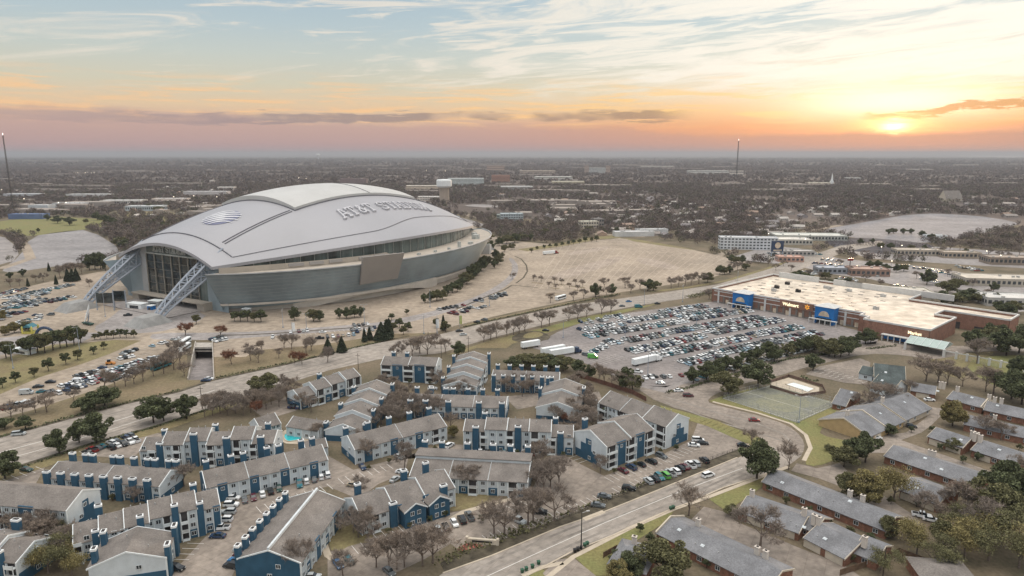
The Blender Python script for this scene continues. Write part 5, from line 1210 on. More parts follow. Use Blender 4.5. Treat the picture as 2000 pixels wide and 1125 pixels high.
# banner posts by the junction
for x,y,m,pl in ((852,648,m_cap,'white'),(897,640,mat('yellow green banner',(.45,.5,.2),.7),'yellow green'),(571,655,m_cap,'small white')):
    e=empty('banner_post',at(x,y),0,pl+' upright banner post on the roadside','banner post','banner posts'); b=MB(); b.tube((0,0,0),(0,0,8.5),.12,n=6); b.build('post',m_steel,e); b=MB(); b.box(.15,1.9,-.06,.06,2.5,8.2); b.build('banner',m,e)
# lorries
def lorry(x,y,ang,label,trailer=m_cap,cabc='white',L=15.5,rear=True):
    e=empty('lorry',at(x,y),R(ang),label,'lorry','lorries'); b=MB(); b.box(-L/2,L/2,-1.3,1.3,1.1,4.1); b.build('trailer',trailer,e)
    if rear:
        b=MB(); b.box(L/2+1.1,L/2+3.2,-1.2,1.2,.7,3.6); b.prism([(L/2+3.2,-1.15,.7),(L/2+5.2,-1.1,.7),(L/2+5.1,-1.1,1.9),(L/2+3.2,-1.15,2.2)],(0,2.3,0)); b.build('cab',PM[cabc],e)
        b=MB(); b.poly([(L/2+3.23,-1,2.2),(L/2+3.23,1,2.2),(L/2+3.23,1,3.2),(L/2+3.23,-1,3.2)]); b.build('windscreen',m_cg,e)
    for xx in (-L/2+1.2,-L/2+2.5)+((L/2+.6,L/2+1.8,L/2+4.4) if rear else (L/2-2,)):
        for yy in (-1.15,1.15): w_=link('wheel',WHEEL,e,(xx,yy,.5)); w_.scale=(1.5,1.5,1.5)
def dirpx(x0,y0,x1,y1): d=at(x1,y1)-at(x0,y0); return math.degrees(math.atan2(d.y,d.x))
lorry(1257,711,dirpx(1232,715,1285,703),'white lorry parked near the bare tree of the superstore car park')
lorry(1097,694,dirpx(1070,698,1120,690),'white lorry with a dark blue cab behind the conifers',cabc='dark blue')
lorry(1080,690,dirpx(1055,694,1105,685),'white lorry trailer parked beside the blue cabbed lorry',cabc='dark blue',rear=False)
lorry(1036,679,dirpx(1018,682,1054,676),'low white trailer beside the detention basin',rear=False,L=12)
lorry(1072,497,dirpx(1057,498,1088,495),'white and red lorry at the top of the event car park',cabc='red')
def bus(x,y,ang,label,m):
    e=empty('bus',at(x,y),R(ang),label,'bus','buses'); b=MB(); b.box(-6,6,-1.25,1.25,.5,3.2); b.box(-5.7,5.7,-1.1,1.1,3.2,3.35); b.build('body',m,e)
    b=MB()
    for s_ in (-1,1): b.box(-5.6,5.6,*sorted((s_*1.255,s_*1.29)),1.6,2.7)
    b.box(6.0,6.04,-1.1,1.1,1.2,2.8); b.build('windows',m_cg,e)
    for xx in (-3.6,3.8):
        for yy in (-1.1,1.1): w_=link('wheel',WHEEL,e,(xx,yy,.5)); w_.scale=(1.5,1.5,1.5)
bus(315,719,dirpx(296,726,334,712),'long teal and grey coach at the end of the stadium west car park rows',PM['teal'])
bus(1095,585,dirpx(1080,588,1108,580),'dark bus with a white roof on the event car park edge',m_cap)
bus(362,672,92,'white box truck parked beside the underpass wall',m_cap); bus(361,684,92,'second white box truck in line beside the underpass wall',m_cap)
# entry sign, bins, mailboxes, hydrants, fence
p=at(942,1062); e=empty('entrance_sign',p,R(-8),'long cream stone entrance sign by the red paved gate','sign'); b=MB(); b.box(-4.5,4.5,-.4,.4,0,1.6); b.box(-4.9,-4.2,-.5,.5,0,2); b.box(4.2,4.9,-.5,.5,0,2); b.build('sign_wall',m_cream,e); b=MB(); b.box(-3,3,-.43,-.4,.6,1.2); b.build('sign_face',m_recess,e)


BINS=[(1123,1079,'black','left of the street lamp base'),(1129,1076,'black','touching the street lamp base'),(1142,1068,'green','just right of the street lamp'),(1147,1065,'green','second to the right of the street lamp'),(1315,994,'green','on the verge below the wide bare tree'),(1310,996,'dark green','at the bungalow drive entrance'),(1052,1103,'green','highest on the lower verge'),(1040,1110,'green','second highest on the lower verge'),(1028,1115,'green','third on the lower verge'),(1020,1119,'green','lowest on the lower verge')]
for x,y,c,pl in BINS:
    m=m_blackp if c=='black' else mat('green plastic',(.03,.10,.06),.5); e=empty('wheelie_bin',at(x,y),R(20),c+' wheelie bin '+pl,'bin','wheelie bins'); b=MB(); b.prism([(-.35,-.3,.15),(.35,-.3,.15),(.42,-.42,1.05),(-.42,-.42,1.05)],(0,.75,0)); b.build('bin_body',m,e); b=MB(); b.box(-.46,.46,-.5,.5,1.06,1.16); b.build('lid',m,e)
def railing(name,px,h,label,m,cat='fence',gap=2.4,solid=False):
    P=[at(*p) for p in px]; o=P[0]; e=empty(name,o,0,label,cat); b=MB(); q=MB()
    for a,c in zip(P,P[1:]):
        L=(c-a).length; k=max(1,int(L/gap)); d=(c-a)/L
        for i in range(k+1): s_=a+d*(L*i/k)-o; b.box(s_.x-.05,s_.x+.05,s_.y-.05,s_.y+.05,0,h)
        A_1,B_1=a-o,c-o
        if solid: n_=Vector((-d.y,d.x,0))*.06; q.prism([A_1+Vector((0,0,.05)),B_1+Vector((0,0,.05)),B_1+Vector((0,0,h)),A_1+Vector((0,0,h))],n_)
        else:
            for z in (h*.98,h*.55,h*.12): q.tube(A_1+Vector((0,0,z)),B_1+Vector((0,0,z)),.035,n=4)
            kk=int(L/.9)
            for i in range(kk): s_=a+d*(L*i/kk)-o; q.box(s_.x-.015,s_.x+.015,s_.y-.015,s_.y+.015,h*.1,h)
    b.build('posts',m,e)['kind']='stuff'; q.build('panels',m,e)
m_wood=mat('weathered fence wood',(.16,.105,.07),.95,var=.2,scale=.8)
railing('metal_fence',[(1088,1018),(1160,990),(1230,962),(1330,921),(1400,895),(1440,880)],1.5,'thin metal fence between the flats car park and the street',m_trim)
railing('wooden_fence',[(1124,735),(1180,752),(1235,770),(1262,784)],2.2,'red brown board fence behind the superstore car park and the flats',mat('red fence boards',(.15,.075,.055),.95,var=.15,scale=.6),solid=True)
railing('chain_link_fence',[(1412,779),(1504,755),(1634,790),(1556,827),(1412,779)],3.0,'tall chain link fence around the old tennis court',m_vent,gap=3)
railing('brick_wall',[(1504,748),(1540,736),(1606,756),(1612,768),(1562,775),(1504,757)],1.4,'low brick wall around the covered pool',mat('weathered brick',(.19,.125,.10),.9,var=.15,scale=.6),'wall',solid=True)
railing('wooden_fence',[(1640,1125),(1700,1105),(1755,1082),(1850,1118)],1.9,'orange brown board fence by the wired utility pole',m_wood,solid=True)
railing('wooden_fence',[(1178,1090),(1205,1075)],1.8,'short wooden yard fence beside the small street bungalow',m_wood,solid=True)
railing('wooden_fence',[(1760,900),(1830,922),(1890,948)],1.7,'board fence along the brick wall of the grey terrace',m_wood,solid=True)
# tall signs and masts
e=empty('pylon_sign',at(1517,500),R(8),'tall dark blue pylon sign beside the white hotel','sign'); b=MB(); b.box(-7,7,-.8,.8,5,17,0); b.build('sign_box',PM['dark blue'],e); b=MB(); b.box(-7,-6.2,-.7,.7,0,5); b.build('post',m_steel,e); b=MB(); b.box(6.2,7,-.7,.7,0,5); b.build('post',m_steel,e); b=MB(); b.tube((0,-.9,12),(0,-.82,12),3.4,n=20); b.box(-5,5,-.95,-.82,6,7.2); b.build('sign_face',m_arch,e)
e=empty('pole_sign',at(1659,528),0,'red topped pole sign near the fuel station','sign'); b=MB(); b.tube((0,0,0),(0,0,10),.35,n=8); b.build('post',m_blackp,e); b=MB(); b.box(-2.6,2.6,-.4,.4,9.5,12); b.build('sign_box',PM['red'],e)
def mast(x,y,h,w_,label):
    p=at(x,y); e=empty('radio_mast',p,0,label,'radio mast','radio masts'); b=MB(); 
    for s_ in ((1,1),(1,-1),(-1,1),(-1,-1)): b.tube((s_[0]*w_,s_[1]*w_,0),(s_[0]*w_*.5,s_[1]*w_*.5,h),w_*.22,n=4)
    for k in range(16): z=h*k/16; f=w_*(1-.5*k/16); b.tube((-f,-f,z),(f,f,z+h/16),w_*.14,n=4); b.tube((f,-f,z),(-f,f,z+h/16),w_*.14,n=4)
    b.build('lattice',m_blackp,e); b=MB(); b.tube((0,0,h),(0,0,h+w_*3),w_*.3,n=6); b.build('beacon',mat('beacon lamp',(1,.85,.8),.5,emit=4),e)
mast(26,410,148,1.2,'thin lattice radio mast rising above the horizon at the west edge'); mast(1438,350,168,2.2,'tall lattice radio mast on the skyline beside the event car park')
# water tower
p=at(868,397); e=empty('water_tower',p,0,'stocky water tower with a square white tank behind the stadium','water tower'); b=MB(); b.lathe([(11.5,0),(11,33),(12,35)],n=16); b.build('stem',mat('tan concrete stem',(.42,.35,.29),.9,var=.06),e); b=MB(); b.lathe([(12,35),(17.5,39),(17.5,51),(16,54),(3,55)],n=20); b.build('tank',m_cap,e,False)
p=at(622,312); e=empty('water_tower',p,0,'tiny pale water tower on the far horizon','water tower'); b=MB(); b.lathe([(8,0),(6,60),(30,75),(34,95),(20,112),(2,116)],n=12); b.build('tank',m_cap,e)
# ---------------------------------------------------------------- far and middle-distance buildings
BL=[(1462,488,66,16,14,-8,(.62,.65,.68),'white four storey hotel with rows of windows',4),(1530,478,70,30,6,-6,(.50,.48,.44),'long pale low shops behind the white hotel',1),(1585,470,90,35,6,-6,(.45,.46,.43),'long pale green warehouse beside the north car park',1),
(1240,462,55,16,6,6,(.60,.60,.60),'white roofed long shed at the top of the event car park',0),(1275,457,45,14,6,6,(.55,.55,.56),'second white roofed shed behind the event car park',0),(1000,432,38,18,12,4,(.42,.48,.52),'blue glass office by the avenue behind the stadium',3),(985,430,26,14,9,0,(.40,.44,.42),'grey showroom left of the blue glass office',2),
(1152,446,28,16,10,10,(.55,.50,.42),'cream office with dark window strips at the avenue bend',2),(1170,443,16,14,12,10,(.25,.23,.22),'dark glazed hall joined to the cream office',2),(945,496,14,6,10,-20,(.5,.5,.5),'small grey screen hut behind the stadium ring',0),
(828,372,110,40,14,3,(.50,.42,.34),'long tan block behind the roof of the stadium',3),(690,362,95,30,22,2,(.20,.15,.15),'dark brown brick slab above the woods left of the water tower',5),(840,392,60,30,9,0,(.48,.44,.40),'cream two storey block left of the water tower',2),
(910,362,130,50,24,4,(.42,.46,.46),'white and glass apartment blocks right of the water tower',5),(978,358,70,40,30,0,(.30,.17,.13),'red brick tower right of the glass blocks',6),(968,335,110,60,34,0,(.33,.24,.19),'brown round topped arena on the skyline',3),
(1050,340,200,70,18,0,(.36,.30,.25),'long brown campus block on the skyline',3),(1082,352,160,60,14,4,(.46,.45,.42),'long pale campus block below the brown one',2),(1110,360,120,50,10,0,(.50,.44,.32),'yellowish long campus hall',2),(1010,370,100,40,9,5,(.48,.48,.47),'white low hall among the campus trees',1),
(1167,340,110,30,34,0,(.40,.42,.42),'wide office slab between two towers on the skyline',5),(1146,341,22,30,46,0,(.36,.28,.24),'brown tower left of the office slab',6),(1188,341,22,30,46,0,(.36,.28,.24),'brown tower right of the office slab',6),
(1285,328,260,60,14,0,(.45,.42,.38),'long pale roofed warehouse near the horizon',1),(1385,340,220,60,18,0,(.52,.50,.48),'row of white campus halls near the radio mast',2),(1440,345,60,30,28,0,(.50,.46,.42),'pale hall with a tower near the radio mast',2),
(1605,362,90,40,9,-4,(.42,.36,.30),'low brown church hall below the white steeple',0),(1668,352,60,30,10,0,(.52,.50,.48),'white hall right of the church steeple',1),(1890,325,200,60,14,0,(.42,.38,.36),'long pale warehouse near the lake',1),(1800,334,160,50,12,0,(.40,.36,.33),'low tan warehouse left of the lake',1),
(1700,540,34,20,6,-8,(.30,.20,.16),'brown brick restaurant with a blue sign behind the superstore',1),(1760,585,46,22,6,-12,(.45,.42,.36),'beige bank building behind the superstore roof',1),(1800,500,52,18,6,-8,(.40,.35,.29),'long tan shopping strip with dark fascia',1),(1880,505,38,16,6,-8,(.36,.30,.24),'second tan shopping strip to the east',1),
(1985,518,50,22,7,-8,(.27,.22,.18),'orange brown shop block at the right edge',1),(1965,560,64,28,6,-10,(.44,.40,.34),'large beige shop with patched roof at the right edge',1),(1985,600,40,24,6,-10,(.46,.45,.43),'white roofed shop behind the superstore wing',1),(1830,468,26,12,5,-5,(.65,.68,.70),'small white and teal canopy building on the north car park',0),
(1630,535,30,16,5,-6,(.30,.32,.36),'small grey fronted fast food hut',1),(1560,500,34,14,5,-6,(.40,.38,.36),'grey fuel station shop beside the pylon sign',1),(1545,512,26,14,5,-6,(.48,.30,.24),'red trimmed drive through hut',1),
(50,428,60,20,8,0,(.12,.17,.30),'blue funfair hall at the west edge',0),(75,410,40,24,9,0,(.52,.55,.58),'white shed beside the blue funfair hall',0),(130,405,60,30,8,0,(.50,.52,.54),'pale blue grey roofed shed north of the park lawn',1),(235,400,90,34,9,2,(.56,.54,.50),'long cream roofed shed left of the stadium roof',1),(280,412,70,28,9,2,(.50,.55,.58),'pale teal shed left of the stadium roof',1),(330,395,80,26,8,0,(.48,.42,.38),'low tan shed among trees left of the stadium roof',0),(400,380,120,30,8,0,(.40,.38,.38),'long flat grey shed behind the stadium shoulder',0),
(440,372,50,26,10,0,(.55,.47,.44),'pinkish white hall behind the stadium shoulder',1),(40,385,90,30,8,0,(.34,.35,.37),'grey shed row at the west edge',0),(170,385,110,30,7,0,(.38,.38,.38),'grey shed row above the park lawn',0),(70,470,20,10,4,0,(.45,.42,.38),'small gate hut on the far west car park',0)]
for x,y,w_,d,h,ang,col,lab,wn in BL:
    if lab.startswith('small gate hut'): continue
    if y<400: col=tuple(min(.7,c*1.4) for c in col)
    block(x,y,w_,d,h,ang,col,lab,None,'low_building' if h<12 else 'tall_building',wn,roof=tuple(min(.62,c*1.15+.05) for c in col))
# steeple and steep roofed church
e=empty('church_steeple',at(1624,362),0,'thin white steeple above the brown church hall','steeple'); b=MB(); b.box(-5,5,-5,5,0,16); b.build('tower',m_cap,e); b=MB(); b.tube((0,0,16),(0,0,44),4.6,.3,n=8); b.build('spire',m_cap,e)
house('pale steep gabled church in the eastern woods',(1848,388),(1880,388),8,30,name='church',wallm=m_cream,roofm=m_shing,rise=18,group=None)
# houses scattered in the woods, each its own object
fh=[]; tries=0; rf=random.Random(5)
HC=[(.40,.36,.33),(.30,.27,.25),(.46,.43,.40),(.24,.22,.22),(.34,.25,.20)]
HMESH=[]
for k,c in enumerate(HC):
    for q in range(2):
        b=MB(); w_,d=(16,11) if q==0 else (22,12); pr_=[(0,0),(d,0),(d,3),(d/2,5.6),(0,3)]; b.prism([(-w_/2,y,z) for y,z in pr_],(w_,0,0),0)
        for ya,za,yb,zb in ((-.5,2.8,d/2,5.7),(d/2,5.7,d+.5,2.8)): b.prism([(-w_/2-.4,ya,za),(-w_/2-.4,yb,zb),(-w_/2-.4,yb,zb+.25),(-w_/2-.4,ya,za+.25)],(w_+.8,0,0),1)
        for i in range(4): b.box(-w_/2+2+i*3.6,-w_/2+3.4+i*3.6,-.06,0,1,2.2,2)
        HMESH.append(b.mesh('small_house',[mat('house wall %d'%k,tuple(min(.6,v*1.3) for v in c),.85,var=.08),mat('house roof %d'%k,c,.95,var=.12,scale=.3),m_pane]))
zones=[((1060,395),(1560,440),'among the trees beyond the event car park',70),((1180,400),(1600,462),'among the trees north of the white hotel',40),((960,375),(1300,398),'in the woods south of the campus blocks',35),((1560,380),(1990,425),'in the eastern woods above the north car park',45),((30,350),(430,378),'in the woods north west of the stadium',40),((250,388),(420,425),'between the park lawn and the stadium roof',16)]
ZL={}
def blocked(x,y):
    X,Y=np.array([x]),np.array([y])
    return any(pip(k,X,Y)[0] for k in KEEP)
for (x0,y0),(x1,y1),pl,n in zones:
    k=0
    while k<n:
        x,y=rf.uniform(x0,x1),y1-(y1-y0)*rf.random()**1.3
        if blocked(x,y): k+=.2; continue
        p=at(x,y); 
        if any((p-q).length<24 for q in fh): k+=.1; continue
        fh.append(p); hi_=rf.randrange(len(HMESH)); o=link('small_house',HMESH[hi_],None,p,rf.choice((0,.2,-.3,1.5,1.7))); tag(o,('long' if hi_%2 else 'small')+' '+['tan','brown','pale','dark grey','russet'][hi_//2]+' gabled house '+pl,'house','small houses '+pl); k+=1
# ---------------------------------------------------------------- woodland
BLK=[at(x,y) for x,y,*_ in BL]; BLKR=[max(r[2],r[3])*.62+8 for r in BL]
rgw=np.random.default_rng(3)
def scatter(n,ymin,ymax,xl=1.0):
    Y=np.sqrt(rgw.uniform(ymin**2,ymax**2,n)); X=rgw.uniform(-1,1,n)*Y*.86*xl; return X,Y
def woods(name,n,y0,y1,h,nf,size,mats,label,flat=1.0,houseclear=9,cut=.46):
    X,Y=scatter(n,y0,y1); px,py=proj(X,Y,0); ok=np.ones(n,bool)
    for k in KEEP: ok&=~pip(k,px,py)
    sx_=X+176; sy_=Y-644; s_=sx_*axv.x+sy_*axv.y; q=sx_*bxv.x+sy_*bxv.y; ok&=((s_/235)**2+(q/185)**2)>1
    for p,r in zip(BLK,BLKR): ok&=((X-p.x)**2+(Y-p.y+0)**2)>r*r
    if houseclear:
        for p in fh: ok&=((X-p.x)**2+((Y-p.y+4)*.8)**2)>houseclear**2
    # clearings
    g=np.sin(X*.011+1.3*np.sin(Y*.004))*np.sin(Y*.0085+1.7*np.sin(X*.005))+.5*np.sin(X*.031+Y*.02)*np.sin(Y*.027)
    ok&=(g<cut+rgw.normal(size=n)*.22)
    X,Y=X[ok],Y[ok]; k=len(X); hh_=h*rgw.uniform(.6,1.25,k); cls=rgw.integers(0,len(mats),k)
    objs=[]
    V=[];Mi=[]
    d=rgw.normal(size=(k,nf,3)); d/=np.linalg.norm(d,axis=2)[:,:,None]; d*=rgw.uniform(.4,1,(k,nf,1)); 
    c=np.stack([X,Y,hh_*.55],1)[:,None,:]+d*np.stack([hh_*.5*flat,hh_*.5*flat,hh_*.45],1)[:,None,:]
    sz=np.repeat((size*hh_/h)[:,None],nf,1)
    Vv=leaf_faces(c.reshape(-1,3),sz.ravel(),rgw,3)
    me=tri_mesh(name,Vv,3,mats[0]); 
    for m in mats[1:]: me.materials.append(m)
    me.polygons.foreach_set('material_index',np.repeat(cls,nf).astype(np.int32))
    o=bpy.data.objects.new(name,me); C.objects.link(o); tag(o,label,'woodland',None,'stuff'); print(name,k)
wmA=mat('winter wood grey brown',(.175,.14,.122),1,var=.12,scale=.01,island=.18); wmB=mat('winter wood dark',(.125,.10,.092),1,var=.12,scale=.01,island=.18); wmC=mat('winter wood olive',(.11,.105,.07),1,var=.15,scale=.01,island=.4)
BAREW=[wmA,wmA,wmB,wmB,wmC]
woods('woodland',15000,700,1250,9,90,.72,BAREW,'brown winter woodland and gardens beyond the stadium car parks')
woods('woodland',34000,1250,2600,10,44,1.3,BAREW,'grey brown winter woods stretching to the campus blocks',cut=.55)
woods('woodland',26000,2600,6500,12,16,4.0,[wmA,wmB,wmB],'far dark winter woods below the horizon',1.6,0,cut=.75)
woods('woodland',16000,6500,16000,16,8,16,[wmB,wmB,wmA],'flat dark woods on the horizon',3,0,cut=.9)
# pale clearings far out
fm=mat('pale far clearing',(.34,.30,.27),1,var=.1,scale=.005)
for i in range(140):
    x=rf.uniform(-50,2050); y=rf.choice((312,318,324,331,338,346,355,365,376))+rf.uniform(-3,3)
    if i>=110: x=rf.uniform(-30,430) if i<128 else rf.uniform(960,1250); y=rf.uniform(396,424)
    p=at(x,y); w_=rf.uniform(30,130)*p.y/2000; d=rf.uniform(18,40); lab='pale flat roofed warehouse far out in the woods'
    o=MB(); o.box(-w_/2,w_/2,0,d,0,6+p.y/700); o.box(-w_/2+2,-w_/2+8,4,9,6+p.y/700,8+p.y/700)
    o=o.build('warehouse',fm); o.location=p; o.rotation_euler=(0,0,rf.uniform(-.15,.15)); tag(o,lab,'warehouse','far warehouses')
# lit windows and lamps of the town
m_town=mat('town lamp',(1,.86,.66),.5,emit=5)
for i,(x,y) in enumerate([(144,341),(148,341),(152,341),(167,341),(172,341),(179,341),(184,341),(22,343),(4,377),(48,396),(115,404),(130,404),(340,392),(379,390),(424,392),(584,352),(598,353),(797,331),(833,336),(857,333),(870,337),(880,335),(1572,482),(1760,495),(1720,498),(1925,507),(1952,516),(1740,528),(1500,470),(468,321),(1110,330)]):
    p=at(x,y); s_=.35+p.y/2600; h=9; e=empty('area_light',p,0,'distant lit lamp on a pole','lamp','distant lit lamps'); b=MB(); b.tube((0,0,0),(0,0,h),.15,n=4); b.build('pole',m_steel,e); b=MB(); b.lathe([(s_*.3,h),(s_,h+s_*.5),(s_*.3,h+s_)],n=8); b.build('lamp_head',m_town,e)
# ---------------------------------------------------------------- trees near enough to tell apart
trees('round','on the verge lawn','clipped trees on the verge lawn',[(5,758,6),(31,748,6),(67,737,6),(95,725,7.5),(129,712,7.5),(152,703,7),(183,692,5.5),(203,682,5)])
trees('round','in the hedge behind the verge lawn','young conifers of the hedge row',[(12,700,11),(22,704,11),(48,690,11),(60,694,12),(74,688,12),(88,690,13),(104,684,13),(118,680,12),(131,678,12),(145,674,13),(158,670,11)])
trees('round','between the dish and arch footing','dark hedge trees by the footing',[(185,664,5),(196,663,6),(209,662,7),(222,661,6),(235,660,6.5),(247,660,6),(262,660,6)])
trees('bush','west of the inflatable arch','brown bushes west of the arch',[(10,655,9),(28,650,10),(50,648,9),(5,625,9)])
trees('oak','beside the stadium west car park edge','evergreens at the west car park edge',[(45,540,9),(20,545,8)])
trees('oak','clumped beside the far stadium tip','tall evergreens at the far tip',[(175,528,17,.8),(186,526,18,.8),(197,526,18,.8),(206,529,16,.8)])
trees('cone','beside the far west lot edge','conifers behind the west rows',[(110,556,9),(55,560,8),(96,530,9),(133,550,12,1.4),(142,550,12,1.4),(150,549,12,1.4)])
trees('bare','along the west lot fence','bare trees along the west lot fence',[(20,560,8),(38,558,8),(70,552,9),(85,550,9),(118,543,13),(130,540,14),(142,538,13),(160,535,12),(175,560,8)])
trees('oak','on the green park lawn','evergreens of the park lawn',[(92,431,12,1.3),(113,436,14,1.4),(136,440,16,1.5),(168,436,9),(190,430,14,1.4),(205,436,16,1.5),(222,440,14,1.4),(250,440,11,1.4),(290,410,12,2),(310,412,12,2),(75,454,7),(236,480,14,1.5),(245,486,12,1.4),(300,440,12),(320,446,11)])
trees('bare','behind the west lot','bare trees behind the west lot',[(210,455,13),(225,465,13),(255,470,13),(265,480,12),(275,460,12),(290,465,12),(310,455,12),(262,450,12),(330,430,11),(240,450,12),(348,420,11),(285,480,11)])
trees('rusty','on the concourse above the underpass','small rusty trees above the underpass',[(362,655,9,1.3),(430,657,8,1.5)])
trees('round','beside the near arch footing','single evergreen beside the footing',[(384,633,8)])
trees('round','against the glass wall near the corner','evergreens against the near glass corner',[(458,628,8),(470,628,8.5),(484,628,9),(497,629,8),(510,629,8.5)])
trees('oak','below the stadium glass wall','evergreens below the stadium glass wall',[(575,626,10,.9),(612,628,10),(625,628,9),(664,622,9),(677,622,9),(692,620,9),(704,619,8.5)])
trees('oak','along the stadium round end','evergreens along the round end kerb',[(830,592,9),(842,590,10),(853,588,10),(864,585,9),(874,577,10),(884,572,11),(893,570,11),(903,562,11),(912,555,12),(924,545,14),(932,538,14),(940,530,14),(950,520,14),(966,524,10),(972,517,11),(967,505,11),(978,508,10)],'near end')
trees('round','on the planter by the arched side entrance','small evergreens by the side entrance',[(768,648,7),(780,640,7),(788,654,7),(797,648,7),(757,640,6),(795,615,5),(765,625,5),(870,648,8),(852,640,7)])
trees('conebare'if False else 'cone','around the road junction','conifers around the junction',[(668,688,10,1.3),(641,692,10,1.3),(712,668,9),(722,664,9),(745,664,12,1.6),(756,662,13,1.6),(760,655,11,1.5),(866,645,10)])
trees('oak','across the avenue behind the round end','dark trees across the avenue',[(960,487,12,1.3),(975,480,12,1.3),(990,476,13,1.4),(1005,474,12,1.4),(1020,470,12,1.4),(1035,470,11,1.3),(985,492,10),(1000,488,10),(1050,462,9),(1065,458,10,1.3),(1085,456,9,1.3),(1180,458,8,1.4),(1205,455,9,1.4),(1225,455,9,1.3),(1150,452,9,1.3),(955,470,10,1.3)])
trees('round','on the event car park bank','row of small trees on the bank',[(1038,494,6),(1049,489,6),(1063,487,6),(1074,484,6),(1086,484,7),(1098,482,7),(1110,480,7),(1120,478,7),(1132,476,8),(1143,474,8),(1155,473,8),(1165,472,8)])
trees('bare','on the islands inside the event car park','thin trees on the lot islands',[(1002,546,7),(1042,549,7),(1057,551,7),(1083,554,7),(1097,556,7),(1124,558,7),(1138,560,7),(1072,562,6),(1085,566,6),(1112,564,6),(1128,568,6),(1180,562,9),(1221,563,11,1.2),(1250,565,10)])
trees('oak','between the event car park and the main road','evergreens by the main road',[(1163,580,12,.9),(1195,577,10,.9),(1250,575,0.1),(1265,568,11,1.2),(1276,568,11,1.2),(1382,552,11),(1406,536,9),(1415,536,9),(1424,535,9),(1455,528,8)])
trees('bare','along the far side of the main road','bare trees along the far side of the main road',[(1075,592,9),(1120,588,9),(1140,584,9),(1170,578,10),(1185,579,10),(1232,572,8),(1311,562,11),(1325,560,11),(1338,558,11),(1350,556,12),(1365,554,13,1.2),(1430,530,9),(1440,528,9),(1448,526,9),(1462,523,8)])
trees('bare','between the main road and store lot','row of bare street trees',[(945,668,11),(958,664,11),(970,660,11),(990,657,11),(1003,654,11),(1014,651,11),(1025,647,12),(1058,640,12),(1073,636,12),(1090,632,0.1),(1111,628,12),(1128,624,12),(1146,620,12),(1175,614,12,1.1),(1193,611,12,1.1),(1400,580,9,1.3),(1385,584,9,1.3)])
trees('oak','along the store lot edge','evergreens along the superstore car park edge',[(1354,749,10,1.1),(1380,742,10,1.1),(1400,734,10,1.1),(1435,725,10,1.1),(1418,722,9),(1460,712,10),(1480,705,10,1.1),(1500,700,10),(1512,706,10,1.1),(1538,696,10),(1556,690,10),(1575,688,10),(1590,684,10,1.1),(1604,692,11),(1619,696,12,1.1),(1630,698,12,1.1),(1642,697,12,1.1),(1658,694,12,1.1),(1670,676,9),(1690,672,10,1.1),(1700,670,10),(1588,724,10,1.1)])
trees('oak','beside the old tennis court','big oaks beside the old court',[(1422,771,14,1.15),(1480,757,16,1.1)])
trees('oak','behind the superstore','dark trees behind the superstore',[(1810,556,14),(1700,525,9,1.4),(1715,524,9,1.4),(1730,530,9,1.4),(1750,532,9),(1765,530,9,1.3),(1840,595,11,1.5),(1862,595,11,1.4),(1880,590,10,1.5),(1895,586,10,1.4),(1910,592,9,1.3),(1562,552,12,1.4),(1578,556,11,1.4),(1595,560,9,1.4),(1612,545,8,1.4),(1630,562,10,1.3),(1655,556,8),(1850,572,12,1.4),(1866,566,11,1.4),(1950,612,10,1.2),(1965,618,10,1.2),(1980,612,10,1.2),(1940,570,9),(1945,590,8)])
trees('oak','on the north car park','scattered trees of the north lot',[(1652,470,7,1.3),(1680,478,9),(1703,476,8),(1735,458,9,1.4),(1745,456,9,1.4),(1765,457,9,1.4),(1780,457,9,1.3),(1800,462,9,1.3),(1818,468,9,1.3),(1720,486,9),(1740,488,9,1.2),(1780,490,9),(1805,490,9),(1960,470,8),(1885,500,9),(1428,512,9,1.4),(1438,514,9,1.4),(1450,515,9)])
trees('bare','between the north lot and the tan shops','bare trees behind the tan shops',[(1855,490,12,1.3),(1875,488,12,1.3),(1900,484,13,1.4),(1925,478,13,1.4),(1955,480,13,1.4),(1975,490,13,1.4),(1840,498,11),(1930,500,12,1.3),(1960,506,12,1.3),(1990,500,12,1.3)])
trees('oak','in the eastern wood right of the superstore','dark eastern wood trees',[(1905,690,16,1.1),(1940,680,15,1.1),(1965,695,18,1.2),(1990,690,18,1.2),(1955,668,12),(1930,665,12),(1975,780,16,1.1),(1995,790,17,1.1),(1990,740,14)])
trees('bare','around the playing field','bare trees around the playing field',[(1808,745,14,1.2),(1832,748,13,1.2),(1850,752,12),(1908,710,15,1.1),(1940,770,14,1.2),(1925,765,12),(1880,755,11),(1705,795,13,1.2),(1730,790,12,1.2),(1775,770,8),(1680,800,9)])
trees('bare','in front of the stadium on the dry bank','bare trees on the dry bank',[(490,705,12),(512,690,9),(555,680,9),(570,682,10),(598,690,9),(608,685,9),(640,708,10),(660,680,8),(545,700,7),(505,708,8)])
trees('rusty','on the dry bank by the underpass','round rusty trees near the underpass',[(452,712,9),(575,710,8),(590,712,8),(440,702,6)])
trees('bare','along the stadium west car park edge','bare trees along the west car park edge',[(22,815,8,1.3),(45,812,7),(70,806,7),(92,805,10,1.4),(145,785,7),(205,760,10,1.2),(225,757,9),(245,755,10),(262,750,10),(280,745,11),(300,735,11),(320,730,12),(340,722,13),(352,712,13),(345,700,12),(360,735,9)])
trees('oak','on the dry bank beside the main road','dark clumps beside the main road',[(50,838,6,1.3),(168,806,9,1.4),(185,800,9,1.5),(205,792,10,1.4),(10,838,6,1.5)])
trees('oak','along the near verge of the main road','evergreen oaks along the near verge',[(10,935,11,1.2),(116,887,11,.95),(155,865,10),(189,866,14,1.15),(300,826,13,1.15),(320,822,12),(365,818,14,1.0),(518,776,14,1.15)])
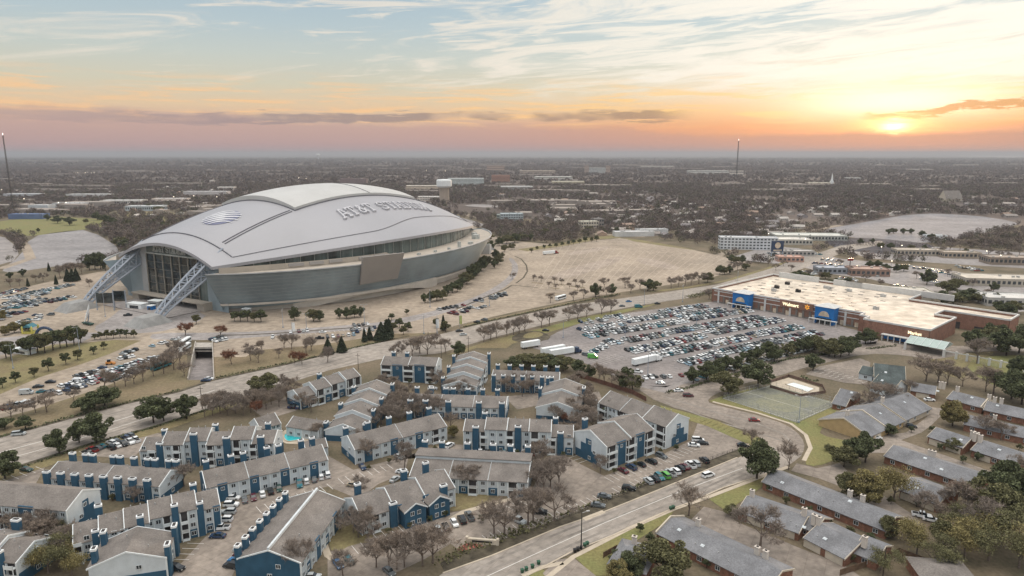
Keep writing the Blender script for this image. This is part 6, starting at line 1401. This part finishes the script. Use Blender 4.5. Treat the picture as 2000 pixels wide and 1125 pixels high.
trees('bare','behind the tall white and blue flats','bare trees behind the tall flats',[(400,815,9),(415,812,10),(430,808,10),(445,812,9),(460,808,10),(475,812,10),(490,806,9),(505,800,9),(520,800,9),(545,795,8),(560,780,8)])
trees('rusty','between the pool and the gable stack','rusty trees between the pool and the gables',[(500,812,8),(640,778,7),(655,775,7),(975,800,7,1.2),(950,797,7,1.2),(1100,830,6)])
trees('bare','in the gardens between the flats','bare garden trees between the flats',[(625,860,9),(700,872,8),(760,805,9),(775,800,10),(790,805,10),(805,808,11),(820,810,11),(840,806,11),(855,808,10),(750,790,9),(735,775,8),(700,800,8),(730,835,10),(745,830,10),(760,828,10),(780,832,9),(860,760,9),(850,750,9),(720,900,9),(712,895,8),(790,918,13,.8),(705,970,9),(880,838,8),(775,700,9),(820,690,12,1.2),(805,695,11,1.2),(835,692,13,1.3),(870,690,11),(850,680,10),(785,690,9)])
trees('bare','in the courtyard around the beige gable','bare trees around the beige gable',[(1000,760,10),(1015,755,10),(1030,765,10),(1110,770,9),(1120,790,10),(1140,800,11),(1150,815,11),(1115,815,11),(1130,830,10),(1145,845,10),(1085,830,9),(1060,850,9),(1210,760,10,1.2),(1180,748,9,1.2),(1195,750,9),(1230,764,9),(1170,745,10)])
trees('oak','between the flats and the lorries','evergreens between the flats and the lorries',[(1000,722,8,1.4),(1025,718,9,1.5),(1050,722,10,1.5),(1075,724,10,1.5),(1100,724,10,1.4),(1130,735,10),(1222,760,11,1.1),(1235,762,10),(1150,740,8),(895,695,9,1.2),(1190,826,11,.9)])
trees('bare','beside the low clerestory flats','bare trees beside the clerestory flats',[(1040,940,10),(1050,960,11),(1062,962,11),(1075,955,12),(1092,948,12),(1045,915,10),(1060,905,10),(1030,925,9),(900,950,10),(915,960,10),(935,950,9),(975,945,8),(1172,925,8)])
trees('bare','in the hedge beside the entrance gate','bare trees in the entrance hedge',[(965,1042,12),(985,1045,13),(1032,1025,13),(1042,1022,12),(1083,1018,14,1.1),(760,1110,11,1.1),(775,1112,12,1.1),(735,1108,10),(825,1105,13,1.1),(845,1100,13,1.1),(790,1108,12),(700,1050,8),(720,1060,8),(670,1125,9)])
trees('bare','beside the long diagonal flats','bare trees beside the diagonal flats',[(582,1120,11),(560,1118,9),(640,1010,7),(665,1035,7),(690,1040,9),(710,1045,9),(500,1120,7)])
trees('sprout','in the garden behind the stepped flats','thin trees behind the stepped flats',[(95,1120,11,1.1),(130,1110,9),(60,1125,10,1.1),(80,1095,9),(120,1065,8),(100,1050,9,1.1),(140,1128,9),(90,1020,8)])
trees('bare','in the garden behind the white mural flats','bare trees behind the mural flats',[(85,1055,11,1.1),(105,1042,10),(70,1075,11,1.1),(345,958,9,1.2),(360,950,9),(262,985,7),(240,968,6),(60,1045,9)])
trees('bush','in the gardens near the pool','yellowish bushes near the pool',[(885,855,8,.8),(600,775,8,.8),(618,790,6),(470,905,3)])
trees('oak','at the corner of the street and the estate','oaks at the street corner',[(1478,935,15,1.1)])
trees('bare','on the estate side of the street','bare trees of the estate side',[(1345,1007,12,1.1),(1540,918,13,.8),(1468,868,8,1.1),(1485,1068,15,1.1)])
trees('oak','in the middle of the bungalow estate','evergreens in the bungalow estate',[(1648,912,9,1.1),(1690,903,13,1.1),(1430,1008,4.5,1.3),(1670,905,12,1.1),(1300,1135,13,1.2),(1225,1130,8,1.1),(1205,1098,4,1.3),(1470,1010,3),(1735,850,5,1.3),(1860,880,6,1.2),(1620,880,3,1.5),(1910,900,4)])
trees('bush','between the bungalow terraces','yellow green trees between the bungalows',[(1690,985,16,1.1),(1655,972,13,1.0),(1860,832,14,1.0),(1735,1050,10),(1840,1075,12),(1960,1020,15,1.0),(1210,1140,9,1.3)])
trees('sprout','between the bungalow terraces','budding trees between the bungalows',[(1745,975,14,1.1),(1790,1085,13,1.1),(1885,1095,14,1.2),(1930,1095,14,1.1),(1985,1065,16,1.2),(1720,1115,9,1.2),(1820,1108,10,1.2),(1905,1060,12,1.1),(1990,1110,14,1.2),(1860,1050,11),(1775,1055,9)])
trees('bare','behind the bungalow garages','bare trees behind the garages',[(1800,1012,10),(1890,1010,12,1.2),(1910,1045,13,1.2),(1860,1000,10),(1985,995,12,1.1),(1990,935,9),(1920,850,9,1.3),(1955,860,9,1.3),(1760,800,8),(1830,1030,9)])
trees('oak','along the eastern garden edge','evergreens along the eastern garden edge',[(1950,985,17,1.0),(1975,975,16),(1990,1010,16),(1925,1010,14)])
trees('bare','in the dense grove behind the tall white flats','bare trees of the dense grove',[(x,y,9) for x,y in [(408,800),(424,800),(438,797),(452,800),(468,798),(482,796),(498,794),(512,792),(530,790),(545,786),(560,784),(590,800),(608,806),(575,770),(560,768),(548,762)]])
trees('bare','in the strip between the low brown flats','bare trees of the middle strip',[(x,y,9) for x,y in [(750,815),(765,816),(780,818),(796,818),(812,818),(828,818),(845,816),(862,812),(770,780),(785,782),(800,784),(770,764),(744,762),(880,770),(895,752),(905,775)]])
trees('bare','around the car court of the beige gable','bare trees of the eastern court',[(x,y,9) for x,y in [(1145,775),(1155,785),(1150,800),(1160,812),(1148,830),(1158,842),(1140,855),(1128,868),(1120,850),(990,770),(1020,775),(1040,770),(1098,862),(1108,880),(1120,765),(1130,752)]])
trees('bare','in the west corner garden','bare trees of the west corner',[(x,y,9) for x,y in [(15,1030),(30,1045),(45,1060),(75,1035),(90,1060),(110,1085),(55,1090),(125,1100),(25,1110),(140,1078)]])
trees('bare','around the shopping strip car parks','bare trees of the shopping strip',[(x,y,8) for x,y in [(1530,520),(1545,530),(1580,540),(1600,545),(1640,520),(1660,535),(1690,550),(1720,560),(1740,570),(1770,575),(1800,585),(1830,590),(1790,545),(1810,550),(1850,540),(1870,560),(1900,560),(1930,580),(1500,520),(1515,528)]])
trees('shrub','around the bungalow gardens','shrubs of the bungalow gardens',[(x,y,3) for x,y in [(1430,1000),(1500,960),(1535,985),(1580,1005),(1620,1030),(1660,1045),(1700,1060),(1560,1040),(1505,1030),(1270,1060),(1250,1040),(1330,1080),(1380,1110),(1630,1060),(1600,1065),(1660,1098),(1700,935),(1760,905),(1800,915),(1850,935),(1880,905),(1835,880),(1870,885),(1905,940),(1660,890),(1640,890),(1720,845),(1780,845),(1820,845),(1740,985),(1790,990),(1830,1000),(1945,955),(1925,900),(1990,880)]])
trees('shrub','around the flats','shrubs around the flats',[(x,y,2.4) for x,y in [(420,975),(450,968),(480,960),(520,948),(560,938),(600,926),(150,972),(180,975),(220,978),(260,980),(430,905),(380,908),(340,905),(720,918),(760,905),(800,893),(850,880),(920,880),(960,885),(1010,890),(1060,892),(1100,893),(1200,925),(1240,912),(760,1045),(800,1032),(840,1020),(870,1010),(610,1060),(640,1030),(230,1085),(280,1075),(340,1060),(400,1040),(1290,885),(1320,880),(1010,1005),(940,1020),(870,970),(830,960),(1020,965),(770,745),(800,750),(840,752),(600,790),(620,785),(660,775)]])
place_trees()
# hedges (massed shrubs)
def hedge(px,h,w_,label,m=m_leaf,n=5.0):
    P=[at(*p) for p in px]; o=P[0]; pts=[]
    for a,c in zip(P,P[1:]):
        L=(c-a).length; k=int(L*w_*n); 
        for _ in range(k):
            t_=rnd.random(); p=a.lerp(c,t_)-o; pts.append((p.x+rnd.uniform(-w_/2,w_/2),p.y+rnd.uniform(-w_/2,w_/2),h*(.08+.92*rnd.random())*(.8+.2*math.sin(t_*L*.9))))
    rg=np.random.default_rng(len(pts)); q=bpy.data.objects.new('hedge',tri_mesh('hedge',leaf_faces(np.array(pts),np.full(len(pts),.42),rg),4,m)); C.objects.link(q); q.location=o; tag(q,label,'hedge')
hedge([(1088,1010),(1160,984),(1280,936)],.8,1.2,'low brown hedge strip along the metal fence',m_leaf2)
hedge([(860,1100),(900,1078),(962,1058),(1080,1016)],1.2,4,'dark shrub bed between the entrance gate and the street lamp',m_leaf2,3)
hedge([(1300,768),(1345,758),(1420,735),(1540,702),(1640,688)],1.1,2,'clipped hedge along the superstore car park edge')
hedge([(417,740),(480,727),(560,710),(640,693),(700,678),(760,664)],1.0,1.2,'dark clipped hedge below the dry bank')
hedge([(0,855),(120,820),(240,789),(350,763)],1.0,1.4,'dark clipped hedge along the main road median')
hedge([(1565,740),(1600,752)],2.2,2,'dense green hedge beside the covered pool')
hedge([(1690,683),(1750,676)],1.2,1.5,'low hedge before the garden centre fence')
hedge([(0,925),(60,908),(180,868),(300,836),(400,803),(470,780)],.8,1.4,'low dark hedge on the near verge of the main road')
hedge([(1445,1010),(1455,1000)],1.5,2,'short shrub clump beside the first garage')
hedge([(1560,1010),(1640,1035),(1700,1060)],1.2,1.5,'scrubby brown planting between two bungalow terraces',m_leaf2,3)
hedge([(1612,474),(1700,479),(1820,484)],5.5,42,'dense dark grove of bare shrubs below the north car park',mat('dark thicket twigs',(.10,.082,.085),1,var=.15,island=.3),.55)
hedge([(1345,582),(1400,570)],2.2,7,'dark thicket behind the superstore corner',m_leaf2,3)
hedge([(905,640),(960,626),(1040,609),(1130,590),(1210,575)],.8,1.2,'dark low hedge between the main road carriageways')
hedge([(925,838),(1000,872)],.8,1.2,'low shrubs before the three storey towers')
hedge([(640,975),(700,1000)],.9,1.2,'low shrubs beside the diagonal flats',m_leaf2)
# ---------------------------------------------------------------- cars
W_='in the west car park'
crow(5,800,60,786,'low end row '+W_,'cars of the stadium west car park',7,z=.06)
crow(150,737,190,727,'in the cluster facing the bank '+W_,'cars of the stadium west car park',6,double=True,fill=.8)
crow(105,772,210,742,'near the bare trees '+W_,'cars of the stadium west car park',14,double=True,fill=.75)
crow(205,738,290,708,'in the middle rows '+W_,'cars of the stadium west car park',13,double=True,fill=.9)
crow(240,693,262,685,'beside the loader '+W_,'cars of the stadium west car park',4)
crow(235,702,275,694,'behind the middle rows '+W_,'cars of the stadium west car park',6,fill=.9)
crow(270,712,330,694,'nearest the coach '+W_,'cars of the stadium west car park',7,fill=.9)
crow(120,756,190,737,'in the outer rows '+W_,'cars of the stadium west car park',9,fill=.9)
crow(215,745,300,716,'before the bare trees '+W_,'cars of the stadium west car park',13,fill=.95)
crow(250,716,300,700,'right of the loader '+W_,'cars of the stadium west car park',7,fill=.95)
crow(288,680,348,663,'nearest the underpass '+W_,'cars of the stadium west car park',8,fill=.7)
for i,(x,y,a,c,k,l) in enumerate([(75,757,20,'black','saloon','black car driving up the stadium west car park'),(99,748,10,'black','saloon','black car ahead of another in the stadium west car park'),(82,767,18,'teal','saloon','dark teal car between the rows of the west car park'),(200,720,15,'dark blue','saloon','dark blue car alone beside the yellow machine'),(52,770,15,'silver','van','silver van in the low end of the west car park'),
(37,850,17,'silver','minivan','silver car on the main road at the west edge'),(408,742,10,'white','saloon','white car leaving the underpass'),(402,745,10,'dark blue','saloon','dark car beside the white one at the underpass'),(250,617,10,'black','pickup','black pickup outside the stadium glass doors'),(70,617,10,'dark blue','saloon','blue car by the arch footing'),
(1344,775,0,'maroon','minivan','maroon minivan turning at the side street junction'),(1383,931,28,'white','minivan','white minivan driving along the street'),(52,920,-15,'dark green','saloon','dark green car in the roadside car park of the flats'),
(1215,599,12,'grey','saloon','grey car on the main road beside the superstore car park'),(1228,590,12,'blue','saloon','blue car on the main road lane near the gate'),(1247,601,8,'teal','van','teal van near the superstore road gate'),(1284,594,-5,'black','saloon','black car on the main road median lane'),
(897,648,20,'black','saloon','black car waiting at the road junction'),(905,655,20,'silver','saloon','silver car on the main road at the junction'),(1066,647,-10,'black','saloon','black car entering the superstore car park'),(1158,700,-12,'lime green','van','lime green van parked among cars near the lorries'),(1275,738,0,'black','pickup','black pickup near the car park exit'),(1290,750,-12,'white','saloon','white car waiting at the car park exit'),(1245,728,-20,'white','pickup','white pickup beside the car park trees'),
(1325,765,5,'white','saloon','white car by the street hedge'),(1815,783,-8,'white','saloon','white car outside the cream gable bungalow'),(1710,857,0,'white','saloon','white car beside the tan bungalow garage'),(1780,835,-20,'black','hatchback','black car on the estate drive'),(1968,922,-10,'white','minivan','white minivan behind the round shrub terrace'),(1975,914,-10,'teal','saloon','teal car behind the white minivan'),(1800,1010,-25,'white','pickup','white pickup beside the long grey terrace'),(1818,1018,-25,'white','saloon','white car beside the white pickup'),
(1544,1028,60,'dark blue','hatchback','dark blue car between the terrace garages'),(1168,990,-15,'grey','saloon','grey car parked alone along the metal fence'),(1228,957,-15,'black','estate car','black car parked along the metal fence'),(1180,972,-15,'grey','saloon','dark grey car at the fence end of the street car park'),(345,1113,-15,'black','estate car','black car at the bottom edge by the twin chimneys'),(1012,1020,-40,'silver','pickup','silver pickup under the bare trees'),(1055,1003,-10,'black','estate car','black car behind the brick planter'),
(1363,862,-8,'white','minivan','white car by the round island near the blue mural'),(1372,868,-8,'black','saloon','black car beside the round island'),(1355,872,-8,'white','saloon','white car in front of the blue mural'),(1473,823,-8,'red','saloon','red car at the top of the street car park'),(1451,872,-8,'black','saloon','black car at the car park corner by the street'),(155,748,0,'white','van','white van in the west car park low row'),
(772,939,60,'silver','saloon','silver car parked by the low clerestory flats'),(690,950,-10,'beige','saloon','beige car on the drive beside the rusty shrubs'),(708,915,-60,'dark blue','saloon','dark blue car below the long ridge flats'),(780,895,-40,'silver','saloon','silver car at the end of the long ridge flats'),(750,1068,-50,'dark green','saloon','dark green car on the garden side of the drive'),(785,925,-20,'white','saloon','white car near the twin bay flats'),(660,1105,-55,'blue','saloon','bright blue car at the bottom drive'),(682,1098,-55,'teal','saloon','teal car beside the bright blue one'),(760,1120,-50,'grey','saloon','grey car under the bottom bare trees'),(610,1130,0,'silver','saloon','silver car cropped by the bottom edge'),
(878,873,60,'white','estate car','white car in the middle parking court'),(826,886,0,'black','saloon','black car under the chimney row of the clerestory flats'),(940,885,0,'white','saloon','white car behind the clerestory chimneys'),(955,884,0,'grey','saloon','grey car behind the clerestory chimneys'),(1156,785,10,'white','saloon','white car between the two gable flats'),(1000,752,0,'black','saloon','black car in the court behind the six chimneys'),(845,761,0,'white','estate car','white car behind the low brown roof')]):
    car1(x,y,a,k,c,l)
F_='beside the tall evergreen oak car park'
crow(572,795,585,797,'in the small court above the pool','cars of the flats',3,sp_=2.7,cols=['dark blue','black','dark blue'],end='west')
crow(152,893,262,850,'in the roadside car park of the flats','cars of the flats',13,fill=.55,sp_=2.8,cols=['white','black','black','red','grey','teal','dark green'])
crow(205,880,265,862,'in the inner line of the roadside car park','cars of the flats',6,fill=.6)
crow(425,1050,462,962,'below the stepped flats','cars of the flats',7,ang=80,cols=['dark blue','white','white','silver','white','white','dark blue'],end='near')
crow(478,980,545,956,'in front of the long two storey flats','cars of the flats',5,ang=70,cols=['grey','maroon','white','black','dark green'])
crow(585,948,640,930,'at the end of the long two storey flats','cars of the flats',5,ang=70,cols=['teal','white','grey','white','white'])
crow(452,1108,498,1050,'along the chimneys of the diagonal flats','cars of the flats',7,ang=80,cols=['black','blue','maroon','silver','white','red','black'],end='near')
crow(855,1040,918,1012,'before the twin bay flats','cars of the flats',5,ang=70,cols=[('pickup','silver'),'black','white','black','grey'])
crow(1216,922,1252,910,'by the white gable flats','cars of the flats',3,ang=90,cols=['maroon','dark blue','black'])
crow(1272,905,1276,903,'by the blue bay','cars of the flats',1,ang=90,cols=['black'])
crow(1267,943,1348,911,'in the street car park line','cars of the flats',9,ang=75,cols=['silver','black','teal',('minivan','lime green'),'silver','white','black','maroon','white'])
crow(1358,908,1376,902,'at the east end of the street car park','cars of the flats',2,ang=75,cols=['silver','black'])
crow(985,886,1040,888,'behind the clerestory flats','cars of the flats',4,cols=['teal','white','white','maroon'])
crow(1290,893,1292,892,'by the blue stair bay','cars of the flats',1,cols=['grey'])
# stadium forecourt cars
f_='on the stadium forecourt'
crow(533,660,552,659,'white pair '+f_,'cars on the stadium forecourt',2,cols=['white','white'])
crow(560,651,600,647,'by the planter strip '+f_,'cars on the stadium forecourt',6,fill=.8)
crow(640,660,690,655,'in the middle '+f_,'cars on the stadium forecourt',6,fill=.7)
crow(690,650,735,645,'near the junction trees '+f_,'cars on the stadium forecourt',7,double=True,fill=.8)
crow(692,637,718,634,'below the side entrance '+f_,'cars on the stadium forecourt',4)
crow(625,662,630,650,'by the conifers '+f_,'cars on the stadium forecourt',2)
crow(420,668,440,664,'beside the underpass '+f_,'cars on the stadium forecourt',4,double=True,cols=['white','grey','white','white'])
s_='in the stadium side car park'
crow(850,607,905,597,'beside the planter '+s_,'cars in the stadium side car park',8,double=False,fill=.8)
crow(890,615,945,600,'in the middle '+s_,'cars in the stadium side car park',9,double=True,fill=.7)
crow(900,640,960,622,'by the road hedge '+s_,'cars in the stadium side car park',5,fill=.8)
crow(940,590,995,575,'at the upper end '+s_,'cars in the stadium side car park',7,double=True,fill=.8)
crow(965,585,975,575,'by the curve '+s_,'cars in the stadium side car park',3)
# west lot by the arch
w2=''
for k,(x0,y0,x1,y1) in enumerate([(0,612,95,583),(0,625,60,606),(30,640,110,612),(0,600,120,566),(20,585,150,556),(60,600,160,578),(0,580,60,562)]):
    crow(x0,y0,x1,y1,f'{ordw(k)} row behind the arch footing','cars behind the arch footing',sp_=3.9,fill=.74,double=True)
# superstore rows
S_='of the store lot'
ROWS=[(1144,633,1236,617,.55),(1300,613,1385,599,.7),(1141,648,1225,634,.6),(1228,630,1320,616,.95),(1326,620,1424,606,.95),(1152,660,1200,652,.8),(1200,652,1350,628,.95),(1352,626,1480,607,.9),(1192,673,1226,668,.8),(1230,668,1306,655,.95),(1308,652,1500,621,.95),(1238,690,1292,678,.8),(1294,678,1386,656,.97),(1390,654,1535,626,.95),(1288,697,1392,677,.9),(1394,676,1470,660,.96),(1474,658,1570,640,.95),(1344,713,1414,694,.92),(1416,692,1500,675,.95),(1502,674,1610,652,.85)]
for k,(x0,y0,x1,y1,f_) in enumerate(ROWS):
    crow(x0,y0,x1,y1,f'store lot stretch {ordw(k)}','cars in the superstore car park',sp_=2.55,fill=min(.98,f_+.04),double=True,ang=82,z=.1)
crow(1145,695,1182,680,'near the lime green van '+S_,'cars in the superstore car park',5)
crow(1160,688,1178,676,'behind the lime green van '+S_,'cars in the superstore car park',4)
crow(1260,740,1330,735,'by the exit '+S_,'cars in the superstore car park',7,fill=.6)
crow(1355,742,1460,712,'under the edge trees '+S_,'cars in the superstore car park',16,fill=.7)
crow(1480,706,1600,678,'by the garden centre edge '+S_,'cars in the superstore car park',18,fill=.7)
crow(1440,590,1500,602,'before the first blue entrance '+S_,'cars in the superstore car park',6,fill=.6)
# commercial strip
for k,(x0,y0,x1,y1) in enumerate([(1700,575,1780,592),(1745,560,1800,572),(1590,515,1640,522),(1570,492,1600,500),(1605,508,1660,513),(1640,520,1690,526),(1690,535,1740,545),(1700,562,1750,570),(1760,520,1830,532),(1800,545,1850,560),(1820,530,1880,542),(1860,520,1920,532),(1880,545,1930,556),(1900,572,1950,582),(1500,495,1530,505),(1640,545,1690,552),(1560,530,1600,540)]):
    crow(x0,y0,x1,y1,f'shopping strip line {ordw(k)}','cars on the shopping strip',sp_=5,fill=.7,double=True)
for c in CARS: c[0]=c[3].length
CARS.sort(key=lambda c:c[0])
used={}
nfull=0
for c in CARS[:300]:
    if c[6] is None: lab=c[5]
    else:
        pl,idx,end=c[5]; nm=c[1] if c[1]!='saloon' else 'car'
        if len((c[2]+' '+nm+' '+pl).split())>11: pl=pl.replace(' in the west car park',' of west lot').replace('in the middle rows','in middle rows').replace('near the bare trees','by bare trees')
        pl=pl.replace(', rear line',' rear')
        lab=f"{c[2]} {nm}, {ordw(idx)} from {'west' if end=='west' else 'the near end'}, {pl}"
    full=c[0]<330; nfull+=full
    put_car(c[1],c[2],c[3],c[4],lab,c[6],full)
rest=CARS[300:]; b=MB(); mats_=list(PM.values())+[m_cg,m_trim]; keys=list(PM)
for c in rest:
    Lg,w_,h,bp,g=PROF[c[1]]; bb,G,_,_=car_parts(c[1]); o=len(b.v); Rm=Matrix.Translation(c[3])@Matrix.Rotation(c[4],4,'Z')
    for src,mi in ((bb,keys.index(c[2])),(G,len(keys))):
        o=len(b.v); b.v+=[tuple(Rm@Vector(v)) for v in src.v]; b.f+=[tuple(i+o for i in f) for f in src.f]; b.m+=[mi]*len(src.f)
    o=len(b.v); b.v+=[tuple(Rm@Vector(v)) for v in [(-Lg/2+.3,-w_/2+.15,0),(Lg/2-.3,-w_/2+.15,0),(Lg/2-.3,w_/2-.15,0),(-Lg/2+.3,w_/2-.15,0),(-Lg/2+.3,-w_/2+.15,.3),(Lg/2-.3,-w_/2+.15,.3),(Lg/2-.3,w_/2-.15,.3),(-Lg/2+.3,w_/2-.15,.3)]]
    b.f+=[(o,o+1,o+5,o+4),(o+1,o+2,o+6,o+5),(o+2,o+3,o+7,o+6),(o+3,o,o+4,o+7)]; b.m+=[len(keys)+1]*4
o=b.build('parked_cars',mats_); tag(o,'mass of parked cars in the far rows of the superstore and shopping car parks','cars',None,'stuff')
print('CARS',len(CARS),'full',nfull,'trees',len(TREES))
# yellow machine
e=empty('loader',at(215,712),R(20),'small orange loader among the west car park cars','loader'); b=MB(); b.box(-2,1,-.9,.9,.6,1.7); b.prism([(1,-1,.2),(2.6,-1,.2),(2.4,-1,1.1),(1,-1,1.4)],(0,2,0)); b.build('body',PM['orange'],e); b=MB(); b.box(-1.2,.4,-.7,.7,1.7,2.8); b.build('cab',m_cg,e)
for x in (-1.3,.9):
    for y in (-.95,.95): w_=link('wheel',WHEEL,e,(x,y,.45)); w_.scale=(1.4,1.4,1.4)
# ---------------------------------------------------------------- air
HAZE_DENS=8e-5
if HAZE_DENS:
    b=MB(); b.box(-30000,30000,-1400,40000,-12,185); hz=b.mesh('haze',[]); hm=bpy.data.materials.new('haze'); hm.use_nodes=True; t=hm.node_tree; t.nodes.clear()
    pv=t.nodes.new('ShaderNodeVolumePrincipled'); pv.inputs['Color'].default_value=(.50,.545,.62,1); pv.inputs['Density'].default_value=HAZE_DENS; pv.inputs['Anisotropy'].default_value=.2
    oo=t.nodes.new('ShaderNodeOutputMaterial'); t.links.new(pv.outputs[0],oo.inputs['Volume']); hz.materials.append(hm)
    o=bpy.data.objects.new('haze',hz); C.objects.link(o); o['kind']='stuff'
